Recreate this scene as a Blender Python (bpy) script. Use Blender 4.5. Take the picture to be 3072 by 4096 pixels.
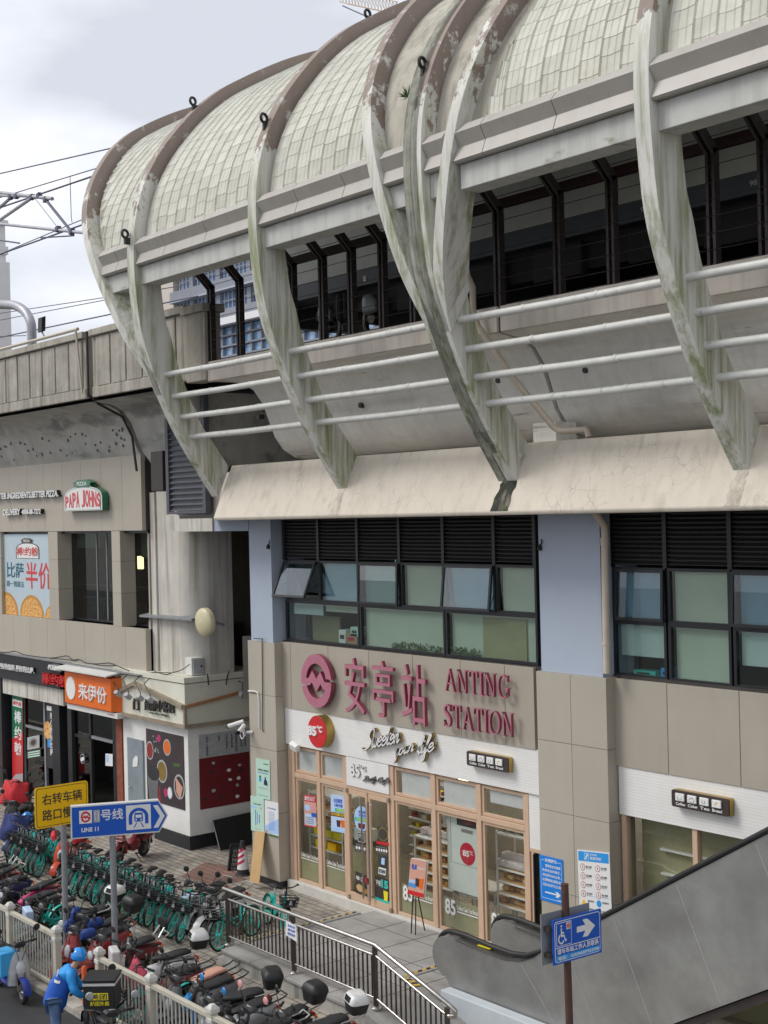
import bpy, bmesh, math, random
from math import radians, sin, cos, pi, atan2, sqrt
from mathutils import Vector, Matrix
random.seed(11)
S = bpy.context.scene
COL = S.collection
for o in list(bpy.data.objects): bpy.data.objects.remove(o)

# ------------------------------------------------------------------ camera
EYE = Vector((0, 0, 8.1)); FPX = 5500.0
AZ = math.atan(FPX / 4386.0); ROLL = math.atan(.024)
FWD = Vector((-sin(AZ), cos(AZ), 0)); RGT = Vector((cos(AZ), sin(AZ), 0)); UP = Vector((0, 0, 1))
CX = RGT * cos(ROLL) - UP * sin(ROLL); CY = RGT * sin(ROLL) + UP * cos(ROLL)
cd = bpy.data.cameras.new('camera'); cam = bpy.data.objects.new('camera', cd); COL.objects.link(cam)
M = Matrix((CX, CY, -FWD)).transposed().to_4x4(); M.translation = EYE
cam.matrix_world = M
cd.sensor_fit = 'HORIZONTAL'; cd.sensor_width = 36; cd.lens = 36 * FPX / 3072
cd.clip_start = .1; cd.clip_end = 3000
S.camera = cam

# ------------------------------------------------------------------ sky and sun (bright overcast)
SUN_EL, SUN_AZ = radians(52), radians(205)
w = bpy.data.worlds.new("World"); S.world = w; w.use_nodes = True
nt = w.node_tree; nt.nodes.clear()
def nd(t, typ, **k):
    n = t.nodes.new(typ)
    for a, b in k.items(): setattr(n, a, b)
    return n
out = nd(nt, 'ShaderNodeOutputWorld'); mixs = nd(nt, 'ShaderNodeMixShader')
b1 = nd(nt, 'ShaderNodeBackground'); b2 = nd(nt, 'ShaderNodeBackground')
sky = nd(nt, 'ShaderNodeTexSky', sky_type='NISHITA', sun_disc=False, sun_elevation=SUN_EL, sun_rotation=SUN_AZ)
b1.inputs[1].default_value = .12
nt.links.new(sky.outputs[0], b1.inputs[0])
tc = nd(nt, 'ShaderNodeTexCoord'); mp = nd(nt, 'ShaderNodeMapping'); mp.inputs['Scale'].default_value = (1.0, 1.0, 2.6)
mp.inputs['Location'].default_value = (.35, .1, .22)
no = nd(nt, 'ShaderNodeTexNoise'); no.inputs['Scale'].default_value = 3.4; no.inputs['Detail'].default_value = 5; no.inputs['Roughness'].default_value = .5
rp = nd(nt, 'ShaderNodeValToRGB')
rp.color_ramp.elements[0].position = .42; rp.color_ramp.elements[0].color = (.64, .665, .73, 1)
rp.color_ramp.elements[1].position = .64; rp.color_ramp.elements[1].color = (1.0, 1.0, 1.0, 1)
e_ = rp.color_ramp.elements.new(.53); e_.color = (.81, .83, .89, 1)
nt.links.new(tc.outputs['Generated'], mp.inputs[0]); nt.links.new(mp.outputs[0], no.inputs['Vector'])
nt.links.new(no.outputs[0], rp.inputs[0]); nt.links.new(rp.outputs[0], b2.inputs[0])
b2.inputs[1].default_value = .88
mixs.inputs[0].default_value = .93
nt.links.new(b1.outputs[0], mixs.inputs[1]); nt.links.new(b2.outputs[0], mixs.inputs[2]); nt.links.new(mixs.outputs[0], out.inputs[0])
sl = bpy.data.lights.new('sun', 'SUN'); sl.energy = 1.5; sl.angle = radians(24); sl.color = (1, .96, .9)
so = bpy.data.objects.new('sun', sl); COL.objects.link(so)
sd = Vector((-.55, -.62, .85)).normalized()          # towards the sun
so.rotation_euler = sd.to_track_quat('Z', 'Y').to_euler()
sky.sun_elevation = math.asin(sd.z); sky.sun_rotation = atan2(sd.x, sd.y)
S.view_settings.view_transform = 'Standard'; S.view_settings.look = 'None'
S.view_settings.exposure = .38; S.view_settings.gamma = 1
S.cycles.max_bounces = 6; S.cycles.transparent_max_bounces = 12

# ------------------------------------------------------------------ survey: photo point -> point on a known plane
ZR = {'1': (0, 2048, 1.62), '2': (1024, 2048, 1.62), '3': (2048, 2048, 1.62), '4': (0, 3072, 1.62), '5': (1024, 3072, 1.62), '6': (2048, 3072, 1.62),
      'a': (0, 0, 1.08), 'b': (1536, 0, 1.08), 'c': (0, 1024, 1.08), 'd': (1536, 1024, 1.08), 'D': (0, 0, .54003),
      'r1': (2100, 2500, 3.6875), 'r2': (980, 2480, 3.567), 'r3': (440, 2600, 2.513), 'r4': (2480, 3080, 2.802), 'r5': (500, 1700, 2.9625),
      'e1': (600, 980, 2.765), 'e2': (1150, 820, 2.37), 'e3': (0, 550, 2.457), 'e4': (0, 2580, 3.19), 'e5': (0, 1880, 2.592),
      'g1': (1150, 2950, 2.764), 'g2': (1550, 2950, 2.37), 'g3': (2130, 3380, 4.254), 'g4': (2580, 3780, 3.372), 'g5': (940, 2980, 3.687),
      'c1': (0, 3400, 3.179), 'c2': (480, 3600, 3.19), 'c3': (900, 3500, 1.659), 'c4': (0, 2980, 3.19), 'c5': (460, 3300, 3.19)}
def U(z, x, y, ax, val):
    o = ZR[z]; px = o[0] + x / o[2]; py = o[1] + y / o[2]
    d = FWD + CX * ((px - 1536) / FPX) - CY * ((py - 2048) / FPX)
    return EYE + d * ((val - EYE[ax]) / d[ax])

# ------------------------------------------------------------------ materials
MATS = {}
def mk(name, col, rough=.6, metal=0.0, crack=0.0, island=0.0, var=.12, scale=2.5, streak=0.0, scol=None, bump=0.0, bscale=30, spec=.5, coat=0, emit=0, patch=None, coords='Object'):
    """procedural paint / stone / metal: base colour, cloudy wear, optional vertical run-down stains and patches"""
    m = bpy.data.materials.new(name); m.use_nodes = True; t = m.node_tree; b = t.nodes['Principled BSDF']
    b.inputs['Roughness'].default_value = rough; b.inputs['Metallic'].default_value = metal
    b.inputs['Specular IOR Level'].default_value = spec
    if coat: b.inputs['Coat Weight'].default_value = coat; b.inputs['Coat Roughness'].default_value = .1
    tcn = nd(t, 'ShaderNodeTexCoord'); vec = tcn.outputs['Object']
    if coords == 'World': vec = nd(t, 'ShaderNodeNewGeometry').outputs['Position']
    c4 = (*col, 1)
    n1 = nd(t, 'ShaderNodeTexNoise'); n1.inputs['Scale'].default_value = scale; n1.inputs['Detail'].default_value = 6; n1.inputs['Roughness'].default_value = .65
    t.links.new(vec, n1.inputs['Vector'])
    r1 = nd(t, 'ShaderNodeValToRGB')
    r1.color_ramp.elements[0].position = .3; r1.color_ramp.elements[0].color = tuple(max(0, c * (1 - var)) for c in col) + (1,)
    r1.color_ramp.elements[1].position = .7; r1.color_ramp.elements[1].color = tuple(min(1, c * (1 + var * .6)) for c in col) + (1,)
    t.links.new(n1.outputs[0], r1.inputs[0]); cur = r1.outputs[0]
    if island:       # every separate panel or tile comes out a touch different
        gi = nd(t, 'ShaderNodeNewGeometry'); mi_ = nd(t, 'ShaderNodeMapRange'); mi_.inputs[3].default_value = 1 - island; mi_.inputs[4].default_value = 1 + island; t.links.new(gi.outputs['Random Per Island'], mi_.inputs[0])
        sc_ = nd(t, 'ShaderNodeVectorMath', operation='SCALE'); t.links.new(cur, sc_.inputs[0]); t.links.new(mi_.outputs[0], sc_.inputs['Scale']); cur = sc_.outputs[0]
    def over(cur, color, fac_out):
        mx = nd(t, 'ShaderNodeMix', data_type='RGBA'); mx.inputs[7].default_value = (*color, 1)
        t.links.new(fac_out, mx.inputs[0]); t.links.new(cur, mx.inputs[6]); return mx.outputs[2]
    def mask(scl, lo, hi, amt, det=5):
        mpn = nd(t, 'ShaderNodeMapping'); mpn.inputs['Scale'].default_value = scl; t.links.new(vec, mpn.inputs[0])
        nn = nd(t, 'ShaderNodeTexNoise'); nn.inputs['Scale'].default_value = 1; nn.inputs['Detail'].default_value = det; nn.inputs['Roughness'].default_value = .6
        t.links.new(mpn.outputs[0], nn.inputs['Vector'])
        mr = nd(t, 'ShaderNodeMapRange'); mr.inputs[1].default_value = lo; mr.inputs[2].default_value = hi; mr.inputs[4].default_value = amt
        t.links.new(nn.outputs[0], mr.inputs[0]); return mr.outputs[0]
    if streak:
        cur = over(cur, scol or tuple(c * .45 for c in col), mask((5.5, 5.5, .28), .48, .72, streak))
    for p in (patch or []):       # (colour, scale xyz, lo, hi, amount)
        cur = over(cur, p[0], mask(p[1], p[2], p[3], p[4], 8))
    if crack:        # crazed plaster: thin crack lines where a slow noise lets them through
        vo = nd(t, 'ShaderNodeTexVoronoi', feature='DISTANCE_TO_EDGE'); vo.inputs['Scale'].default_value = 4.2
        nz = nd(t, 'ShaderNodeTexNoise'); nz.inputs['Scale'].default_value = 5; nz.inputs['Detail'].default_value = 4; t.links.new(vec, nz.inputs['Vector'])
        ad = nd(t, 'ShaderNodeMix', data_type='RGBA'); ad.inputs[0].default_value = .12; t.links.new(vec, ad.inputs[6]); t.links.new(nz.outputs['Color'], ad.inputs[7]); t.links.new(ad.outputs[2], vo.inputs['Vector'])
        m1 = nd(t, 'ShaderNodeMapRange'); m1.inputs[1].default_value = .004; m1.inputs[2].default_value = .018; m1.inputs[3].default_value = 1; m1.inputs[4].default_value = 0; t.links.new(vo.outputs['Distance'], m1.inputs[0])
        mm = nd(t, 'ShaderNodeMath', operation='MULTIPLY'); t.links.new(m1.outputs[0], mm.inputs[0]); t.links.new(mask((.45, .45, .8), .52, .60, crack), mm.inputs[1])
        cur = over(cur, tuple(c * .35 for c in col), mm.outputs[0])
    t.links.new(cur, b.inputs['Base Color'])
    if bump:
        n2 = nd(t, 'ShaderNodeTexNoise'); n2.inputs['Scale'].default_value = bscale; n2.inputs['Detail'].default_value = 5
        t.links.new(vec, n2.inputs['Vector'])
        bp = nd(t, 'ShaderNodeBump'); bp.inputs['Strength'].default_value = bump; bp.inputs['Distance'].default_value = .02
        t.links.new(n2.outputs[0], bp.inputs['Height']); t.links.new(bp.outputs[0], b.inputs['Normal'])
    if emit:
        b.inputs['Emission Color'].default_value = c4; b.inputs['Emission Strength'].default_value = emit
    MATS[name] = m; return m
def glass(name, tint, refl=1.0, rough=.0):
    m = bpy.data.materials.new(name); m.use_nodes = True; t = m.node_tree; t.nodes.clear()
    o = nd(t, 'ShaderNodeOutputMaterial'); mx = nd(t, 'ShaderNodeMixShader'); tr = nd(t, 'ShaderNodeBsdfTransparent'); gl = nd(t, 'ShaderNodeBsdfGlossy')
    lw = nd(t, 'ShaderNodeLayerWeight'); lw.inputs[0].default_value = .5
    pw = nd(t, 'ShaderNodeMath', operation='POWER'); pw.inputs[1].default_value = 4.0
    ma = nd(t, 'ShaderNodeMath', operation='MULTIPLY_ADD'); ma.inputs[1].default_value = .85 * refl; ma.inputs[2].default_value = .035 * refl
    tr.inputs[0].default_value = (*tint, 1); gl.inputs['Roughness'].default_value = rough
    t.links.new(lw.outputs['Facing'], pw.inputs[0]); t.links.new(pw.outputs[0], ma.inputs[0]); t.links.new(ma.outputs[0], mx.inputs[0])
    t.links.new(tr.outputs[0], mx.inputs[1]); t.links.new(gl.outputs[0], mx.inputs[2]); t.links.new(mx.outputs[0], o.inputs[0])
    MATS[name] = m; return m
def bricks(name, c1, c2, mortar, sx, sy, bw=.5, rh=.25, bump=.4, rough=.8, plane='XY', offset=.5, dirt=.25, ms=.02):
    m = bpy.data.materials.new(name); m.use_nodes = True; t = m.node_tree; b = t.nodes['Principled BSDF']; b.inputs['Roughness'].default_value = rough
    g = nd(t, 'ShaderNodeNewGeometry'); sp = nd(t, 'ShaderNodeSeparateXYZ'); cb = nd(t, 'ShaderNodeCombineXYZ')
    t.links.new(g.outputs['Position'], sp.inputs[0])
    t.links.new(sp.outputs[plane[0]], cb.inputs[0]); t.links.new(sp.outputs[plane[1]], cb.inputs[1])
    mpn = nd(t, 'ShaderNodeMapping'); mpn.inputs['Scale'].default_value = (sx, sy, 1); t.links.new(cb.outputs[0], mpn.inputs[0])
    br = nd(t, 'ShaderNodeTexBrick'); br.offset = offset
    br.inputs['Color1'].default_value = (*c1, 1); br.inputs['Color2'].default_value = (*c2, 1); br.inputs['Mortar'].default_value = (*mortar, 1)
    br.inputs['Scale'].default_value = 1; br.inputs['Mortar Size'].default_value = ms; br.inputs['Brick Width'].default_value = bw; br.inputs['Row Height'].default_value = rh
    br.inputs['Bias'].default_value = 0
    t.links.new(mpn.outputs[0], br.inputs['Vector'])
    nn = nd(t, 'ShaderNodeTexNoise'); nn.inputs['Scale'].default_value = 1.3; nn.inputs['Detail'].default_value = 8; nn.inputs['Roughness'].default_value = .7
    t.links.new(g.outputs['Position'], nn.inputs['Vector'])
    mr = nd(t, 'ShaderNodeMapRange'); mr.inputs[1].default_value = .35; mr.inputs[2].default_value = .7; mr.inputs[3].default_value = 1 - dirt; mr.inputs[4].default_value = 1 + dirt * .5
    t.links.new(nn.outputs[0], mr.inputs[0])
    mu = nd(t, 'ShaderNodeVectorMath', operation='SCALE'); t.links.new(br.outputs[0], mu.inputs[0]); t.links.new(mr.outputs[0], mu.inputs['Scale'])
    t.links.new(mu.outputs[0], b.inputs['Base Color'])
    bp = nd(t, 'ShaderNodeBump'); bp.inputs['Strength'].default_value = bump; bp.inputs['Distance'].default_value = .01; bp.invert = True
    t.links.new(br.outputs['Fac'], bp.inputs['Height']); t.links.new(bp.outputs[0], b.inputs['Normal'])
    MATS[name] = m; return m

# concrete, paint, metal ...
mk('asphalt', (.035, .036, .038), .75, var=.3, scale=3, bump=.5, bscale=90, coords='World')
mk('concrete', (.30, .29, .27), .85, var=.25, scale=1.2, bump=.25, bscale=25, coords='World', patch=[((.12, .12, .11), (1.2, 1.2, 1.2), .55, .75, .6)])
mk('slab', (.36, .35, .335), .7, var=.22, scale=1.0, bump=.15, bscale=40, coords='World', patch=[((.17, .165, .15), (.7, 1.1, 1), .5, .66, .6)])
mk('kerb', (.40, .375, .33), .85, var=.3, scale=3, bump=.4, bscale=30, coords='World', patch=[((.10, .09, .07), (2, 2, 2), .5, .7, .6)])
mk('retaining', (.42, .41, .38), .85, var=.2, scale=2, streak=.75, scol=(.10, .10, .085), bump=.2, coords='World')
mk('parapet_concrete', (.42, .395, .34), .9, var=.3, scale=1.5, streak=.7, scol=(.13, .115, .095), bump=.35, bscale=20, coords='World', patch=[((.42, .37, .30), (3, 3, .25), .56, .68, .6)])
mk('girder_concrete', (.47, .46, .425), .9, var=.22, scale=1.2, bump=.2, coords='World', patch=[((.16, .16, .15), (.5, 1.4, 1.6), .52, .64, .7), ((.55, .55, .52), (1.2, .8, .8), .58, .66, .6)])
mk('girder_white', (.78, .775, .74), .7, var=.13, scale=.8, streak=.25, scol=(.40, .385, .35), coords='World', bump=.06, patch=[((.30, .28, .25), (.3, 2, 1.6), .53, .75, .5), ((.14, .12, .10), (.5, .5, 7), .64, .70, .5)])
mk('edge_beam', (.70, .635, .555), .8, var=.14, scale=1.5, streak=.35, scol=(.28, .22, .17), coords='World', patch=[((.20, .10, .04), (1.3, 2, .12), .64, .70, .8)], bump=.1)
mk('ledge_plaster', (.68, .615, .52), .85, crack=.6, var=.08, scale=.7, streak=.40, scol=(.46, .405, .325), coords='World', bump=.12, bscale=12, patch=[((.40, .35, .28), (3.5, 3.5, .5), .56, .72, .55), ((.24, .21, .17), (7, 7, .45), .66, .76, .6)])
mk('pier_concrete', (.60, .57, .51), .85, var=.16, scale=1, streak=.7, scol=(.20, .165, .12), coords='World', bump=.12)
mk('whitewash', (.60, .58, .52), .85, var=.15, scale=2, streak=.8, scol=(.16, .13, .09), coords='World')
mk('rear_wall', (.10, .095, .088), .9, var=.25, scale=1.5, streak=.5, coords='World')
def rib_material():
    m = mk('rib_paint', (.70, .69, .635), .65, var=.08, scale=1.2, streak=.32, scol=(.40, .385, .33), coords='World', bump=.06)
    t = m.node_tree; b = t.nodes['Principled BSDF']; cur = b.inputs['Base Color'].links[0].from_socket
    g = nd(t, 'ShaderNodeNewGeometry'); sp = nd(t, 'ShaderNodeSeparateXYZ'); t.links.new(g.outputs['Position'], sp.inputs[0])
    def noise(scl, det=6):
        mpn = nd(t, 'ShaderNodeMapping'); mpn.inputs['Scale'].default_value = scl; t.links.new(g.outputs['Position'], mpn.inputs[0])
        n = nd(t, 'ShaderNodeTexNoise'); n.inputs['Scale'].default_value = 1; n.inputs['Detail'].default_value = det; n.inputs['Roughness'].default_value = .7
        t.links.new(mpn.outputs[0], n.inputs['Vector']); return n.outputs[0]
    def math(op, a, bb, c=None):
        n = nd(t, 'ShaderNodeMath', operation=op)
        for i, x in enumerate((a, bb)):
            if isinstance(x, (int, float)): n.inputs[i].default_value = x
            else: t.links.new(x, n.inputs[i])
        return n.outputs[0]
    def mr(x, lo, hi, o0=0., o1=1.):
        n = nd(t, 'ShaderNodeMapRange'); n.inputs[1].default_value = lo; n.inputs[2].default_value = hi; n.inputs[3].default_value = o0; n.inputs[4].default_value = o1
        t.links.new(x, n.inputs[0]); return n.outputs[0]
    def over(cur, color, fac):
        mx = nd(t, 'ShaderNodeMix', data_type='RGBA'); mx.inputs[7].default_value = (*color, 1)
        t.links.new(fac, mx.inputs[0]); t.links.new(cur, mx.inputs[6]); return mx.outputs[2]
    # moss runs on the steel below the gutter
    moss = math('MULTIPLY', mr(noise((5.5, 5.5, .38)), .45, .64), mr(sp.outputs['Z'], 16.0, 13.0))
    cur = over(cur, (.20, .235, .075), math('MULTIPLY', moss, .85))
    # the top coat has flaked off the upper arch, brown primer shows
    hz = math('ADD', sp.outputs['Z'], mr(noise((1.6, 1.6, 1.1)), .3, .7, -1.1, 1.1))
    prim = math('MULTIPLY', mr(hz, 14.75, 14.95), mr(noise((2.6, 2.6, 2.6)), .30, .42))
    cur = over(cur, (.19, .128, .10), math('MULTIPLY', prim, .85))
    rust = mr(noise((2.2, 2.2, 1.2), 9), .69, .73)
    cur = over(cur, (.28, .13, .04), math('MULTIPLY', rust, .8))
    t.links.new(cur, b.inputs['Base Color'])
rib_material()
mk('rib_stained', (.27, .27, .215), .75, var=.45, scale=4, streak=.85, scol=(.035, .035, .028), coords='World', patch=[((.44, .45, .40), (4, 4, .35), .52, .66, .8), ((.10, .13, .03), (3, 3, .6), .58, .68, .7)])
mk('roof_tile', (.565, .56, .48), .55, island=.09, var=.12, scale=3.5, coords='World', spec=.4, patch=[((.44, .39, .28), (2.2, 2.2, 1.4), .60, .72, .5), ((.66, .66, .60), (5, 5, 2), .5, .7, .5)])
mk('infill_stained', (.46, .43, .36), .8, var=.2, scale=1.5, streak=.75, scol=(.20, .19, .15), coords='World'); mk('roof_sheet', (.50, .46, .36), .7, var=.16, scale=2, coords='World', patch=[((.30, .27, .20), (3, 3, 1), .55, .7, .5)])
mk('gutter_metal', (.43, .405, .365), .45, var=.08, scale=1.5, streak=.2, scol=(.26, .24, .21), coords='World')
mk('beam_paint', (.56, .56, .53), .65, var=.12, scale=1.6, streak=.4, scol=(.25, .26, .2), coords='World', patch=[((.17, .20, .09), (1.4, 3, 3), .62, .7, .6)])
mk('tube_paint', (.64, .64, .605), .5, var=.12, scale=4, coords='World', patch=[((.32, .31, .28), (6, 6, 6), .60, .68, .6)])
mk('dark_steel', (.035, .026, .024), .5, var=.3, scale=6, coords='World')
mk('maroon_steel', (.055, .025, .025), .5, var=.25, scale=6)
mk('black_metal', (.018, .018, .019), .45, var=.2, scale=5)
mk('louvre_slate', (.085, .09, .11), .5, var=.15, scale=3)
mk('louvre_dark', (.022, .021, .020), .55, var=.25, scale=3)
mk('train_grey', (.60, .62, .57), .5, var=.1, scale=2); mk('train_band', (.10, .115, .14), .5, var=.1); mk('train_under', (.02, .02, .022), .7, var=.3)
mk('panel_beige', (.415, .372, .305), .5, var=.06, scale=.9, island=.035, streak=.10, scol=(.27, .245, .20), coords='World'); mk('panel_tan', (.45, .405, .335), .5, var=.06, scale=.9, island=.04, streak=.10, scol=(.29, .26, .215), coords='World')
mk('pillar_blue', (.41, .465, .56), .6, var=.04, scale=1.2, coords='World'); mk('black_stone', (.02, .022, .026), .4, var=.3)
mk('frame_black', (.013, .014, .018), .4, var=.2)
mk('timber_frame', (.62, .43, .30), .5, var=.09, scale=4); mk('sill_stone', (.62, .60, .55), .7, var=.12, scale=3, coords='World', patch=[((.34, .30, .24), (2, 2, 4), .6, .72, .5)])
bricks('white_strip_wall', (.82, .81, .785), (.79, .78, .75), (.66, .645, .61), 1, 1, bw=.62, rh=.05, bump=.06, plane='XZ', ms=.0028, dirt=.05)
mk('pink_letter', (.47, .165, .235), .4, var=.1, scale=4, coat=.2); mk('pink_side', (.29, .05, .085), .4, var=.1, scale=4)
mk('gold', (.45, .31, .09), .35, .7, var=.2, scale=3); mk('sign_red', (.62, .025, .03), .3, var=.06, coat=.3); mk('white', (.80, .80, .79), .5, var=.04); mk('letter_white', (.82, .81, .79), .45, var=.05)
mk('sign_brown', (.055, .04, .035), .4, var=.1); mk('dark_letter', (.055, .05, .045), .5, var=.2); mk('grey_letter', (.30, .29, .27), .4, .3, var=.1)
mk('poster_red', (.55, .02, .05), .4); mk('deep_red', (.16, .012, .018), .5, var=.08); mk('blue', (.02, .10, .52), .4, var=.06); mk('sign_blue', (.010, .10, .52), .35, var=.07, scale=3)
mk('cyan_blue', (.03, .32, .78), .4); mk('notice_blue', (.01, .22, .72), .4, var=.05); mk('light_blue', (.42, .62, .90), .45, var=.12); mk('sky_paper', (.52, .66, .88), .45, var=.15, scale=2)
mk('mint', (.50, .72, .60), .5, var=.05); mk('yellow', (.95, .56, .0), .4, var=.04); mk('bright_yellow', (.85, .72, .03), .4); mk('orange', (.80, .155, .012), .4, var=.06); mk('black', (.012, .012, .013), .5); mk('ink', (.03, .03, .035), .6)
mk('teal', (.0, .50, .43), .35, var=.1, scale=5, coat=.3); mk('teal_light', (.05, .56, .48), .3, .0, var=.1); mk('tyre', (.018, .018, .018), .8, var=.3, scale=20); mk('plastic_black', (.02, .02, .021), .5, var=.2, scale=12); mk('seat_black', (.025, .025, .027), .55, var=.2, scale=14, bump=.1)
mk('chrome', (.55, .55, .55), .25, 1.0, var=.1); mk('steel_brushed', (.27, .265, .255), .38, .85, var=.25, scale=1.6); mk('steel_tube', (.50, .48, .45), .28, .9, var=.2, scale=6); mk('steel_dark', (.14, .12, .105), .35, .8, var=.3, scale=6)
def brushed():
    m = mk('escalator_steel', (.36, .36, .345), .42, .55, var=.30, scale=.8, coords='World', patch=[((.20, .195, .185), (.5, .5, .7), .5, .7, .6), ((.09, .09, .09), (1.8, 1.8, .5), .70, .78, .5)])
brushed()
mk('fence_paint', (.52, .49, .40), .55, var=.12, scale=3, coords='World', patch=[((.30, .27, .20), (4, 4, 4), .6, .72, .5)]); mk('fence_bar', (.50, .49, .44), .5, var=.15, scale=6); mk('post_white', (.62, .61, .57), .6, var=.2, scale=4)
mk('galvanised', (.30, .315, .33), .5, .35, var=.2, scale=4); mk('rust_pole', (.085, .04, .03), .6, var=.35, scale=5)
mk('pvc', (.56, .49, .40), .45, var=.08, scale=3); mk('cable', (.03, .03, .03), .6)
mk('kiosk_white', (.78, .775, .745), .6, var=.09, scale=1.3, coords='World', patch=[((.48, .46, .42), (1, 1, .6), .58, .72, .4)]); mk('kiosk_cream', (.70, .69, .58), .55, var=.08, scale=1.2, coords='World', patch=[((.42, .36, .26), (1.5, 1.5, 1.5), .6, .72, .4)])
mk('kiosk_trim', (.33, .27, .20), .7, var=.35, scale=4, coords='World'); mk('trim_orange', (.42, .20, .09), .7, var=.2, scale=4); mk('grey_door', (.24, .285, .31), .5, var=.15, scale=2)
bricks('red_brick', (.32, .085, .04), (.26, .06, .03), (.20, .10, .07), 1, 1, bw=.24, rh=.07, plane='XZ', ms=.006)
bricks('paving', (.43, .38, .325), (.34, .305, .26), (.10, .09, .075), 1, 1, bw=.34, rh=.17, ms=.011, bump=.6, dirt=.4)
bricks('paving_strip', (.42, .385, .33), (.32, .29, .25), (.07, .066, .055), 1, 1, bw=.30, rh=.15, ms=.013, bump=.7, dirt=.45)
bricks('paving_red', (.28, .15, .12), (.24, .14, .11), (.1, .07, .06), 1, 1, bw=.34, rh=.17, ms=.011, bump=.6, dirt=.35)
mk('ply', (.52, .33, .14), .6, var=.12, scale=2); mk('cardboard', (.40, .28, .16), .8, var=.1); mk('shelf_white', (.70, .70, .67), .45, var=.05); mk('bread', (.42, .20, .06), .7, var=.4, scale=9); mk('bread_light', (.60, .40, .18), .7, var=.3, scale=9); mk('wrap', (.55, .50, .47), .3, var=.3, scale=9)
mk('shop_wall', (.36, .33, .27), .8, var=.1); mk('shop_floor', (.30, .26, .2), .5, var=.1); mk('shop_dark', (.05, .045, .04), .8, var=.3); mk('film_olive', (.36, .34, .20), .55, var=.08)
mk('blind_green', (.53, .575, .485), .7, var=.08, scale=1.2); mk('blind_grey', (.52, .62, .62), .7, var=.06, scale=1.2); mk('blind_tan', (.36, .33, .2), .7, var=.08); mk('plant', (.10, .17, .05), .7, var=.4, scale=20)
mk('office_dark', (.03, .035, .04), .8, var=.3); mk('shop_fill_glow', (1, .93, .82), .5, emit=9); mk('drip_dark', (.035, .037, .026), .9, var=.6, scale=7, streak=.6, scol=(.45, .41, .34), coords='World', patch=[((.10, .14, .03), (5, 5, 3), .58, .64, .8)]); mk('drip_pale', (.60, .545, .46), .9, var=.3, scale=5, streak=.7, scol=(.22, .19, .14), coords='World'); mk('lamp_glow', (1, .78, .4), .5, emit=6)
mk('banner_white', (.62, .68, .64), .5, var=.06, scale=.9); mk('frost', (.66, .66, .66), .6, var=.08)
mk('pizza_crust', (.55, .27, .06), .7, var=.25, scale=14); mk('pizza_top', (.78, .42, .10), .6, var=.35, scale=16, patch=[((.50, .06, .04), (14, 14, 14), .54, .58, .9), ((.85, .65, .3), (18, 18, 18), .56, .6, .9)])
mk('skin', (.48, .28, .19), .55, var=.08, scale=8); mk('hair', (.02, .016, .014), .6); mk('jeans', (.10, .17, .32), .8, var=.35, scale=6); mk('jacket_blue', (.015, .11, .52), .6, var=.12, scale=6); mk('jacket_sky', (.02, .30, .75), .6, var=.1, scale=6); mk('helmet_blue', (.02, .28, .78), .2, var=.06, coat=.6); mk('reflective', (.62, .63, .6), .4)
mk('far_cream', (.62, .56, .50), .8, var=.05, scale=.1); mk('far_grey', (.27, .285, .33), .7, var=.12, scale=.3); mk('far_frame', (.40, .44, .50), .6, var=.06); mk('far_glass', (.10, .19, .36), .12, var=.5, scale=.4, spec=.9); mk('far_white', (.80, .80, .82), .7, var=.03); mk('far_pale', (.66, .65, .64), .8, var=.04, scale=.2)
mk('sky_glass', (.25, .45, .72), .1, var=.2, scale=.2, spec=.9); mk('catenary', (.42, .42, .46), .45, .3, var=.2, scale=3); mk('catenary_dark', (.10, .10, .16), .5, var=.2); mk('crane_yellow', (.60, .50, .36), .6)
mk('board_black', (.028, .027, .026), .35, var=.3, scale=3); mk('cone_black', (.03, .03, .032), .7, var=.3); mk('cone_red', (.62, .03, .10), .5, var=.15, scale=8); mk('orange_post', (.72, .13, .03), .5, var=.1); mk('moss', (.09, .13, .03), .9, var=.5, scale=20, bump=.5)
mk('hazard_yellow', (.62, .40, .06), .7, var=.2, scale=8); mk('curb_blue', (.52, .57, .60), .7, var=.1, scale=2, coords='World')
for nm, c in dict(s_red=(.30, .035, .035), s_maroon=(.20, .02, .025), s_blue=(.015, .04, .28), s_white=(.68, .68, .67), s_grey=(.16, .165, .175), s_pink=(.55, .03, .17), s_black=(.022, .022, .024), s_navy=(.015, .025, .09), s_orange=(.62, .07, .03), s_silver=(.40, .41, .42), s_sky=(.03, .25, .62), s_teal=(.0, .33, .30), s_brown=(.17, .12, .10)).items():
    mk(nm, c, .38, var=.22, scale=7, coat=.2)
mk('cloth_red', (.62, .03, .04), .75, var=.2, scale=5); mk('cloth_pink', (.42, .045, .09), .8, var=.45, scale=12); mk('cloth_navy', (.025, .04, .16), .8, var=.3, scale=5); mk('cloth_blue', (.02, .06, .27), .7, var=.25, scale=5); mk('cloth_salmon', (.62, .33, .25), .8, var=.1); mk('cloth_grey', (.42, .43, .44), .7, var=.2, scale=6); mk('box_sky', (.05, .38, .75), .6, var=.08)
mk('tail_lamp', (1, .03, .02), .4, emit=4); mk('mural_dark', (.05, .036, .042), .5, var=.3, scale=2); mk('food_red', (.30, .03, .02), .6, var=.5, scale=30); mk('light_poster', (.50, .60, .66), .45, var=.05); mk('deep_teal', (.03, .13, .18), .5); mk('dish_cream', (.62, .56, .36), .4, var=.06); mk('blue_sheet', (.02, .13, .42), .45, var=.15); mk('pink_mirror', (.72, .33, .33), .4); mk('lens', (.62, .64, .66), .1, spec=.8); mk('amber', (.75, .52, .22), .25); mk('tail_red', (.35, .02, .02), .3)
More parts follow.
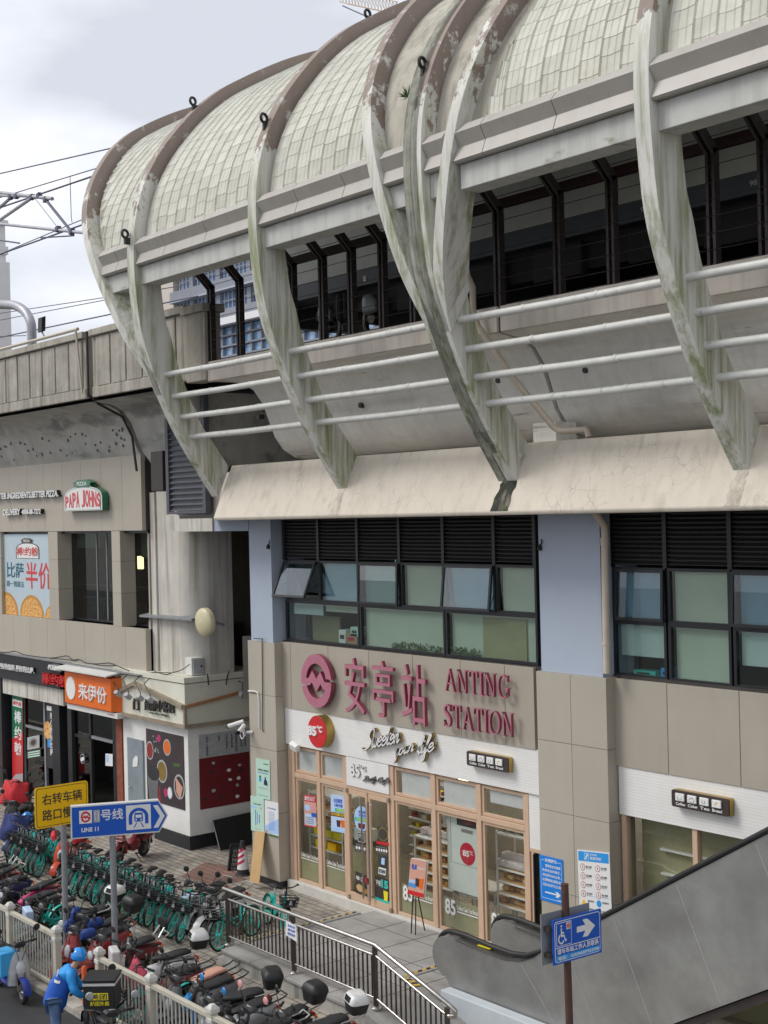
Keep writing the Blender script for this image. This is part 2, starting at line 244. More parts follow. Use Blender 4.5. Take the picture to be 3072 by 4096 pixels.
glass('glass_clear', (.95, .96, .95), .8); glass('glass_green', (.88, .935, .915), 1.9); glass('glass_blue', (.80, .89, .93), 2.2); glass('glass_dark', (.50, .54, .52), 1.1)

# ------------------------------------------------------------------ mesh helpers
def root_of(o):
    while o.parent: o = o.parent
    return o
def thing(name, label, cat, loc=(0, 0, 0), group=None):
    o = bpy.data.objects.new(name, None); COL.objects.link(o); o.location = loc; o.empty_display_size = .2
    o['label'] = label; o['category'] = cat
    if group: o['group'] = group
    return o
def tag(o, label, cat, group=None):
    o['label'] = label; o['category'] = cat
    if group: o['group'] = group
    return o
def struct(o): o['kind'] = 'structure'; return o
class MB:
    def __init__(s): s.v = []; s.f = []; s.mi = []; s.cur = 0
    def face(s, idx): s.f.append(tuple(idx)); s.mi.append(s.cur)
    def add(s, pts): n = len(s.v); s.v.extend(Vector(p) for p in pts); return n
    def quad(s, a, b, c, d): n = s.add((a, b, c, d)); s.face((n, n + 1, n + 2, n + 3)); return s
    def hexa(s, p):       # 8 corners: bottom ring 0-3, top ring 4-7
        n = s.add(p)
        for q in ((0, 3, 2, 1), (4, 5, 6, 7), (0, 1, 5, 4), (1, 2, 6, 5), (2, 3, 7, 6), (3, 0, 4, 7)): s.face([n + i for i in q])
        return s
    def box(s, x0, x1, y0, y1, z0, z1):
        return s.hexa([(x0, y0, z0), (x1, y0, z0), (x1, y1, z0), (x0, y1, z0), (x0, y0, z1), (x1, y0, z1), (x1, y1, z1), (x0, y1, z1)])
    def obox(s, c, u, v, w):    # centre and three half vectors
        c, u, v, w = map(Vector, (c, u, v, w))
        return s.hexa([c - u - v - w, c + u - v - w, c + u + v - w, c - u + v - w, c - u - v + w, c + u - v + w, c + u + v + w, c - u + v + w])
    def rings(s, rings, closed=True, caps=True):
        n = len(rings[0]); st = [s.add(r) for r in rings]
        for a, b in zip(st, st[1:]):
            for i in range(n if closed else n - 1):
                j = (i + 1) % n; s.face((a + i, a + j, b + j, b + i))
        if caps and closed:
            s.face([st[0] + i for i in reversed(range(n))]); s.face([st[-1] + i for i in range(n)])
        return s
    def tube(s, path, r, n=8, caps=True):
        path = [Vector(p) for p in path]; rr = r if isinstance(r, (list, tuple)) else [r] * len(path); R = []
        prev = None
        for i, p in enumerate(path):
            d = (path[min(i + 1, len(path) - 1)] - path[max(i - 1, 0)])
            if d.length < 1e-9: d = Vector((0, 0, 1))
            d.normalize()
            if prev is None:
                a = d.cross(Vector((0, 0, 1))); a = a if a.length > .05 else d.cross(Vector((1, 0, 0)))
            else: a = prev - d * prev.dot(d)
            a.normalize(); prev = a; b = d.cross(a)
            R.append([p + a * (rr[i] * cos(2 * pi * k / n)) + b * (rr[i] * sin(2 * pi * k / n)) for k in range(n)])
        return s.rings(R, caps=caps)
    def torus(s, c, axis, R, r, N=24, n=8, a0=0, a1=2 * pi):
        c = Vector(c); ax = Vector(axis).normalized(); u = ax.orthogonal().normalized(); v = ax.cross(u)
        full = abs(a1 - a0 - 2 * pi) < 1e-6; K = N if full else N + 1; rg = []
        for i in range(K):
            t = a0 + (a1 - a0) * i / N; d = u * cos(t) + v * sin(t)
            rg.append([c + d * (R + r * cos(2 * pi * k / n)) + ax * (r * sin(2 * pi * k / n)) for k in range(n)])
        if full: rg.append(rg[0])
        return s.rings(rg, caps=not full)
    def lathe(s, prof, c=(0, 0, 0), axis=(0, 0, 1), n=16):
        c = Vector(c); ax = Vector(axis).normalized(); u = ax.orthogonal().normalized(); v = ax.cross(u)
        return s.rings([[c + ax * h + (u * cos(2 * pi * k / n) + v * sin(2 * pi * k / n)) * max(r, 1e-4) for k in range(n)] for r, h in prof])
    def prism(s, poly, P, d0, d1):       # poly of (u,v), P(u,v,w) -> point, from depth d0 to d1
        n = len(poly); a = s.add([P(u, v, d0) for u, v in poly]); b = s.add([P(u, v, d1) for u, v in poly])
        s.face([a + i for i in reversed(range(n))]); s.face([b + i for i in range(n)])
        for i in range(n): j = (i + 1) % n; s.face((a + i, a + j, b + j, b + i))
        return s
    def loft(s, secs, n=14, e=2.4, axis='x'):     # sections (t, cy, cz, half width, half height), super-ellipse
        R = []
        for t, cy, cz, hw, hh in secs:
            ring = []
            for k in range(n):
                a = 2 * pi * k / n; x = abs(cos(a)) ** (2 / e) * (1 if cos(a) >= 0 else -1) * hw; y = abs(sin(a)) ** (2 / e) * (1 if sin(a) >= 0 else -1) * hh
                ring.append((t, cy + x, cz + y) if axis == 'x' else ((cy + x, t, cz + y) if axis == 'y' else (cy + x, cz + y, t)))
            R.append(ring)
        return s.rings(R)
    def grid(s, rows):
        n = len(rows[0]); st = [s.add(r) for r in rows]
        for a, b in zip(st, st[1:]):
            for i in range(n - 1): s.face((a + i, a + i + 1, b + i + 1, b + i))
        return s
    def build(s, name, mat, parent=None, smooth=False, bevel=0, local=False):
        me = bpy.data.meshes.new(name)
        off = Vector((0, 0, 0))
        if parent is not None and not local: off = root_of(parent).location
        me.from_pydata([p - off for p in s.v], [], s.f)
        for m in (mat if isinstance(mat, (list, tuple)) else [mat]): me.materials.append(MATS[m])
        if max(s.mi, default=0): me.polygons.foreach_set('material_index', s.mi)
        bm = bmesh.new(); bm.from_mesh(me); bmesh.ops.recalc_face_normals(bm, faces=bm.faces); bm.to_mesh(me); bm.free()
        if smooth:
            me.polygons.foreach_set('use_smooth', [True] * len(me.polygons))
            try: me.set_sharp_from_angle(angle=radians(42))
            except Exception: pass
        o = bpy.data.objects.new(name, me); COL.objects.link(o)
        if parent is not None: o.parent = parent
        if bevel:
            b = o.modifiers.new('edge', 'BEVEL'); b.width = bevel; b.segments = 2; b.limit_method = 'ANGLE'; b.angle_limit = radians(50)
        return o
def box(name, mat, x0, x1, y0, y1, z0, z1, parent=None, bevel=0): return MB().box(x0, x1, y0, y1, z0, z1).build(name, mat, parent, bevel=bevel)
def copy_tree(o, parent=None):
    c = o.copy(); COL.objects.link(c); c.parent = parent
    for ch in list(o.children): copy_tree(ch, c)
    return c
# ---- panels, marks and lettering laid on a known plane by three survey points (bottom left, bottom right, top left)
class Pl:
    """a parallelogram on a real plane: P(s,t,w) with s,t in 0..1 and w metres proud of the plane"""
    def __init__(s, zone, BL, BR, TL, ax, val):
        s.o = U(zone, *BL, ax, val); s.a = U(zone, *BR, ax, val) - s.o; s.b = U(zone, *TL, ax, val) - s.o
        s.n = Vector((0, -1, 0)) if ax == 1 else Vector((1, 0, 0))
    @classmethod
    def raw(c, o, a, b, n):
        q = c.__new__(c); q.o, q.a, q.b, q.n = Vector(o), Vector(a), Vector(b), Vector(n).normalized(); return q
    def P(s, u, v, w=0): return s.o + s.a * u + s.b * v + s.n * w
    def sub(s, u0, v0, u1, v1): return Pl.raw(s.P(u0, v0), s.a * (u1 - u0), s.b * (v1 - v0), s.n)
    def panel(s, name, mat, parent, d1=.01, d0=0, u0=0, v0=0, u1=1, v1=1, bevel=0):
        return MB().prism([(u0, v0), (u1, v0), (u1, v1), (u0, v1)], s.P, d0, d1).build(name, mat, parent, bevel=bevel)
    def poly(s, name, mat, parent, pts, d1=.01, d0=0, bevel=0): return MB().prism(pts, s.P, d0, d1).build(name, mat, parent, bevel=bevel)
    def disc(s, name, mat, parent, cu, cv, ru, rv, d1=.01, d0=0, n=28): return s.poly(name, mat, parent, [(cu + ru * cos(2 * pi * k / n), cv + rv * sin(2 * pi * k / n)) for k in range(n)], d1, d0)
    def text(s, name, body, mat, parent, d1=.012, d0=.002, bold=0.0, side=None, space=1.0, line=1.0):
        bold = min(bold, .014) if any(ord(c_) > 0x2fff for c_ in body) else bold
        me = glyphs(body, bold, space, line); xs = [v[0] for v in me[0]]; ys = [v[1] for v in me[0]]
        x0, x1, y0, y1 = min(xs), max(xs), min(ys), max(ys); m = MB()
        m.v = [s.P((x - x0) / (x1 - x0), (y - y0) / max(1e-6, y1 - y0), d1 if z > 0 else d0) for x, y, z in me[0]]
        m.f = me[1]; m.mi = [0] * len(m.f)
        if side:
            m.mi = [0 if all(me[0][i][2] > 0 for i in f) else 1 for f in m.f]; mat = [mat, side]
        return m.build(name, mat, parent)
GL = {}
def glyphs(body, bold, space, line):
    k = (body, bold, space, line)
    if k not in GL:
        c = bpy.data.curves.new('g', 'FONT'); c.body = body; c.extrude = .05; c.offset = bold; c.space_character = space; c.space_line = line; c.resolution_u = 3
        o = bpy.data.objects.new('g', c); COL.objects.link(o)
        dg = bpy.context.evaluated_depsgraph_get(); me = bpy.data.meshes.new_from_object(o.evaluated_get(dg), depsgraph=dg)
        GL[k] = ([tuple(v.co) for v in me.vertices], [tuple(p.vertices) for p in me.polygons])
        bpy.data.objects.remove(o); bpy.data.curves.remove(c); bpy.data.meshes.remove(me)
    return GL[k]
def catmull(pts, k=4):
    pts = [Vector(p) for p in pts]; o = []
    for i in range(len(pts) - 1):
        p0, p1, p2, p3 = pts[max(i - 1, 0)], pts[i], pts[i + 1], pts[min(i + 2, len(pts) - 1)]
        for j in range(k):
            t = j / k
            o.append(.5 * ((2 * p1) + (p2 - p0) * t + (2 * p0 - 5 * p1 + 4 * p2 - p3) * t * t + (3 * p1 - p0 - 3 * p2 + p3) * t ** 3))
    o.append(pts[-1]); return o
METRO = None
def metro_logo(pl, prefix_mat, parent, d1, d0=0, side=None, name='emblem'):
    """ring cut by two gaps, a zigzag M across it"""
    import math as mt
    def arc(a0, a1, R, n=18): return [(.5 + .5 * R * cos(a0 + (a1 - a0) * i / n), .5 + .5 * R * sin(a0 + (a1 - a0) * i / n)) for i in range(n + 1)]
    r = .66
    top = arc(radians(6), radians(180), 1.0) + [(.0, .40), (.30, .385), (.36, .46), (.50, .30), (.64, .46), (.70, .37), (.80, .37)] 
    upper = arc(radians(8), radians(187), 1.0) + [(.02, .40), (.27, .385)] + [(.345, .47), (.50, .305), (.655, .46), (.735, .355)]
    # outline: outer arc, M lower edge, right tail, then M upper edge and inner arc back
    body = (arc(radians(7), radians(180), 1.0) + [(.0, .415), (.28, .40), (.355, .465), (.505, .30), (.645, .455), (.72, .36), (.82, .36)]
            + [(.5 + .33 * cos(a), .5 + .33 * sin(a)) for a in [radians(x) for x in (-28, -45, -60, -75, -90, -110, -130, -150)]]
            + [(.5 + .5 * cos(a), .5 + .5 * sin(a)) for a in [radians(x) for x in (200, 215, 230, 250, 270, 290, 310, 330, 345, 357)]]
            + [(1.0, .50), (.78, .50), (.645, .685), (.51, .54), (.375, .69), (.25, .535), (.17, .535)]
            + [(.5 + .33 * cos(a), .5 + .33 * sin(a)) for a in [radians(x) for x in (172, 155, 135, 115, 90, 65, 45, 25, 10)]])
    up = arc(radians(7), radians(180), 1.0) + [(.0, .415), (.28, .40), (.355, .465), (.505, .30), (.645, .455), (.72, .36), (.815, .36), (1.0, .50), (.78, .50), (.645, .685), (.51, .54), (.375, .69), (.25, .535), (.17, .535)] + [(.5 + .33 * cos(a), .5 + .33 * sin(a)) for a in [radians(x) for x in (172, 155, 135, 115, 90, 65, 45, 25, 10)]]
    lo = [(.5 + .5 * cos(radians(x)), .5 + .5 * sin(radians(x))) for x in (195, 210, 225, 240, 255, 270, 285, 300, 315, 330, 345, 359)] + [(.815, .36)] + [(.5 + .33 * cos(radians(x)), .5 + .33 * sin(radians(x))) for x in (-25, -45, -60, -75, -90, -110, -130, -145, -161)]
    m = MB(); m.prism(up, pl.P, d0, d1); m.prism(lo, pl.P, d0, d1)
    if side:
        m.mi = []
        for poly in (up, lo): m.mi += [1, 0] + [1] * len(poly)
        return m.build(name, [prefix_mat, side], parent)
    return m.build(name, prefix_mat, parent)

# ---- slab serif capitals for the English station name, and a connected brush script
def serif(q, c, parent):
    def P(u, v, w): return q.P(u, v, w)
    T, h, s = .12, .035, .05
    if c in 'I': T = .34
    polys = []
    def bar(x0, x1, y0, y1): polys.append([(x0, y0), (x1, y0), (x1, y1), (x0, y1)])
    def ser(x, w_, y): bar(x - w_, x + w_, y, y + h)
    def ring(a0, a1, n=26, thin=.05, thick=.125):
        o, i = [], []
        for k in range(n + 1):
            a = radians(a0 + (a1 - a0) * k / n); tk = thin + (thick - thin) * abs(cos(a)) ** 1.5
            o.append((.5 + .5 * cos(a), .5 + .5 * sin(a))); i.append((.5 + (.5 - tk) * cos(a), .5 + (.5 - .05 - .02 * abs(cos(a))) * sin(a)))
        polys.append(o + i[::-1])
    if c == 'A':
        polys.append([(.08, h), (.15, h), (.50, .86), (.46, .98)]); polys.append([(.46, 1.0), (.52, 1.0), (.93, h), (.805, h)]); bar(.22, .72, .32, .38); ser(.12, .13, 0); ser(.86, .15, 0)
    elif c == 'N':
        bar(.15, .205, h, .97); bar(.81, .865, .0, 1 - h); polys.append([(.10, 1.0), (.24, 1.0), (.865, .0), (.81, .0)]); ser(.175, .15, 0); ser(.835, .15, 1 - h); ser(.12, .12, 1 - h)
    elif c == 'T':
        bar(.44, .56, h, 1 - h); bar(.02, .98, 1 - h, 1.0); polys.append([(.02, 1 - h), (.10, 1 - h), (.03, .74), (.0, .74)]); polys.append([(.90, 1 - h), (.98, 1 - h), (1, .74), (.97, .74)]); ser(.5, .22, 0)
    elif c == 'I':
        bar(.33, .67, h, 1 - h); ser(.5, .5, 0); ser(.5, .5, 1 - h)
    elif c == 'O': ring(0, 358)
    elif c == 'G':
        ring(38, 330); bar(.76, .93, .10, .42); ser(.82, .2, .42); polys.append([(.84, .70), (.93, .70), (.92, .98), (.87, .95)])
    elif c == 'S':
        pts = catmull([(.86, .74, 0), (.74, .91, 0), (.48, .965, 0), (.22, .86, 0), (.2, .68, 0), (.5, .53, 0), (.80, .36, 0), (.80, .16, 0), (.52, .035, 0), (.24, .09, 0), (.10, .28, 0)], 4)
        n = len(pts); L, R_ = [], []
        for i, p in enumerate(pts):
            d = (pts[min(i + 1, n - 1)] - pts[max(i - 1, 0)]).normalized(); tk = .028 + .062 * max(0, 1 - abs(i / n - .5) * 2.6); nn = Vector((-d.y, d.x)); L.append((p.x + nn.x * tk * 1.2, p.y + nn.y * tk)); R_.append((p.x - nn.x * tk * 1.2, p.y - nn.y * tk))
        polys.append(L + R_[::-1]); polys.append([(.82, .70), (.90, .70), (.90, .99), (.85, .97)]); polys.append([(.06, .02), (.11, .04), (.14, .30), (.06, .30)])
    m = MB()
    for po in polys: m.prism(po, P, -.06, 0)
    i = 0; mi = []
    for po in polys: mi += [1, 0] + [1] * len(po)
    m.mi = mi
    return m.build('letter', ['pink_letter', 'pink_side'], parent)
SCRIPT = {'e': (.78, [[(0, .45), (.35, .5), (.62, .75), (.5, 1), (.25, .95), (.05, .55), (.1, .15), (.35, 0), (.65, .15), (.85, .45)]]), 'w': (1.1, [[(0, .6), (.1, 1), (.12, .4), (.25, 0), (.45, .15), (.55, .9), (.55, .4), (.68, 0), (.9, .15), (1.0, .8), (.98, 1), (1.15, .8)]]),
 't': (.62, [[(.0, .4), (.3, 1.2), (.4, 1.75), (.22, .5), (.3, .05), (.5, .05), (.7, .4)], [(.02, 1.08), (.66, 1.16)]]), 'n': (.9, [[(0, .5), (.13, 1), (.18, .5), (.15, 0)], [(.16, .3), (.35, .85), (.55, 1), (.62, .7), (.58, .2), (.7, 0), (.95, .35)]]),
 'y': (.8, [[(0, .6), (.12, 1), (.12, .4), (.25, 0), (.45, .1), (.6, .5), (.66, 1)], [(.66, 1), (.58, .2), (.5, -.6), (.3, -.95), (.12, -.8), (.3, -.4), (.85, .3)]]), 'o': (.75, [[(.4, 1), (.1, .8), (.05, .3), (.25, 0), (.5, .1), (.62, .55), (.5, .95), (.35, 1), (.5, .75), (.85, .75)]]),
 'u': (.9, [[(0, .6), (.12, 1), (.12, .4), (.25, 0), (.45, .1), (.6, .5), (.66, 1)], [(.66, 1), (.6, .3), (.7, 0), (.95, .35)]]), 'r': (.7, [[(0, .5), (.15, 1.05), (.3, 1.15), (.32, .92), (.55, .92), (.5, .4), (.55, .02), (.8, .3)]]),
 'l': (.5, [[(0, .3), (.4, 1.2), (.52, 1.9), (.38, 2.1), (.25, 1.7), (.2, .5), (.3, 0), (.6, .35)]]), 'i': (.45, [[(0, .5), (.15, 1), (.15, .4), (.25, 0), (.5, .35)], [(.24, 1.36), (.28, 1.5)]]), 'f': (.62, [[(0, .3), (.4, 1.2), (.57, 1.9), (.42, 2.1), (.28, 1.6), (.2, .2), (.12, -.8), (.22, -1), (.4, -.6), (.35, 0), (.7, .45)]]),
 'S': (1.0, [[(-.75, .2), (-.6, -.05), (-.1, -.08), (.5, .1), (.8, .5), (.65, .9), (.35, 1.15), (.22, 1.6), (.5, 2.0), (.9, 2.0), (1.0, 1.7)]]), 'D': (1.1, [[(.42, 1.9), (.2, .15), (.0, .05), (.4, -.02), (.9, .4), (1.0, 1.2), (.7, 1.9), (.2, 2.0), (-.1, 1.7)]]),
 'a': (.9, [[(.6, .95), (.3, 1), (.05, .6), (.1, .1), (.3, 0), (.55, .4), (.65, 1)], [(.65, 1), (.58, .3), (.7, 0), (.95, .35)]]), 'C': (1.05, [[(.9, 1.6), (.8, 2), (.4, 1.9), (.1, 1.3), (.1, .5), (.4, 0), (.8, .15), (1.05, .5)]]), ' ': (.5, [])}
def script(q, word, parent, layers, name='word'):
    """layers: (material, pen width, depth near, depth far)"""
    st = []; x = 0
    for c in word:
        adv, ss = SCRIPT[c]
        for s_ in ss: st.append(catmull([(x + px + .30 * py, py, 0) for px, py in s_], 5))
        x += adv
    xs = [p.x for s_ in st for p in s_]; ys = [p.y for s_ in st for p in s_]; x0, x1, y0, y1 = min(xs), max(xs), min(ys), max(ys)
    H = q.b.length / (y1 - y0); Wd = q.a.length / (x1 - x0); ua, ub = q.a.normalized(), q.b.normalized()
    for i, (mt, pen, d1, d0) in enumerate(layers):
        m = MB()
        for s_ in st:
            R = []; W3 = [q.o + ua * ((p.x - x0) * Wd) + ub * ((p.y - y0) * H) for p in s_]
            for k, p in enumerate(W3):
                d = (W3[min(k + 1, len(W3) - 1)] - W3[max(k - 1, 0)]).normalized(); nn = q.n.cross(d); h = pen / 2
                R.append([p + nn * h + q.n * d0, p - nn * h + q.n * d0, p - nn * h + q.n * d1, p + nn * h + q.n * d1])
            m.rings(R)
        m.build(name if i == 0 else name + '_return', mt, parent)

# ================================================================== GROUND
g = MB().quad((-900, -900, -.6), (900, -900, -.6), (900, 900, -.6), (-900, 900, -.6)).build('ground', 'concrete'); struct(g)
g = MB().grid([[(x, y, -.45) for x in range(-160, 60, 20)] for y in (-40, -10, 5, 10.45)]).build('road', 'asphalt'); struct(g)
g = MB().grid([[(x, y, -.42) for x in range(-120, 20, 20)] for y in (10.74, 12, 13.1)]).build('parking_strip', 'paving_strip'); struct(g)
m = MB()
x = -90.0
while x < 5:
    m.box(x + .008, x + .992, 13.06, 13.27, -.6, -.295); x += 1.0
struct(m.build('kerb', 'kerb', bevel=.015))
m = MB(); x = -90.0
while x < 0:
    m.box(x + .006, x + .994, 10.44, 10.74, -.6, -.33); x += 1.0
struct(m.build('fence_kerb', 'kerb', bevel=.015))
m = MB(); m.grid([[(x, 13.27 + (17.6 - 13.27) * k / 6, -.30 + .15 * k / 6) for x in (-120, -90, -60, -45, -30, -22, -10, 5)] for k in range(7)])
m.grid([[(x, y, -.15) for x in (-120, -60, -30, 5)] for y in (17.6, 30)])
struct(m.build('pavement', 'paving'))
m = MB().prism([(-27.9, 16.0), (-26.6, 16.05), (-26.5, 16.9), (-27.8, 17.2), (-28.5, 17.0)], lambda u, v, w: Vector((u, v, -.30 + .15 * (v - 13.27) / 4.33 + w)), -.02, .004)
struct(m.build('pavement_patch', 'paving_red'))
# platform in front of the shop, ramp, kerbs
m = MB(); m.box(-22.1, -17.72, 13.98, 17.2, -.6, 0); m.box(-17.72, 4, 14.86, 17.2, -.6, -.002)
struct(m.build('platform', 'slab'))
m = MB()
for a, b in ((-22.1, -21.12), (-21.11, -20.0), (-19.99, -18.86), (-18.85, -17.72)): m.box(a, b, 13.48, 13.975, -.05, 0.012)
struct(m.build('platform_coping', 'slab', bevel=.012))
m = MB(); m.box(-22.06, -17.72, 13.52, 13.96, -.6, -.05); m.box(-22.35, -22.06, 13.56, 14.1, -.6, -.2)
m.prism([(-17.72, -.05), (-15.9, -.56), (-15.9, -.9), (-17.72, -.9)], lambda u, v, w: Vector((u, w, v)), 13.52, 13.96)
struct(m.build('retaining_wall', 'retaining'))
m = MB().prism([(-17.72, 0.008), (-15.85, -.5), (-15.85, -.7), (-17.72, -.2)], lambda u, v, w: Vector((u, w, v)), 13.48, 14.84); struct(m.build('ramp', 'slab'))
m = MB(); m.box(-17.42, 4, 14.84, 15.06, -.6, .14); struct(m.build('escalator_kerb', 'curb_blue', bevel=.02))
m = MB()      # saw-cut joints in the platform paving
for x in (-21.1, -20.1, -19.1, -18.1):
    m.box(x - .006, x + .006, 14.0, 17.2, 0, .003)
for y in (14.7, 15.6, 16.5): m.box(-22.0, -17.75, y - .005, y + .005, 0, .003)
struct(m.build('paving_joint', 'ink'))
def hazard(x0, y0, x1, y1, z, wdt=.07):
    a = Vector((x0, y0, z)); b = Vector((x1, y1, z)); d = (b - a); L = d.length; d.normalize(); nrm = Vector((-d.y, d.x, 0)); m = MB(); n = int(L / .09)
    for i in range(n):
        m.cur = i % 2; p = a + d * (L * i / n); q = a + d * (L * (i + 1) / n); s = d * .05
        m.quad(p - nrm * wdt / 2, q - nrm * wdt / 2, q + nrm * wdt / 2 + s, p + nrm * wdt / 2 + s)
    return m
m = MB(); m.box(-22.32, -22.1, 13.9, 16.8, -.4, .03); struct(m.build('platform_kerb', 'slab', bevel=.02))
struct(hazard(-22.2, 14.0, -22.2, 16.7, .035, .06).build('hazard_line', ['hazard_yellow', 'black']))
m = MB(); m.box(-18.72, -18.52, 15.0, 16.4, 0, .02); struct(m.build('threshold', 'slab'))
struct(hazard(-18.62, 15.05, -18.62, 16.4, .025, .08).build('hazard_line', ['hazard_yellow', 'black']))
struct(hazard(-18.6, 14.98, -18.1, 14.9, .02, .16).build('hazard_line', ['hazard_yellow', 'black']))
for (x, y, r, lb) in ((-26.0, 15.55, .35, 'round concrete manhole cover in the pavement beside the leaning plywood board'), (-31.3, 16.75, .42, 'large worn manhole cover in the pavement by the corner kiosk')):
    o = MB().lathe([(r, -.02), (r, .006), (r - .02, .012), (0, .012)], (x, y, -.30 + .15 * (y - 13.27) / 4.33), n=28).build('manhole_cover', 'slab'); tag(o, lb, 'manhole')

# ================================================================== STATION BUILDING
sb = thing('station_building', 'two storey station block with beige cladding and blue painted pillars under the canopy', 'building', (-21, 18, 0))
def cladding(mbx, x0, x1, z0, z1, yf, yb, joints, name='wall_panel', mat='panel_beige', parent=sb):
    m = MB(); xs = [x0] + joints + [x1]
    for a, b in zip(xs, xs[1:]): m.box(a + .006, b - .006, yf, yb, z0, z1)
    return m.build(name, mat, parent, bevel=.004)
cladding(None, -25.62, -17.40, 3.83, 5.28, 17.17, 17.24, [-24.95, -23.55, -22.15, -20.75, -19.35, -18.15])
cladding(None, -15.62, -5.0, 3.80, 5.25, 17.17, 17.24, [-14.4, -13.0, -11.6, -10.2, -8.8, -7.4])
box('wall_core', 'shop_dark', -27.0, 4, 17.245, 17.40, 3.85, 5.30, sb)
def pillar(x0, x1, zb):
    p = box('pillar', 'pillar_blue', x0 + .10, x1 - .10, 17.0, 17.9, 5.27, 8.05, sb)
    m = MB(); zs = [zb + .17, 1.5, 2.87, 4.08, 5.27]; xm = (x0 + x1) / 2
    for za, zb2 in zip(zs, zs[1:]):
        for a, b in ((x0, xm), (xm, x1)) if x1 - x0 > 1.4 else ((x0, x1),): m.box(a + .004, b - .004, 16.96, 17.6, za + .004, zb2 - .004)
    m.build('pillar_cladding', 'panel_tan', p, bevel=.004)
    box('pillar_core', 'shop_dark', x0 + .02, x1 - .02, 16.98, 17.58, zb, 5.265, p)
    box('pillar_plinth', 'black_stone', x0 + .02, x1 - .015, 16.975, 17.55, zb - .1, zb + .165, p)
pillar(-26.34, -25.26, -.18); pillar(-17.13, -15.50, 0.0); pillar(-7.9, -6.3, 0.0)
box('pillar_beam', 'pillar_blue', -27.72, -26.25, 16.99, 17.5, 7.745, 8.052, sb)
box('end_block', 'whitewash', -30.07, -27.725, 16.95, 17.6, 7.745, 8.13, sb)
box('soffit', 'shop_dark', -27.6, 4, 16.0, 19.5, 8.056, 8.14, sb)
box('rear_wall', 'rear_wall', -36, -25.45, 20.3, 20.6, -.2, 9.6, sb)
box('end_wall', 'rear_wall', -25.44, -25.30, 17.95, 20.3, 5.3, 8.05, sb)
box('shop_divider', 'shop_wall', -25.52, -25.34, 17.61, 22, -.1, 3.84, sb)
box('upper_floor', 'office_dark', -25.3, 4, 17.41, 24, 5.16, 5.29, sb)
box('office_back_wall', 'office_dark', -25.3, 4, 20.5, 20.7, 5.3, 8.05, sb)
box('shop_ceiling', 'shop_wall', -25.3, 4, 17.42, 23, 3.05, 3.12, sb)
box('shop_back_wall', 'shop_wall', -25.3, 4, 21.0, 21.2, -.1, 3.05, sb)
box('shop_floor', 'shop_floor', -25.3, 4, 17.38, 21, -.1, .015, sb)
box('shop_lintel', 'shop_dark', -25.3, 4, 17.30, 17.41, 3.04, 3.84, sb)
# sloping ledge over the windows
led = [(15.75, 8.06), (15.78, 8.0), (16.0, 8.0), (16.9, 8.05), (17.2, 9.2), (16.27, 9.2), (16.24, 9.18)]
m = MB().rings([[(X, y, z) for y, z in led] for X in (-25.72, -21.1, -16.5, -11.85, -7.2, 3)])
m.build('ledge', 'ledge_plaster', sb, bevel=.02)
box('ledge_roof', 'edge_beam', -29.9, 3, 17.21, 20, 8.15, 9.12, sb)
for X in (-21.15, -16.5, -11.8):
    lf = lambda z: 15.75 + (z - 8.06) * .4375 - .004
    big = -17 < X < -16; rnd = random.Random(int(-X)); L, Rr = [], []
    for k in range(11):
        z = 8.07 + .55 * k / 10; wv = (.20 if big else .11) - .004 * k; L.append((X - .16 - wv + rnd.uniform(-.03, .03) - (10 - k) * .004, lf(z), z)); Rr.append((X - .10 + wv * .8 + rnd.uniform(-.03, .03) - (10 - k) * .004, lf(z), z))
    MB().grid([L, Rr]).build('drip_stain', 'drip_dark' if big else 'drip_pale', sb)
# louvre panels above the office windows
def louvre(x0, x1, z0, z1, y, mat='louvre_dark', parent=sb, pitch=.075, name='louvre'):
    m = MB(); z = z0
    m.box(x0, x1, y + .06, y + .08, z0, z1)
    while z < z1 - .02:
        m.hexa([(x0, y, z), (x1, y, z), (x1, y + .055, z + .045), (x0, y + .055, z + .045), (x0, y, z + .012), (x1, y, z + .012), (x1, y + .055, z + .057), (x0, y + .055, z + .057)]); z += pitch
    return m.build(name, mat, parent)
WX = [-25.24, -23.95, -22.57, -21.2, -19.87, -18.45, -17.4]
for a, b in zip(WX, WX[1:]): louvre(a + .04, b - .04, 7.14, 8.03, 17.27)
WR = [-15.62, -14.45, -13.18, -12.0, -10.7, -9.4, -7.9]
for a, b in zip(WR, WR[1:]): louvre(a + .04, b - .04, 7.14, 8.03, 17.27)
for x in WX + WR: MB().box(x - .04, x + .04, 17.25, 17.34, 7.09, 8.03).build('louvre_mullion', 'frame_black', sb)
# big slate louvre at the left end
m = thing('louvre_screen', 'tall dark slate louvre screen between the pizza shop and the station canopy', 'louvre', (-29, 17, 8.2))
louvre(-29.72, -28.14, 8.24, 10.95, 16.97, 'louvre_slate', m, .135, 'blade')
q = MB(); q.box(-29.86, -29.72, 16.95, 17.1, 8.17, 11.0); q.box(-28.14, -28.0, 16.95, 17.1, 8.17, 11.0); q.box(-29.72, -28.14, 16.95, 17.1, 8.17, 8.23); q.build('frame', 'louvre_slate', m, bevel=.01)
o = box('duct_cover', 'dark_steel', -30.6, -30.0, 16.95, 17.3, 8.75, 9.75, None, .02); tag(o, 'rusty steel cover box on the pier left of the slate louvre screen', 'cover box')

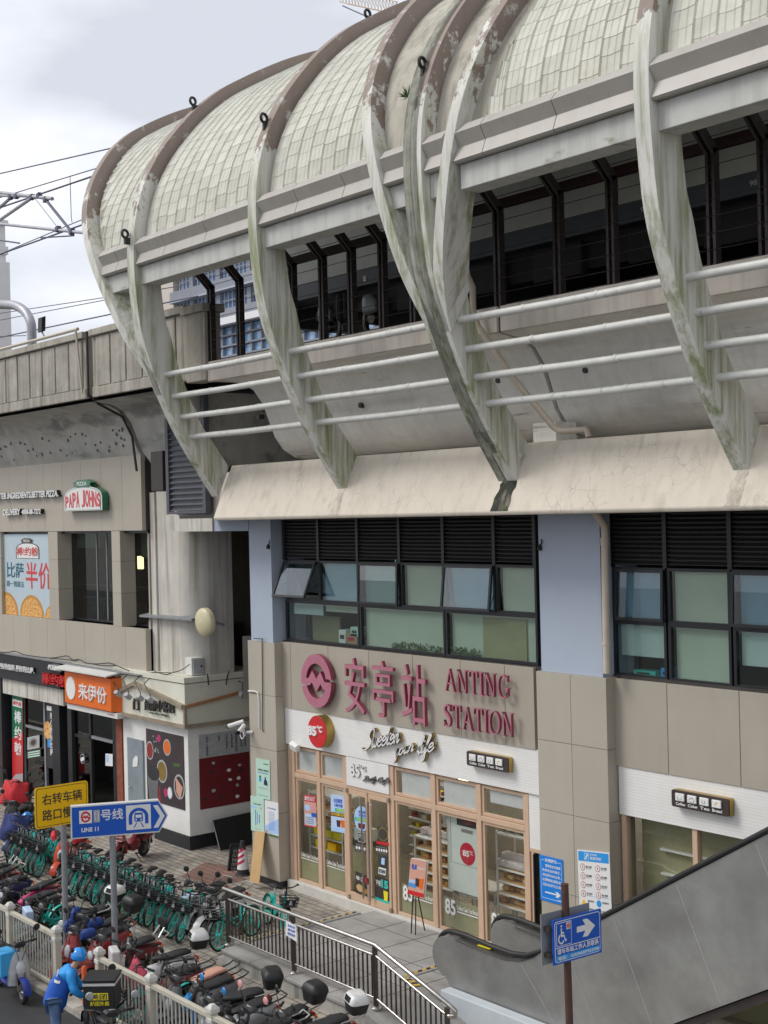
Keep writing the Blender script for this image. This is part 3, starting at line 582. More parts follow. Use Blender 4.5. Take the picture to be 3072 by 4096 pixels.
# ------------------------------------------------------------------ office windows
def window(x0, x1, z0, z1, y, parent, name='office_window', fr='frame_black', gl='glass_green', w=.05, blind=None, bz=None):
    """fixed light: frame, pane and the roller blind behind it"""
    m = MB(); m.box(x0, x1, y, y + .07, z0, z0 + w); m.box(x0, x1, y, y + .07, z1 - w, z1); m.box(x0, x0 + w, y, y + .07, z0 + w, z1 - w); m.box(x1 - w, x1, y, y + .07, z0 + w, z1 - w)
    f = m.build(name, fr, parent)
    MB().box(x0 + w, x1 - w, y + .035, y + .041, z0 + w, z1 - w).build('pane', gl, f)
    if blind:
        z2 = bz if bz is not None else z0 + .01
        MB().box(x0 + w + .02, x1 - w - .02, y + .12, y + .126, z2, z1 - .02).build('blind', blind, f)
    return f
zt, zm, zb = 7.09, 6.20, 5.31
spec = [(-25.24, -23.98, None, 0, 'blind_grey', 5.95), (-23.95, -22.57, 'blind_grey', None, None, 0), (-22.55, -21.2, 'blind_green', None, 'blind_green', None), (-21.18, -19.88, 'blind_green', None, 'blind_green', None), (-19.86, -18.45, 'blind_grey', None, 'blind_green', None), (-18.43, -17.38, 'blind_green', None, 'blind_tan', None)]
for i, (a, b, ub, ubz, lb, lbz) in enumerate(spec):
    if i != 0: window(a, b, zm, zt, 17.27, sb, blind=ub, bz=ubz, gl='glass_blue' if i in (1, 4) else 'glass_green')
    if i in (0, 1): pass
window(-25.24, -22.57, zb, zm, 17.27, sb, blind=None)
MB().box(-25.1, -24.0, 17.40, 17.406, 5.9, 6.18).build('blind', 'blind_grey', sb); MB().box(-23.9, -22.65, 17.40, 17.406, 6.0, 6.18).build('blind', 'blind_green', sb)
MB().box(-24.9, -23.9, 17.75, 17.8, 5.3, 5.85).build('cupboard', 'blind_tan', sb)
window(-22.55, -19.88, zb, zm, 17.27, sb, blind='blind_green'); window(-19.86, -17.38, zb, zm, 17.27, sb, blind='blind_green')
MB().box(-18.9, -17.75, 17.36, 17.38, 5.35, 6.1).build('blind', 'blind_tan', sb)
def sash(x0, x1, z0, z1, y, tilt, parent):
    """top hung light pushed open at the bottom"""
    L = z1 - z0; d = Vector((0, -sin(tilt), -cos(tilt))); top = Vector((0, y, z1)); n = Vector((0, -cos(tilt), sin(tilt)))
    def P(u, v, w): return Vector((u, 0, 0)) + top + d * (L - v) + n * w
    m = MB(); e = .05
    for r in ((x0, 0, x1, e), (x0, L - e, x1, L), (x0, e, x0 + e, L - e), (x1 - e, e, x1, L - e)): m.prism([(r[0], r[1]), (r[2], r[1]), (r[2], r[3]), (r[0], r[3])], P, 0, .04)
    f = m.build('open_sash', 'frame_black', parent)
    MB().prism([(x0 + e, e), (x1 - e, e), (x1 - e, L - e), (x0 + e, L - e)], P, .016, .024).build('pane', 'glass_blue', f)
    q = MB(); q.tube([P(x1 - .02, .05, 0), (x1 - .02, y + .05, z0 + .4)], .008, 5); q.tube([P(x0 + .02, .05, 0), (x0 + .02, y + .05, z0 + .4)], .008, 5); q.build('stay', 'frame_black', f)
window(-25.24, -23.98, zm, zt, 17.30, sb, gl='glass_dark')
sash(-25.22, -24.0, zm + .02, zt - .03, 17.26, radians(24), sb); sash(-22.53, -21.22, zm + .02, zt - .03, 17.26, radians(2), sb); sash(-19.84, -18.47, zm + .02, zt - .03, 17.26, radians(7), sb)
sash(-15.5, -14.47, zm + .02, zt - .03, 17.26, radians(2), sb); sash(-13.15, -12.05, zm + .02, zt - .03, 17.26, radians(2), sb)
for i, (a, b) in enumerate(zip(WR, WR[1:])):
    window(a + .02, b - .02, zm, zt, 17.275, sb, blind=('blind_grey', 'blind_green')[i % 2], gl=('glass_blue', 'glass_green')[i % 2])
    window(a + .02, b - .02, zb - .03, zm, 17.275, sb, blind=('blind_grey', 'blind_green')[i % 2], bz=(5.62 if i % 2 == 0 else None))
for lb, x, z, sx, sz, mt in (('white carton with a printed logo on the office window sill', -23.38, 5.32, .16, .30, 'white'), ('green printed carton behind the brown box on the office sill', -22.95, 5.5, .18, .2, 'mint'), ('brown cardboard box with red stamp on the office window sill', -23.05, 5.32, .26, .24, 'cardboard'), ('long green carton lying in the right office window', -15.05, 5.29, .30, .09, 'teal_light'), ('bright blue plastic bag in the right office window', -14.62, 5.29, .14, .16, 'cyan_blue')):
    t = thing('carton', lb, 'box', (x, 17.6, z)); box('box_body', mt, x - sx, x + sx * .6, 17.46, 17.7, z, z + sz, t, .006)
    MB().box(x - sx * .7, x + sx * .2, 17.455, 17.459, z + sz * .35, z + sz * .65).build('printed_mark', 'poster_red' if mt == 'cardboard' else 'ink', t)
for i, (a, b) in enumerate(((-21.6, -20.1), (-19.8, -19.0))):
    m = MB()
    for k in range(160):
        c = Vector((random.uniform(a, b), random.uniform(17.33, 17.39), 5.36 + random.random() ** 2 * .13)); u = Vector((random.uniform(-1, 1), random.uniform(-.3, .3), random.uniform(-.4, 1))).normalized() * .045; v = u.orthogonal().normalized() * .018
        m.quad(c - u, c + v, c + u, c - v)
    o = m.build('window_plant', 'plant'); tag(o, ('row of small leafy potted plants along the middle office window sill', 'leafy plants at the foot of the tan board in the office window')[i], 'plant')

# ================================================================== STATION CANOPY
cn = thing('station_canopy', 'long vaulted platform canopy of mossy white ribs and pale metal tiles', 'canopy', (-16.6, 23.5, 8.5))
half = [(16.0, 8.53), (15.65, 9.03), (15.3, 9.55), (15.0, 10.05), (14.67, 10.72), (14.38, 11.42), (14.2, 12.0), (14.1, 12.7), (14.05, 13.4), (14.06, 14.0), (14.13, 14.5), (14.27, 15.0), (14.47, 15.45), (14.77, 15.95), (15.12, 16.4), (15.62, 16.95), (16.27, 17.5), (16.87, 17.88), (17.5, 18.23), (18.2, 18.58), (19.1, 18.95), (20.4, 19.4), (21.9, 19.68), (23.5, 19.78)]
inn = [(16.28, 9.17), (15.89, 9.7), (15.54, 10.2), (15.27, 10.82), (15.02, 11.47), (14.9, 11.95), (14.78, 12.3), (14.70, 12.87), (14.64, 13.4), (14.5, 14.0)]
def inner_of(i):
    if i < len(inn): return Vector(inn[i])
    a = Vector(half[min(i + 1, len(half) - 1)]) - Vector(half[i - 1]); n = Vector((a.y, -a.x)).normalized()
    p = Vector(half[i]) + n * .40
    return p
OUT = [Vector(p) for p in half]; INN = [inner_of(i) for i in range(len(half))]
OUT += [Vector((47.0 - p.x, p.y)) for p in reversed(OUT[:-1]) if p.y > 11]; INN += [Vector((47.0 - p.x, p.y)) for p in reversed(INN[:-1])][:len(OUT) - len(INN)]
OC = catmull([(p.x, p.y, 0) for p in OUT], 3); IC = catmull([(p.x, p.y, 0) for p in INN], 3)
def rib(xf, wd, z0=None, mat='rib_paint', xtop=None, name='rib', zi=None, depth=1.0):
    """box rib swept along the vault profile; xf(z) gives the right face"""
    R = []
    for a, b in zip(OC, IC):
        if z0 is not None and a.x < 23 and a.y < z0: continue
        b2 = a + (b - a) * depth
        x = xf(a.y)
        R.append([(x - wd, a.x, a.y), (x, a.x, a.y), (x, b2.x, b2.y), (x - wd, b2.x, b2.y)])
    return MB().rings(R).build(name, mat, cn, smooth=False)
RX = {1: -25.87, 2: -21.19, 3: -16.49, 4: -11.84, 5: -7.16, 6: -2.5}
F0 = 11.15
end_x = lambda z: -26.0 + .08 - .65 * max(0, z - F0)
fl = lambda z: -16.78 - .315 * max(0, z - F0) + .02
fr = lambda z: -16.42 + .275 * max(0, z - F0)
rib(lambda z: RX[1], .29); rib(lambda z: RX[2], .27); rib(lambda z: RX[4], .26); rib(lambda z: RX[5], .26)
rib(lambda z: -16.74, .17, mat='rib_stained'); rib(lambda z: -16.47, .24, mat='rib_stained' if False else 'rib_paint', depth=.96)
rib(lambda z: -16.57, .16, mat='rib_stained', depth=.985, z0=9.0)
rib(end_x, .26, z0=10.7); rib(fl, .24, z0=10.6); rib(fr, .23, z0=10.9)
# lifting eyes on the ribs
def eye(X, y, z, r=.08):
    o = MB(); o.torus((X, y, z), (1, .2, 0), r, .03, 16, 6); o.box(X - .03, X + .03, y - .02, y + .12, z - .22, z - r); o.build('lifting_eye', 'black_metal', cn, smooth=True)
for zn, X, pts in (('a', -26.05, [(833, 437), (540, 1010)]), ('a', -21.35, [(1140, 510), (1588, 60)]), ('b', -16.68, [(165, 270)])):
    for px, py in pts:
        p = U(zn, px, py, 0, X); eye(X, p.y, p.z)
# smooth cream sheet under the tiles, then the tile courses
def skin_pt(s_arc):     # arc length -> (y,z) and normal on the skin
    pass
SK = [Vector((p.x, p.y)) for p in catmull([(p.x, p.y, 0) for p in OUT], 6)]
SK2 = []
for i, p in enumerate(SK):
    a = SK[min(i + 1, len(SK) - 1)] - SK[max(i - 1, 0)]; n = Vector((a.y, -a.x)).normalized(); SK2.append((p + n * .27, -n))
i0 = next(i for i, (p, n) in enumerate(SK2) if p.y > 13.72 and p.x < 20); i1 = next(i for i, (p, n) in enumerate(SK2) if p.x > 20 and p.y < 13.7)
SK2 = SK2[i0:i1]
ARC = [0.0]
for a, b in zip(SK2, SK2[1:]): ARC.append(ARC[-1] + (b[0] - a[0]).length)
def at_arc(s):
    s = max(0, min(ARC[-1] - 1e-6, s)); lo = 0; hi = len(ARC) - 1
    while hi - lo > 1:
        md = (lo + hi) // 2
        if ARC[md] <= s: lo = md
        else: hi = md
    t = (s - ARC[lo]) / (ARC[hi] - ARC[lo]); p = SK2[lo][0].lerp(SK2[hi][0], t); n = SK2[lo][1].lerp(SK2[hi][1], t).normalized(); return p, n
def roof_bay(xl, xr, x_anchor, infill=0.0):
    """xl(z), xr(z): faces of the bounding ribs"""
    rows = []
    for i in range(0, len(SK2), 2):
        p, n = SK2[i]; q = p - n * .035; a, b = xl(p.y), xr(p.y)
        rows.append([(a + (b - a) * k / 3, q.x, q.y) for k in range(4)])
    MB().grid(rows).build('roof_sheet', 'roof_sheet', cn, smooth=True)
    W, Hh = .385, .27; m = MB(); smax = ARC[-1] * .62; nrow = int(smax / Hh)
    prof = [(0, .028), (.06, .0), (.27, .002), (.32, .012), (.37, .002), (.63, .002), (.68, .012), (.73, .002), (.94, .0), (1, .028)]
    k0 = int((xl(19.8) - x_anchor) / W) - 2; k1 = int((xr(19.8) - x_anchor) / W) + 2
    for k in range(min(k0, -30), max(k1, 30)):
        X0 = x_anchor + k * W; X1 = X0 + W
        jit = random.uniform(0, Hh) if False else ((k % 2) * .05)
        for r in range(nrow):
            s0 = r * Hh + jit; s1 = s0 + Hh + .015
            p, n = at_arc(s0); a = xl(p.y) + .10 + infill * 0; b = xr(p.y) - .06
            A, B = max(X0, a), min(X1, b)
            if B - A < .05: continue
            pq, nq = at_arc(s1); drop = random.uniform(-.006, .006)
            lo, hi = [], []
            for u, h in prof:
                x = A + (B - A) * u; vv = -.022 * (1 - abs(2 * u - 1)); pl, nl = at_arc(s0 + vv)
                h0 = .007 + h * .8 + drop * .4; lo.append((x, pl.x + nl.x * h0, pl.y + nl.y * h0)); h1 = h + .002
                hi.append((x, pq.x + nq.x * h1, pq.y + nq.y * h1))
            under = [(c[0], at_arc(s0 - .022 * (1 - abs(2 * u - 1)))[0].x, at_arc(s0 - .022 * (1 - abs(2 * u - 1)))[0].y) for c, (u, h) in zip(lo, prof)]
            m.grid([under, lo, hi])
    m.build('roof_tiles', 'roof_tile', cn)
roof_bay(lambda z: end_x(z), lambda z: RX[1] - .29, RX[1] - .36)
roof_bay(lambda z: RX[1], lambda z: RX[2] - .27, RX[1] + .12)
roof_bay(lambda z: RX[2], lambda z: fl(z) - .24, RX[2] + .12)
roof_bay(lambda z: fr(z) + .32, lambda z: RX[4] - .26, RX[4] - .34)
roof_bay(lambda z: RX[4], lambda z: RX[5] - .26, RX[4] + .12)
for xl, xr in ((fl, lambda z: -16.93), (lambda z: -16.45, lambda z: fr(z) - .23), (fr, lambda z: fr(z) + .34)):
    rows = []
    for i in range(0, len(SK2), 2):
        p, n = SK2[i]; q = p - n * .02; rows.append([(xl(p.y), q.x, q.y), (xr(p.y), q.x, q.y)])
    MB().grid(rows).build('infill_sheet', 'infill_stained', cn, smooth=True)
# gutter lengths (V face) and the box beam under them, bay by bay
GP = [(14.55, 14.03), (14.17, 14.0), (14.05, 13.86), (14.16, 13.66), (14.08, 13.45), (14.11, 13.42), (14.55, 13.42)]
def gutter(x0, x1, cuts, x0b=None, x1b=None):
    xs = [x0] + cuts + [x1]
    for a, b in zip(xs, xs[1:]): MB().rings([[(a + .008, y, z) for y, z in GP], [(b - .008, y, z) for y, z in GP]]).build('gutter', 'gutter_metal', cn)
    MB().box(x0, x1, 14.22, 14.62, 13.03, 13.415).build('eaves_beam', 'beam_paint', cn, bevel=.012)
gx = lambda f: f(13.6)
gutter(gx(end_x), RX[1] - .29, [-26.75])
gutter(RX[1], RX[2] - .27, [-24.72, -23.1]); gutter(RX[2], gx(fl) - .24, [-20.0, -18.6])
gutter(gx(fl), -16.92, []); gutter(-16.46, gx(fr) - .22, []); gutter(gx(fr), RX[4] - .26, [-15.1, -13.62]); gutter(RX[4], RX[5] - .26, [-9.9, -8.4]); gutter(RX[5], -2, [])
# web plates filling the forks below the beam
for a, b in ((fl, lambda z: -16.93), (lambda z: -16.46, lambda z: fr(z) - .22)):
    rows = []
    for z in (11.2, 11.6, 12, 12.5, 13.1):
        y = 14.62 + .1 * (13.1 - z) ** 2 * .35; rows.append([(a(z), y, z), (b(z), y, z)])
    MB().grid(rows).build('web_plate', 'girder_white', cn)
# rails between the ribs
for x0, x1 in ((RX[1], RX[2] - .2), (RX[2], -16.86), (-16.49, RX[4] - .2), (RX[4], RX[5] - .2), (RX[5], -2.6)):
    for y, z in ((14.76, 11.15), (14.93, 10.69), (15.12, 10.25), (15.35, 9.83)):
        q = MB(); q.tube([(x0 - .02, y, z), (x0 + .4, y, z), ((x0 + x1) / 2, y, z - .012), (x1 + .05, y, z)], .062, 12)
        for xx in (x0 + 1.5, x0 + 3.0): q.tube([(xx, y, z), (xx + .05, y, z)], .065, 12)
        q.build('rail', 'tube_paint', cn, smooth=True)
for X in (RX[1], RX[2], RX[3] + .02, RX[4]):
    MB().lathe([(.052, 0), (.052, .02), (.03, .025)], (X - .005, 16.08, 8.98), (1, 0, 0), 14).build('bolt_cap', 'rib_paint', cn, smooth=True)
# little fern growing in the joint
m = MB(); c0 = Vector((-16.82, 14.1, 14.7))
for k in range(26):
    d = Vector((random.uniform(-1, .6), random.uniform(-1.2, -.1), random.uniform(-.2, 1.2))).normalized() * random.uniform(.1, .24); s = d.orthogonal().normalized() * .012
    m.quad(c0, c0 + d * .5 + s, c0 + d, c0 + d * .5 - s)
tag(m.build('fern', 'plant'), 'small green fern rooted in the joint of the canopy ribs', 'plant')

# ================================================================== VIADUCT
vd = thing('station_viaduct', 'white painted box girder carrying the tracks behind the canopy ribs', 'viaduct', (-16, 20, 9))
GPR = [(15.92, 11.06), (16.46, 10.97), (16.70, 10.85), (16.95, 10.53), (17.10, 10.15), (17.24, 9.82), (17.45, 9.55), (17.8, 9.36), (18.6, 9.28), (20, 9.26)]
def girder(x0, x1, prof, name, mat, parent, y2=22):
    pr = prof + [(y2, prof[-1][1]), (y2, 11.06)]
    return MB().rings([[(x0, y, z) for y, z in pr], [(x1, y, z) for y, z in pr]]).build(name, mat, parent, smooth=True)
girder(-25.45, -16.80, GPR, 'girder', 'girder_white', vd); girder(-16.70, 3, GPR, 'girder', 'girder_white', vd)
girder(-16.81, -16.69, [(y + .08, z + .03) for y, z in GPR], 'joint_seal', 'black_metal', vd)
for a, b in ((-26.05, -16.79), (-16.71, 3)):
    MB().box(a, b, 15.9, 22.5, 11.065, 11.50).build('edge_beam', 'edge_beam', vd, bevel=.015)
box('joint_strip', 'black_metal', -16.79, -16.71, 15.96, 22, 11.07, 11.47, vd)
for zn, x, y in (('c', 1122, 695), ('c', 1562, 645), ('d', 498, 537), ('d', 875, 493)):
    p = U(zn, x, y, 1, 17.03); MB().lathe([(.0, -.03), (.055, -.03), (.055, .12), (0, .12)], (p.x, p.y - .02, p.z), (0, 1, 0), 14).build('drain_hole', 'black_metal', vd)
box('bearing', 'girder_white', -16.9, -16.35, 16.8, 17.3, 9.2, 9.56, vd, .01)
q = MB(); q.tube([U('d', *a, 1, v) for a, v in (((352, 40), 15.62), ((360, 85), 15.62), ((383, 135), 15.66), ((385, 240), 15.72), ((405, 300), 15.74), ((560, 530), 16.15), ((735, 742), 16.5), ((765, 758), 16.52), ((875, 750), 16.5), ((884, 782), 16.5))], .055, 10)
tag(q.build('drain_pipe', 'pvc', smooth=True), 'cream plastic drain pipe crossing the girder beside the forked rib', 'pipe')
lv = thing('viaduct', 'stained grey concrete railway viaduct with ribbed parapet left of the canopy', 'viaduct', (-40, 20, 9))
girder(-90, -31.75, GPR[:7] + [(17.6, 9.3), (20, 9.2)], 'girder', 'girder_concrete', lv)
girder(-31.55, -28.2, GPR[:7] + [(17.6, 9.3), (20, 9.2)], 'girder', 'girder_concrete', lv)
girder(-31.74, -31.56, [(y + .1, z + .06) for y, z in GPR], 'girder_joint', 'black_metal', lv)
def parapet(x0, x1, zt=12.86):
    m = MB(); m.box(x0, x1, 15.93, 16.25, 11.2, zt - .17)
    m.box(x0, x1, 15.90, 16.0, 11.16, 11.42)
    x = x0 + .25
    while x < x1 - .3: m.box(x, x + .72, 15.895, 15.94, 11.42, zt - .2); x += .80
    m.box(x0 - .0, x1, 15.82, 16.32, zt - .17, zt)
    return m.build('parapet', 'parapet_concrete', lv, bevel=.02)
for a, b in ((-90, -61.9), (-61.7, -46.9), (-46.7, -31.95), (-31.6, -26.9)): parapet(a, b)
q = MB(); q.box(-26.9, -26.07, 15.86, 16.28, 11.1, 12.62); q.box(-27.0, -26.0, 15.78, 16.36, 12.62, 12.80); q.build('end_block', 'parapet_concrete', lv, bevel=.02)
q = MB(); q.tube([(-31.78, 15.88, 12.85), (-31.78, 15.88, 11.25), (-31.7, 16.1, 11.02), (-31.65, 16.75, 10.7), (-31.62, 17.0, 10.2), (-31.6, 17.1, 9.3)], .035, 6); q.build('conduit', 'dark_steel', lv)
q = MB(); q.tube([(-60, 15.84, 12.95), (-32.2, 15.84, 12.95)], .045, 6); q.tube([(-32.25, 15.80, 12.93), (-32.0, 15.82, 11.3)], .035, 6); q.build('cable_duct', 'pvc', lv)
random.seed(5)
m = MB()
for k in range(46):
    p = (random.uniform(-41, -32), 0, random.uniform(9.9, 10.45)); y = 17.0 + (10.4 - p[2]) * .42
    m.lathe([(random.uniform(.025, .06), -.02), (.02, .05)], (p[0], y, p[2]), (0, 1, 0), 6)
m.build('spalled_hole', 'black_metal', lv)
# track side fence of bent steel posts
tf = thing('trackside_fence', 'dark steel trackside fence of cranked posts and thin wires under the eaves', 'fence', (-18, 16, 11.5))
for X in (-26.0, -24.83, -22.85, -21.82, -20.88, -19.93, -19.03, -17.9, -16.80, -15.41, -14.27, -12.36, -11.48, -10.3, -9.2, -8.1):
    m = MB()
    for dx in (-.055, .055):
        m.obox((X + dx, 16.0, 12.33), (.025, 0, 0), (0, .06, 0), (0, 0, .84)); m.obox((X + dx, 15.5, 13.62), (.025, 0, 0), (0, .045, .045), (0, -.5, .5))
    m.build('post', 'dark_steel', tf); n = MB()
    for z in (11.9, 12.35, 12.8): MB().box(X - .04, X + .04, 15.98, 16.02, z, z + .05).build('spacer', 'dark_steel', tf)
box('purlin', 'maroon_steel', -23.4, 3, 16.15, 16.25, 13.2, 13.36, tf)
for k in range(7):
    z = 11.72 + k * .24; MB().tube([(-26, 15.93, z), (3, 15.93, z)], .007, 5).build('wire', 'dark_steel', tf)
for k in range(5):
    y, z = 15.78 - k * .2, 13.28 + k * .2; MB().tube([(-26, y, z), (3, y, z)], .007, 5).build('wire', 'dark_steel', tf)
for x, lb in ((-22.35, 'first dark flood lamp box hanging under the eaves from the left'), (-21.3, 'second dark flood lamp box under the eaves from the left'), (-18.2, 'dark flood lamp box under the eaves just left of the forked rib'), (-16.45, 'dark flood lamp box just right of the forked rib'), (-14.6, 'widest dark lamp box under the eaves in the right bay'), (-12.3, 'dark lamp box under the eaves left of the right rib'), (-10.6, 'dark lamp box under the eaves at the right edge')):
    wdt = .95 if 'widest' in lb else .34
    t = thing('platform_lamp', lb, 'lamp', (x, 15.4, 13.5), 'lamp boxes under the canopy eaves'); m = MB().loft([(x - wdt / 2, 15.45, 13.62, .14, .12), (x - wdt / 2 + .05, 15.45, 13.62, .2, .17), (x + wdt / 2 - .05, 15.45, 13.62, .2, .17), (x + wdt / 2, 15.45, 13.62, .14, .12)], 14, 3).build('housing', 'black_metal', t, smooth=True)
    MB().tube([(x, 15.45, 13.75), (x, 15.45, 14.3)], .02, 6).build('hanger', 'black_metal', t)
# ------------------------------------------------------------------ train
tr = thing('metro_train', 'grey metro train with dark skirt standing at the platform behind the fence', 'train', (-15, 19.4, 12.1))
prof_b = [(18.0, 13.27), (17.93, 13.9), (17.93, 15.2), (18.05, 15.7), (18.4, 15.95), (19.4, 16.05), (20.5, 15.95), (20.8, 15.7), (20.9, 15.2), (20.9, 13.27)]
R = []
for x, s in ((-27.58, .62), (-27.5, .80), (-27.3, .93), (-26.9, 1.0), (6, 1.0)):
    R.append([(x + (.22 * max(0, (z - 13.3)) if s < 1 else 0), 19.45 + (y - 19.45) * s, z) for y, z in prof_b])
MB().rings(R).build('car_body', 'train_grey', tr, smooth=True)
R = []
for x, s in ((-27.62, .64), (-27.5, .82), (-27.2, .95), (-26.9, 1.0), (6, 1)): R.append([(x, 19.45 + (y - 19.45) * s, z) for y, z in ((17.98, 12.93), (17.98, 13.26), (20.9, 13.26), (20.9, 12.93))])
MB().rings(R).build('sole_bar', 'train_band', tr)
R = []
for x, z0, s in ((-27.6, 12.9, .62), (-27.35, 12.62, .8), (-27.0, 12.5, .9), (-26.4, 12.45, .95)): R.append([(x, 19.45 + (y - 19.45) * s, z) for y, z in ((18.1, z0), (18.1, 12.92), (20.8, 12.92), (20.8, z0))])
MB().rings(R).build('nose_skirt', 'plastic_black', tr)
MB().box(-24.5, 6, 18.25, 20.6, 12.35, 12.92).build('underframe', 'train_under', tr)
MB().box(-27.02, -26.96, 18.2, 18.4, 12.5, 12.57).build('tail_lamp', 'tail_lamp', tr) if 'tail_lamp' in MATS else None
for cx in (-24.5, -22.9, -12.5, -10.6):
    q = MB(); q.torus((cx, 18.15, 12.22), (0, 1, 0), .36, .06, 26, 8); q.lathe([(.12, -.08), (.12, .05)], (cx, 18.12, 12.22), (0, 1, 0), 12)
    wv = q.build('wheel', 'steel_dark', tr, smooth=True)
    q = MB(); q.loft([(cx - .22, 18.02, 12.45, .05, .12), (cx - .1, 17.98, 12.5, .1, .22), (cx + .1, 17.98, 12.5, .1, .22), (cx + .22, 18.02, 12.45, .05, .12)], 12); q.build('axle_box', 'galvanised', tr, smooth=True)
for cx in (-23.7, -11.5):
    q = MB(); q.box(cx - 1.2, cx + 1.2, 18.05, 18.2, 12.4, 12.6); q.tube([(cx, 17.98, 12.3), (cx, 17.98, 12.85)], .06, 10); q.tube([(cx - .2, 17.99, 12.3), (cx - .2, 17.99, 12.85)], .1, 10); q.build('bogie', 'train_under', tr)
for x, z in ((-21.5, 0), (-19.5, 0), (-17.5, 0), (-15.2, 0), (-13.6, 0)):
    q = MB(); q.box(x - .6, x + .6, 18.1, 18.3, 12.25, 12.85); q.build('equipment_box', 'train_under', tr, bevel=.02)
p = U('b', 1580, 805, 1, 17.97); q_ = Pl.raw(p, (.36, 0, 0), (0, 0, .085), (0, -1, 0)); q_.text('car_number', '98010', 'white', tr, .004)
p = U('b', 1108, 918, 1, 17.97); q_ = Pl.raw(p, (.26, 0, 0), (0, 0, .085), (0, -1, 0)); q_.text('car_number', '980', 'white', tr, .004)
p = U('e2', 718, 728, 1, 17.97); q_ = Pl.raw(p, (.1, 0, 0), (0, 0, .12), (0, -1, 0)); q_.panel('plate', 'white', tr, .004)
for x in (-26.6, -24.6): MB().box(x, x + .05, 17.94, 17.96, 13.3, 15.6).build('door_seam', 'train_band', tr)
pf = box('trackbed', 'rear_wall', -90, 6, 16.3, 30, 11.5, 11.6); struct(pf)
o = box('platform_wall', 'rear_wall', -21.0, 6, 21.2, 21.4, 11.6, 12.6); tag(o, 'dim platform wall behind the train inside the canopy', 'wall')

# ================================================================== BAKERY
FY = 17.27
sf = thing('bakery_shopfront', 'tan framed glazed bakery shopfront under the pink station name', 'shopfront', (-21.5, 17.27, 0))
def sill(x0, x1): return MB().box(x0, x1, 17.13, 17.4, -.2, .04).build('plinth', 'sill_stone', sf, bevel=.012)
sill(-25.22, -17.15)
cuts = [-25.03, -24.08, -23.12, -21.56, -20.28, -18.98, -17.72]
def bar(x0, x1, z0, z1, y0=17.22, y1=17.34, name='frame_bar', p=sf): return MB().box(x0, x1, y0, y1, z0, z1).build(name, 'timber_frame', p, bevel=.006)
for i, x in enumerate(cuts): bar(x - .055, x + .055, .04, 3.0)
bar(-25.21, -25.1, .04, 3.0)
def light(x0, x1, z0, z1, gl='glass_clear', name='window', e=.055, y=17.25, back=None, by=.05):
    m = MB(); m.box(x0, x1, y, y + .06, z0, z0 + e); m.box(x0, x1, y, y + .06, z1 - e, z1); m.box(x0, x0 + e, y, y + .06, z0 + e, z1 - e); m.box(x1 - e, x1, y, y + .06, z0 + e, z1 - e)
    f = m.build(name, 'timber_frame', sf, bevel=.004); MB().box(x0 + e, x1 - e, y + .025, y + .031, z0 + e, z1 - e).build('pane', gl, f)
    if back: MB().box(x0 + e + (.12 if back == 'frost' and x0 > -22 else 0), x1 - e, y + by, y + by + .006, z0 + e + (.2 if x0 > -19 else 0), z1 - e).build('paper_backing', back, f)
    return f
for a, b in ((-25.03, -24.08), (-24.08, -23.12), (-21.56, -20.28), (-20.28, -18.98), (-18.98, -17.72)):
    bar(a + .055, b - .055, 2.32, 2.42)
    light(a + .06, b - .06, 2.43, 2.99, back='frost')
    light(a + .06, b - .06, .045, 2.315)
# doors
bar(-23.06, -21.62, 2.34, 2.42)
MB().prism([(-23.04, 2.42), (-21.63, 2.42), (-21.63, 3.02), (-23.04, 3.02)], lambda u, v, w: Vector((u, 17.2 + w, v)), 0, .1).build('fascia_board', 'white_strip_wall', sf)
for x0, x1, hx in ((-23.05, -22.36, -22.45), (-22.32, -21.63, -22.22)):
    m = MB(); e = .085
    m.box(x0, x1, 17.2, 17.25, .05, .20); m.box(x0, x1, 17.2, 17.25, 2.24, 2.335); m.box(x0, x0 + e * .7, 17.2, 17.25, .20, 2.24); m.box(x1 - e * .7, x1, 17.2, 17.25, .2, 2.24)
    d = m.build('door', 'timber_frame', sf, bevel=.004); MB().box(x0 + .06, x1 - .06, 17.22, 17.226, .2, 2.24).build('pane', 'glass_clear', d)
    q = MB(); q.tube([(hx, 17.12, .18), (hx, 17.12, 2.2)], .019, 10)
    for z in (.25, 2.12): q.tube([(hx, 17.12, z), (hx, 17.21, z)], .012, 6)
    q.build('handle', 'steel_tube', d, smooth=True)
    for z in (.09, 2.31):
        hxx = x0 + .02 if hx == -22.45 else x1 - .02
        MB().box(hxx - .035, hxx + .035, 17.17, 17.21, z - .045, z + .045).build('hinge', 'kiosk_trim', d, bevel=.006)
MB().box(-25.24, -17.14, 17.19, 17.30, 3.03, 3.83).build('sign_band', 'white_strip_wall', sf)
MB().box(-17.66, -17.15, 17.23, 17.3, 2.05, 3.03).build('fascia_board', 'white_strip_wall', sf)
bar(-17.66, -17.15, 1.98, 2.05); bar(-17.62, -17.56, .04, 1.98)
MB().box(-17.56, -17.15, 17.26, 17.266, .1, 1.98).build('pane', 'glass_dark', sf)
MB().box(-17.56, -17.53, 17.2, 17.25, .1, 1.95).build('frame_bar', 'frame_black', sf)
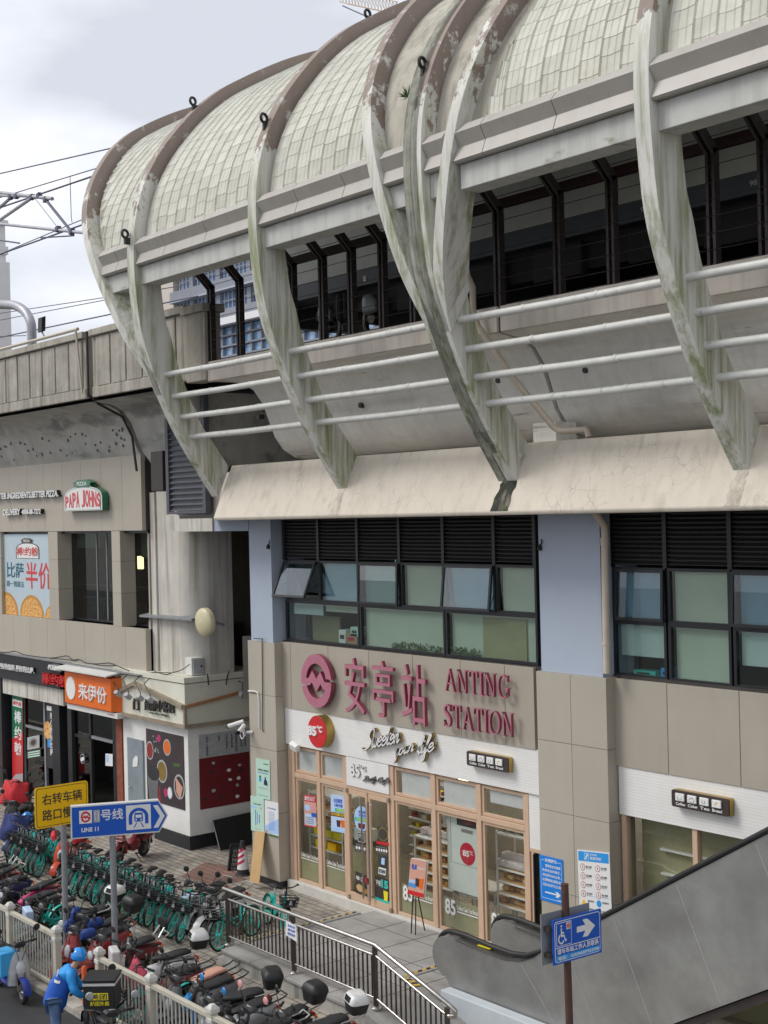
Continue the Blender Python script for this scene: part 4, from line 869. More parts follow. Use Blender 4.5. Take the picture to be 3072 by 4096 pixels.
# right hand shopfront
sr = thing('bakery_window', 'second bakery window with a white fascia right of the big pillar', 'shopfront', (-13, 17.27, 0))
MB().box(-15.48, -8, 17.19, 17.30, 3.0, 3.81).build('sign_band', 'white_strip_wall', sr)
MB().box(-15.5, -8, 17.13, 17.4, -.2, .04).build('plinth', 'sill_stone', sr, bevel=.012)
for x in (-15.42, -13.95, -12.6, -11.2, -9.8): MB().box(x - .05, x + .05, 17.22, 17.34, .04, 3.0).build('frame_bar', 'timber_frame', sr, bevel=.006)
for a, b in ((-15.37, -14.0), (-13.9, -12.65), (-12.55, -11.25), (-11.15, -9.85)): MB().box(a, b, 17.28, 17.286, .04, 2.98).build('pane', 'glass_clear', sr)
MB().box(-15.36, -9, 17.60, 17.62, .04, 3.0).build('inner_screen', 'film_olive', sr)
for z in (2.05, 2.45): MB().box(-14.9, -9, 17.5, 17.58, z, z + .03).build('shelf_rail', 'shelf_white', sr)
# lower film and its lettering
for a, b, big in ((-25.03, -24.08, 0), (-24.08, -23.12, 0), (-21.56, -20.28, 1), (-20.28, -18.98, 1), (-18.98, -17.72, 1)):
    MB().box(a + .12, b - .12, 17.30, 17.304, .11, .66 if big else .62).build('window_film', 'film_olive', sf)
    x0 = a + .17
    if big:
        Pl.raw((a + .22, 17.272, .36), (.30, 0, 0), (0, 0, .30), (0, -1, 0)).text('window_lettering', '85', 'letter_white', sf, .004, bold=.03)
        x0 = a + .56
    Pl.raw((x0, 17.272, .50 if big else .60), (b - .15 - x0, 0, 0), (0, 0, .085), (0, -1, 0)).text('window_lettering', 'Coffee Cake Tea Bread', 'letter_white', sf, .004, bold=.008)
    MB().box(x0, b - .15, 17.268, 17.272, (.45 if big else .55), (.47 if big else .565)).build('window_line', 'letter_white', sf)
# big banner blind with the red disc
bn = thing('window_banner', 'pale green banner with red 85 disc hanging inside the third bakery window', 'banner', (-19.6, 17.4, .8))
pl = Pl.raw((-20.1, 17.40, .80), (1.06, 0, 0), (0, 0, 2.14), (0, -1, 0)); pl.panel('sheet', 'banner_white', bn, .006)
pl.disc('disc', 'poster_red', bn, .55, .36, .20, .10, .012, .006); pl.sub(.43, .335, .60, .39).text('disc_number', '85', 'white', bn, .018, .01, bold=.03); pl.sub(.61, .36, .70, .395).text('disc_number', '°C', 'white', bn, .018, .01, bold=.02)
pl.panel('picture', 'sign_brown', bn, .010, .006, .28, .60, .84, .86); pl.disc('picture_ring', 'deep_red', bn, .58, .72, .24, .10, .014, .010); pl.sub(.42, .735, .74, .775).text('picture_word', 'LIBRA', 'white', bn, .018, .012, bold=.02)
pl.panel('caption', 'grey_letter', bn, .010, .006, .4, .545, .7, .575)
for u in (.1, .9): pl.panel('border_line', 'grey_letter', bn, .009, .006, u, .25, u + .01, .98)
pl.panel('border_line', 'grey_letter', bn, .009, .006, .1, .25, .9, .254)
# shelving and loaves inside
loaf0 = None
def loaf(x, y, z, mat, s=1.0, lab=None, grp='loaves on the bakery shelves'):
    o = MB().loft([(x - .08 * s, y, z + .03 * s, .02, .02), (x - .06 * s, y, z + .045 * s, .055 * s, .045 * s), (x, y, z + .05 * s, .065 * s, .052 * s), (x + .06 * s, y, z + .045 * s, .055 * s, .045 * s), (x + .08 * s, y, z + .03 * s, .02, .02)], 10).build('loaf', mat, smooth=True)
    tag(o, lab, 'bread', grp); return o
def shelf(x0, x1, levels, lab, y0=17.55, y1=18.05, zt=2.0):
    t = thing('display_shelf', lab, 'shelf', ((x0 + x1) / 2, y0, 0))
    for z in levels: MB().box(x0, x1, y0, y1, z - .015, z + .015).build('board', 'shelf_white', t, bevel=.004)
    for x in (x0, x1 - .03):
        for y in (y0, y1 - .03): MB().box(x, x + .03, y, y + .03, .02, zt).build('upright', 'shelf_white', t)
    for z in levels[:-1]: MB().box(x0 + .03, x1 - .03, y0 + .03, y1 - .02, z + .016, z + .028).build('tray', 'ply', t)
    return t
shelf(-21.3, -20.1, [.70, .92, 1.14, 1.36, 1.60], 'white bread shelf behind the window right of the bakery door', zt=1.6)
shelf(-20.0, -18.95, [.70, .92], 'low white shelf under the hanging banner in the bakery', zt=.92)
shelf(-18.9, -17.95, [.72, .94, 1.16, 1.40, 2.05], 'white shelf stacked with wrapped bread behind the rightmost glazed bay', zt=2.1)
shelf(-24.95, -23.7, [.75, 1.02, 1.3, 1.62, 1.95], 'white shelf of yellow gift cartons at the left end of the bakery', zt=2.0)
t = thing('counter', 'dark counter with pale boxes behind the second bakery window', 'counter', (-23.4, 18, 0)); MB().box(-23.65, -22.95, 17.6, 18.1, .02, 1.05).build('body', 'film_olive', t); MB().box(-23.68, -22.9, 17.56, 18.14, 1.05, 1.1).build('top', 'sign_brown', t)
box('till_box', 'banner_white', -23.5, -23.05, 17.7, 18.0, 1.1, 1.38, t, .03)
random.seed(3)
for z in (.735, .955, 1.175): 
    for k in range(7): loaf(-21.18 + k * .16, 17.68 + random.uniform(-.03, .1), z, 'bread' if k % 3 else 'bread_light', 1.0, 'small brown loaf on the white shelf right of the bakery door', 'loaves right of the bakery door')
for k in range(5): loaf(-21.15 + k * .22, 17.75, 1.62, 'wrap', 1.5, 'large wrapped loaf on top of the shelf right of the bakery door', 'wrapped loaves on the shelf top')
for z in (.755, .975, 1.195):
    for k in range(6): loaf(-18.8 + k * .15, 17.68 + random.uniform(-.03, .1), z, 'bread' if (k + int(z * 10)) % 3 else 'bread_light', 1.0, 'small golden loaf on the shelf of the rightmost glazed bay', 'loaves in the rightmost bay')
for r in range(2):
    for k in range(6): loaf(-18.85 + k * .155, 17.66 + r * .15, 1.42 + r * .1, 'wrap', 1.6, 'clear wrapped sandwich loaf on the third shelf of the rightmost bay', 'wrapped loaves in the rightmost bay')
for k in range(8): loaf(-18.85 + k * .115, 17.75, 2.07, 'wrap' if k % 2 else 'plant', .8, 'small wrapped roll on the top shelf of the rightmost bay', 'rolls on the top shelf')
for k in range(6): loaf(-24.75 + k * .17, 17.75, 1.32, 'bread', 1.2, 'brown wrapped loaf above the yellow cartons', 'loaves above the yellow cartons')
for i, (x, z) in enumerate(((-24.8, 1.035), (-24.45, 1.035), (-24.1, 1.035), (-24.75, .765), (-24.3, .765))):
    o = MB().box(x, x + .30, 17.58, 17.85, z, z + .17).build('gift_carton', 'bright_yellow' if i < 4 else 'yellow', bevel=.006); tag(o, 'yellow gift carton with a green base on the lower shelves behind the first bakery window', 'box', 'yellow gift cartons')
for k in range(14):
    z = .5 + .17 * k; 
    if z < 2.7: MB().box(-22.9, -21.7, 19.2, 19.4, z, z + .02).build('rear_shelf', 'shelf_white', sf)
o = MB().lathe([(.02, 0), (.11, -.02), (.10, -.1), (.02, -.12)], (-21.3, 18.9, 2.55), n=14).build('pendant_lamp', 'lamp_glow', smooth=True); tag(o, 'small glowing pendant lamp inside the bakery right of the door', 'lamp')

# ------------------------------------------------------------------ signs on the station face
def sign(name, label, x, z, y=17.1, cat='sign'): return thing(name, label, cat, (x, y, z))
SY = 17.02
t = sign('metro_emblem', 'large pink round metro emblem left of the Chinese station name', -24, 4.6)
pl = Pl('r2', (800, 1235), (1235, 1290), (800, 455), 1, SY)
o_ = U('r2', 802, 880, 1, SY); e_ = U('r2', 1232, 960, 1, SY); tp = U('r2', 1025, 490, 1, SY); bt = U('r2', 1070, 1262, 1, SY)
pl = Pl.raw((o_.x, SY, bt.z), (e_.x - o_.x, 0, 0), (0, 0, tp.z - bt.z), (0, -1, 0)); metro_logo(pl, 'pink_letter', t, 0, -.10, 'pink_side')
t = sign('station_name', 'pink raised Chinese station name of three characters on the beige band', -22, 4.6)
for ch, x0, x1, yt, yb in (('安', 577, 706, 948, 1308), ('亭', 757, 893, 967, 1335), ('站', 948, 1102, 990, 1380)):
    xm = (x0 + x1) / 2; a = U('2', x0, yb, 1, SY); b = U('2', x1, yb, 1, SY); zt_ = U('2', xm, yt, 1, SY).z; zb_ = U('2', xm, yb, 1, SY).z
    Pl.raw((a.x, SY, zb_), (b.x - a.x, 0, 0), (0, 0, zt_ - zb_), (0, -1, 0)).text('character', ch, 'pink_letter', t, 0, -.075, bold=-.003, side='pink_side')
t = sign('english_name', 'pink raised two line English station name right of the Chinese one', -19, 4.6)
for wd, x0, x1, yt, yb, xl in (('ANTING', 1218, 1641, 1014, 1160, 1235), ('STATION', 1210, 1671, 1245, 1392, 1230)):
    a = U('2', x0, yb, 1, SY); b = U('2', x1, yb, 1, SY); zt_ = U('2', xl, yt, 1, SY).z; zb_ = U('2', xl, yb, 1, SY).z
    Lw = (b.x - a.x) / len(wd); wts = [{'I': .45, 'N': 1.15, 'A': 1.1, 'G': 1.1, 'O': 1.15}.get(c, .9) for c in wd]; tot = sum(wts); u = 0
    for c, wt in zip(wd, wts):
        w_ = (b.x - a.x) * wt / tot; q = Pl.raw((a.x + u + w_ * .06, SY, zb_), (w_ * .86, 0, 0), (0, 0, zt_ - zb_), (0, -1, 0)); u += w_
        serif(q, c, t) if 'serif' in globals() else q.text('letter', c, 'pink_letter', t, 0, -.09, bold=.02, side='pink_side')
t = sign('round_sign', 'thick round red 85 degree sign with gold rim on the white fascia', -24.2, 3.4)
a = U('r2', 898, 1590, 1, 16.98); b = U('r2', 1166, 1625, 1, 16.98); zt_ = U('r2', 1000, 1360, 1, 16.98).z; zb_ = U('r2', 1045, 1828, 1, 16.98).z
pl = Pl.raw((a.x, 16.98, zb_), (b.x - a.x, 0, 0), (0, 0, zt_ - zb_), (0, -1, 0))
pl.disc('drum', 'gold', t, .5, .5, .5, .5, -.004, -.22, 48); pl.disc('face', 'sign_red', t, .5, .5, .49, .49, .006, -.004, 48)
pl.sub(.03, .36, .50, .66).text('number', '85', 'white', t, .03, .006, bold=.04); pl.sub(.54, .50, .80, .70).text('degree', '°C', 'white', t, .03, .006, bold=.03)
t = sign('slogan_sign', 'raised cream script slogan with gold edges on the white fascia', -21.5, 3.4)
SP = 17.08
for wd, BL, BR, TL in (('Sweeten', (684, 1545), (926, 1500), (688, 1420)), ('your', (885, 1625), (1017, 1592), (888, 1535)), ('life', (1040, 1625), (1150, 1600), (1045, 1462))):
    p = Pl('2', BL, BR, TL, 1, SP); script(p, wd, t, (('letter_white', .026, 0, -.012), ('dark_letter', .040, -.013, -.03), ('gold', .034, -.031, -.085)))
def four(t, pl):
    """rounded dark board with four white picture tiles"""
    n = 6; r = .03; pts = []
    for cx, cy, a0 in ((.97, .88, 0), (.03, .88, 90), (.03, .12, 180), (.97, .12, 270)):
        for k in range(n + 1): a = radians(a0 + 90 * k / n); pts.append((cx + .03 * cos(a), cy + .12 * sin(a)))
    pl.poly('board', 'sign_brown', t, pts, 0, -.03); pl.poly('rim', 'gold', t, [(.5 + (u - .5) * 1.012, .5 + (v - .5) * 1.03) for u, v in pts], -.031, -.13)
    for i, wd in enumerate(('Coffee', 'Cake', 'Tea', 'Bread')):
        u = .085 + i * .215; pl.panel('tile', 'white', t, .03, .001, u, .40, u + .16, .86, bevel=.01)
        pl.sub(u + .0, .14, u + .165, .31).text('caption', wd, 'white', t, .012, .002, bold=.012)
        q = pl.sub(u + .02, .44, u + .14, .82)
        if i == 0: q.poly('icon', 'grey_letter', t, [(.2, .5), (.2, .25), (.35, .1), (.65, .1), (.8, .25), (.8, .5), (.74, .5), (.74, .28), (.62, .16), (.38, .16), (.26, .28), (.26, .5)], .033, .03)
        if i == 1: q.poly('icon', 'grey_letter', t, [(.1, .1), (.9, .1), (.9, .42), (.55, .85), (.1, .42), (.16, .40), (.52, .74), (.84, .40), (.84, .16), (.1, .16)], .033, .03)
        if i == 2: q.poly('icon', 'grey_letter', t, [(.25, .7), (.25, .2), (.7, .2), (.7, .7), (.64, .7), (.64, .26), (.31, .26), (.31, .7)], .033, .03)
        if i == 3: q.poly('icon', 'amber', t, [(.2, .3), (.35, .7), (.6, .85), (.8, .7), (.6, .68), (.45, .5), (.4, .25)], .033, .03)
t = sign('menu_sign', 'dark coffee cake tea bread sign above the left shopfront', -18.6, 3.4)
a = U('g2', 752, 262, 1, 17.05); b = U('g2', 1140, 335, 1, 17.05); tl = U('g2', 752, 128, 1, 17.05); four(t, Pl.raw((a.x, 17.05, (a.z + b.z) / 2), (b.x - a.x, 0, 0), (0, 0, tl.z - a.z), (0, -1, 0)))
t = sign('menu_sign', 'dark coffee cake tea bread sign right of the big pillar', -14, 3.4)
a = U('r4', 580, 402, 1, 17.05); b = U('r4', 1218, 528, 1, 17.05); tl = U('r4', 578, 215, 1, 17.05); four(t, Pl.raw((a.x, 17.05, (a.z + b.z) / 2), (b.x - a.x, 0, 0), (0, 0, tl.z - a.z), (0, -1, 0)))
t = sign('cafe_sign', 'raised white 85 and daily cafe lettering over the bakery door', -22.3, 2.7)
p = Pl('g1', (690, 425), (800, 440), (682, 285), 1, 17.17); p.text('number', '85', 'white', t, 0, -.03, bold=.03, side='grey_letter')
p = Pl('g1', (795, 355), (862, 372), (792, 305), 1, 17.17); p.text('degree', '°C', 'white', t, 0, -.03, bold=.02, side='grey_letter')
p = Pl('g1', (830, 500), (1112, 528), (838, 425), 1, 17.17); script(p, 'Daily Cafe', t, (('grey_letter', .022, 0, -.01), ('dark_letter', .026, -.011, -.03)))
# posters on the glass
def poster(lab, zone, BL, BR, TL, y, base, build, name='poster', cat='poster', d=.006, ax=1):
    pl = Pl(zone, BL, BR, TL, ax, y); t = thing(name, lab, cat, tuple(pl.o)); pl.panel('sheet', base, t, d); build(pl, t, d); return t
def b1_(p, t, d):
    p.panel('band', 'poster_red', t, d + .002, d, 0, .80, 1, 1); p.sub(.06, .83, .95, .97).text('title', '虚位以待', 'white', t, d + .005, d + .002, bold=.02)
    p.disc('blob', 'light_blue', t, .3, .6, .25, .1, d + .002, d); p.disc('blob', 'pink_mirror', t, .72, .62, .25, .12, d + .003, d); p.panel('band', 'sky_paper', t, d + .002, d, .08, .06, .92, .40); p.panel('band', 'poster_red', t, d + .003, d, 0, 0, 1, .03); p.panel('band', 'blue', t, d + .003, d, .6, .33, 1, .46)
    for k in range(4): p.panel('text_line', 'grey_letter', t, d + .004, d, .14, .10 + .06 * k, .8, .125 + .06 * k)
poster('red and white recruiting poster on the first bakery window', 'g1', (190, 975), (325, 1000), (182, 630), 17.255, 'cloth_salmon', b1_)
def b2_(p, t, d):
    p.sub(.2, .78, .78, .90).text('title', '全民畅饮', 'blue', t, d + .004, d, bold=.02); p.sub(.25, .67, .78, .77).text('title', '5动全城', 'blue', t, d + .004, d, bold=.02)
    p.panel('band', 'teal', t, d + .002, d, .28, .54, 1, .64); p.sub(.4, .555, .98, .63).text('price', '仅需5元/杯', 'bright_yellow', t, d + .005, d + .002, bold=.01); p.panel('band', 'deep_red', t, d + .002, d, 0, .41, .92, .52); p.sub(.04, .43, .9, .51).text('price', '月卡仅需5元/月', 'bright_yellow', t, d + .005, d + .002, bold=.01)
    p.poly('drink', 'orange', t, [(.68, .14), (.9, .14), (.95, .34), (.64, .34)], d + .003, d); p.poly('drink', 'sign_brown', t, [(.4, .14), (.6, .14), (.64, .32), (.36, .32)], d + .003, d); p.panel('foot', 'light_blue', t, d + .002, d, 0, 0, 1, .12)
poster('blue summer drinks poster on the second bakery window', 'g1', (485, 1030), (655, 1062), (478, 622), 17.255, 'sky_paper', b2_)
def disc_poster(p, t, d):
    p.disc('round_sheet', 'light_blue', t, .5, .5, .5, .5, d + .002, 0); p.sub(.28, .70, .8, .82).text('title', '全民畅', 'blue', t, d + .006, d + .002, bold=.02); p.sub(.3, .57, .85, .68).text('title', '5动全', 'blue', t, d + .006, d + .002, bold=.02)
    p.panel('band', 'teal', t, d + .004, d + .002, .04, .38, .96, .53); p.sub(.15, .395, .85, .50).text('price', '仅需5元', 'bright_yellow', t, d + .008, d + .004, bold=.02); p.poly('drink', 'deep_red', t, [(.3, .1), (.7, .1), (.74, .3), (.26, .3)], d + .004, d + .002)
pl = Pl('g1', (740, 1020), (903, 1050), (738, 745), 1, 17.21); t = thing('round_poster', 'round blue drinks sticker on the left leaf of the bakery door', 'sticker', tuple(pl.o)); disc_poster(pl, t, .001)
def leaf_l(p, t, d):
    p.sub(.05, .62, .60, .82).text('title', '早餐', 'white', t, d + .004, d, bold=.03); p.sub(.66, .62, .95, .92).text('number', '8', 'poster_red', t, d + .004, d, bold=.03); p.disc('bun', 'bread_light', t, .3, .3, .24, .17, d + .003, d); p.disc('bun', 'plant', t, .68, .22, .22, .1, d + .002, d); p.disc('bun', 'bread', t, .66, .27, .2, .1, d + .003, d)
poster('breakfast sticker with buns low on the left leaf of the bakery door', 'g1', (758, 1715), (918, 1785), (752, 1475), 17.21, 'sign_brown', leaf_l, 'sticker', 'sticker')
def leaf_r(p, t, d):
    p.sub(.06, .62, .40, .85).text('title', '下午茶', 'white', t, d + .004, d, bold=.02); p.sub(.44, .60, .9, .92).text('number', '15', 'teal_light', t, d + .004, d, bold=.05); p.disc('cake', 'sign_brown', t, .35, .3, .25, .18, d + .003, d); p.poly('cup', 'bright_yellow', t, [(.62, .12), (.84, .12), (.88, .5), (.58, .5)], d + .003, d); p.panel('foot', 'teal', t, d + .002, d, 0, 0, 1, .14)
poster('afternoon tea sticker with 15 low on the right leaf of the bakery door', 'g1', (972, 1795), (1135, 1855), (968, 1520), 17.21, 'sign_brown', leaf_r, 'sticker', 'sticker')
def strip(p, t, d):
    for k in range(5): p.disc('icon', 'letter_white', t, .12 + .19 * k, .48, .07, .2, d + .002, d)
    p.panel('line', 'grey_letter', t, d + .002, d, .08, .82, .92, .9); p.panel('line', 'grey_letter', t, d + .002, d, .1, .1, .9, .16)
poster('grey strip of round icons across the right door leaf', 'g1', (975, 1275), (1115, 1300), (972, 1190), 17.21, 'shop_dark', strip, 'sticker', 'sticker')
poster('grey strip of small icons across the left door leaf', 'g1', (752, 1255), (905, 1285), (748, 1165), 17.21, 'shop_dark', strip, 'sticker', 'sticker')
def badge(p, t, d): p.disc('wreath', 'gold', t, .5, .62, .5, .38, d + .002, 0); p.disc('centre', 'shop_dark', t, .5, .62, .40, .30, d + .004, d); p.panel('ribbon', 'sign_red', t, d + .005, d, -.1, .04, 1.1, .2)
poster('golden wreath badge with red ribbon on the right door leaf', 'g1', (1000, 1185), (1118, 1205), (998, 985), 17.21, 'shop_dark', badge, 'sticker', 'sticker')
def code(p, t, d): p.panel('board', 'white', t, d + .002, d, .1, .05, .9, .38); p.sub(.15, .1, .85, .32).text('notice', '请扫场所码', 'ink', t, d + .005, d + .002, bold=.01); p.panel('phone', 'ink', t, d + .002, d, .25, .44, .8, .96); p.panel('screen', 'light_blue', t, d + .004, d + .002, .35, .55, .7, .88)
poster('white scan notice with phone drawing on the right door leaf', 'g1', (995, 1510), (1098, 1540), (1010, 1290), 17.21, 'shop_dark', code, 'notice', 'notice')
def tick(p, t, d): p.panel('frame', 'letter_white', t, d + .001, d, .0, .0, 1, 1); p.panel('board', 'ink', t, d + .002, d, .05, .05, .95, .95); p.sub(.15, .4, .85, .8).text('words', '请勿\n入内', 'white', t, d + .005, d + .002)
poster('small black framed notice under the round door sticker', 'g1', (785, 1150), (855, 1165), (780, 1040), 17.21, 'ink', tick, 'notice', 'notice')
# notices on the pillars
def g_a(p, t, d):
    p.sub(.14, .70, .92, .75).text('title', '文明有礼 自觉有序', 'ink', t, d + .003, d, bold=.01); p.panel('line', 'blue', t, d + .002, d, .14, .645, .86, .66); p.panel('stamp', 'dark_letter', t, d + .002, d, .55, .885, .92, .905)
    p.disc('head', 'plant', t, .3, .55, .08, .03, d + .002, d); p.poly('figure', 'cyan_blue', t, [(.24, .42), (.36, .42), (.40, .52), (.22, .53)], d + .002, d); p.disc('head', 'ink', t, .68, .54, .05, .025, d + .003, d); p.poly('figure', 's_navy', t, [(.56, .36), (.84, .35), (.8, .46), (.68, .53), (.58, .48)], d + .002, d)
    for v in (.26, .07): p.panel('line', 'grey_letter', t, d + .002, d, .14, v, .86, v + .012)
poster('tall mint notice with two small figures on the left pillar', 'g5', (322, 765), (527, 815), (312, 192), 16.955, 'mint', g_a, 'notice', 'notice', .012)
def g_b(p, t, d):
    p.sub(.2, .77, .8, .81).text('title', '文明 规范', 'ink', t, d + .003, d); p.disc('hill', 'light_blue', t, .25, .70, .25, .04, d + .002, d); p.panel('stamp', 'orange', t, d + .003, d, .74, .66, .8, .71)
    for k in range(5): p.panel('bottle', ('blue', 'sky_paper', 'cyan_blue', 'white', 'ink')[k], t, d + .002, d, .34 + .07 * k, .18 + .02 * k, .38 + .07 * k, .62 - .03 * k)
    p.panel('line', 'grey_letter', t, d + .002, d, .3, .07, .75, .08)
poster('mint notice with a blue hill above the plywood on the left pillar', 'g5', (245, 1255), (440, 1300), (235, 745), 16.95, 'mint', g_b, 'notice', 'notice', .012)
def g_c(p, t, d):
    p.poly('slope', 'light_blue', t, [(0, .25), (1, .55), (1, .08), (0, .06)], d + .001, d); p.sub(.2, .78, .82, .82).text('title', '文明 自觉有序', 'blue', t, d + .003, d)
    for k in range(12): p.panel('line', 'blue', t, d + .003, d, .25 + .03 * (k % 3), .18 + .046 * k, .72 - .02 * (k % 2), .188 + .046 * k)
    p.disc('house', 'cloth_salmon', t, .12, .1, .1, .05, d + .002, d); p.panel('foot', 'plant', t, d + .002, d, 0, .0, 1, .05)
poster('pale blue notice on the right edge of the left pillar', 'g5', (450, 1315), (650, 1368), (443, 812), 16.952, 'white', g_c, 'notice', 'notice', .012)
def friendly(p, t, d):
    for r in ((.06, .06, .95, .075), (.06, .9, .25, .915), (.75, .9, .95, .915), (.06, .06, .075, .915), (.935, .06, .95, .915)): p.panel('border', 'light_blue', t, d + .002, d, *r)
    p.sub(.25, .875, .75, .955).text('title', '友情提示', 'white', t, d + .003, d, bold=.02)
    for k, ln in enumerate(('需要乘坐无障碍', '电梯进站的乘客，', '请往前约8米左转，', '如需帮助请致电', '53554630*512100')): p.sub(.26 if k == 0 else .13, .76 - .105 * k, .9, .825 - .105 * k).text('line', ln, 'white', t, d + .003, d, bold=.005)
    p.poly('arrow', 'white', t, [(.22, .215), (.72, .215), (.66, .26), (.76, .26), (.88, .20), (.76, .14), (.66, .14), (.72, .185), (.22, .185)], d + .003, d); p.sub(.72, .065, .93, .10).text('line', '上海地铁', 'white', t, d + .003, d)
poster('blue friendly reminder notice on the left half of the right pillar', 'g3', (140, 925), (540, 1035), (118, 160), 16.955, 'notice_blue', friendly, 'notice', 'notice', .008)
def rules(p, t, d):
    p.panel('header', 'cyan_blue', t, d + .002, d, .03, .86, .97, .985); p.panel('icon', 'sky_paper', t, d + .003, d, .22, .875, .36, .97); p.panel('icon', 'cyan_blue', t, d + .004, d, .235, .882, .345, .962); p.poly('icon', 'white', t, [(.24, .89), (.28, .89), (.34, .945), (.34, .955), (.30, .955)], d + .006, d)
    p.sub(.40, .935, .60, .965).text('title', '自动扶梯', 'white', t, d + .004, d); p.sub(.40, .885, .74, .925).text('title', '乘梯须知', 'white', t, d + .004, d, bold=.01)
    for r in range(4):
        for c in range(2):
            u, v = .15 + .47 * c, .78 - .115 * r; p.disc('ring', 'sign_red', t, u, v, .075, .045, d + .002, d); p.disc('ring_inside', 'white', t, u, v, .062, .037, d + .003, d)
            q = p.sub(u - .03, v - .025, u + .03, v + .025); q.poly('figure', 'ink', t, [(.3, 0), (.45, .5), (.2, .6), (.5, .7), (.45, .95), (.65, .95), (.6, .65), (.85, .5), (.6, .45), (.8, 0), (.55, .35)], d + .005, d)
            q = p.sub(u + .10, v - .005, u + .28, v + .022); q.text('line', ('禁止打闹', '禁止奔跑', '禁止攀爬', '禁止拥挤', '禁止倚靠', '禁止逆行', '禁止探头', '禁止停留')[r * 2 + c], 'dark_letter', t, d + .003, d); p.panel('line', 'grey_letter', t, d + .002, d, u + .10, v - .02, u + .26, v - .014)
    p.poly('warning', 'yellow', t, [(.07, .30), (.23, .30), (.15, .37)], d + .002, d); p.disc('rule_disc', 'cyan_blue', t, .62, .33, .075, .045, d + .002, d); p.panel('rule_tile', 'blue', t, d + .002, d, .09, .19, .21, .265); p.disc('rule_disc', 'dark_letter', t, .62, .22, .075, .045, d + .002, d); p.disc('ring_inside', 'white', t, .62, .22, .062, .037, d + .003, d)
    for u, v in ((.27, .335), (.72, .335), (.26, .23), (.72, .22)): p.sub(u, v, u + .2, v + .025).text('line', '请注意安全', 'dark_letter', t, d + .003, d)
    p.panel('divider', 'light_blue', t, d + .002, d, .05, .41, .95, .415)
poster('white escalator rules board with blue header on the right half of the big pillar', 'g3', (820, 1380), (1368, 1470), (768, 75), 16.95, 'white', rules, 'notice', 'notice', .01)
# cameras, lamp and conduit on the left pillar
t = thing('security_camera', 'pair of white bullet cameras with looped cable on the left pillar', 'camera', (-26.2, 16.9, 3.3))
for (x, y, z, dx) in ((-26.62, 16.75, 3.36, -.16), (-26.30, 16.70, 3.28, .10)):
    m = MB(); d = Vector((dx, -.16, -.07)); c = Vector((x, y, z)); m.tube([c - d * .9, c + d * .7], .05, 10); m.build('body', 'white', t, smooth=True)
    q = MB(); q.tube([c + d * .7, c + d * .82], .052, 10); q.build('lens_ring', 'black', t, smooth=True)
q = MB(); q.tube([(-26.2, 16.95, 3.2), (-26.3, 16.85, 3.2)], .035, 8); q.torus((-26.45, 16.82, 3.16), (.2, 1, 0), .12, .012, 18, 6); q.torus((-26.40, 16.84, 3.2), (.3, 1, .2), .10, .010, 18, 6); q.build('bracket', 'white', t, smooth=True)
q = MB(); q.tube([U('r2', *p, 1, 16.93) for p in ((45, 1012), (150, 1018), (182, 1040), (195, 1170), (197, 1540))], .016, 6); tag(q.build('conduit', 'white', smooth=True), 'bent white conduit running down to the cameras on the left pillar', 'conduit')
q = MB(); q.tube([U('r2', *p, 1, 16.935) for p in ((125, 262), (255, 270), (243, 300), (250, 1000), (250, 1560), (262, 1600))], .012, 6); tag(q.build('cable', 'dark_letter', smooth=True), 'thin dark cable hanging down the left pillar from the blue paint', 'cable')
t = thing('flood_light', 'white square flood light at the top left corner of the bakery frame', 'lamp', (-25.1, 17.1, 2.95)); c = U('r2', 705, 1808, 1, 17.08)
MB().obox(c, (.13, 0, -.03), (0, .05, .03), (.02, -.03, .07)).build('housing', 'white', t, bevel=.015); MB().tube([c, c + Vector((0, .14, .02))], .02, 6).build('bracket', 'white', t)
for i, (zn, x, y) in enumerate((('2', 78, 210), ('3', 178, 212))):
    c = U(zn, x, y, 1, 16.97); t = thing('wall_lamp', ('tiny black bracket lamp high on the left blue pillar', 'tiny black bracket lamp high on the right blue pillar')[i], 'lamp', tuple(c)); MB().lathe([(.02, 0), (.045, -.05), (.04, -.1)], c).build('head', 'black', t); MB().tube([c, c + Vector((.05, 0, .02)), c + Vector((.05, 0, .1))], .012, 6).build('arm', 'black', t)
q = MB(); q.tube([U('3', 520, -30, 1, 16.8), U('3', 560, 30, 1, 16.85), U('3', 585, 70, 1, 16.9), U('3', 600, 95, 1, 16.93), U('3', 603, 125, 1, 16.93), U('3', 603, 300, 1, 16.93), U('3', 616, 1045, 1, 16.93)], .065, 12); q.tube([U('3', 602, 165, 1, 16.93), U('3', 602, 215, 1, 16.93)], .078, 12); q.tube([U('3', 613, 845, 1, 16.93), U('3', 613, 862, 1, 16.93)], .075, 12)
tag(q.build('down_pipe', 'pvc', smooth=True), 'cream rain pipe down the right side of the blue pillar', 'pipe')
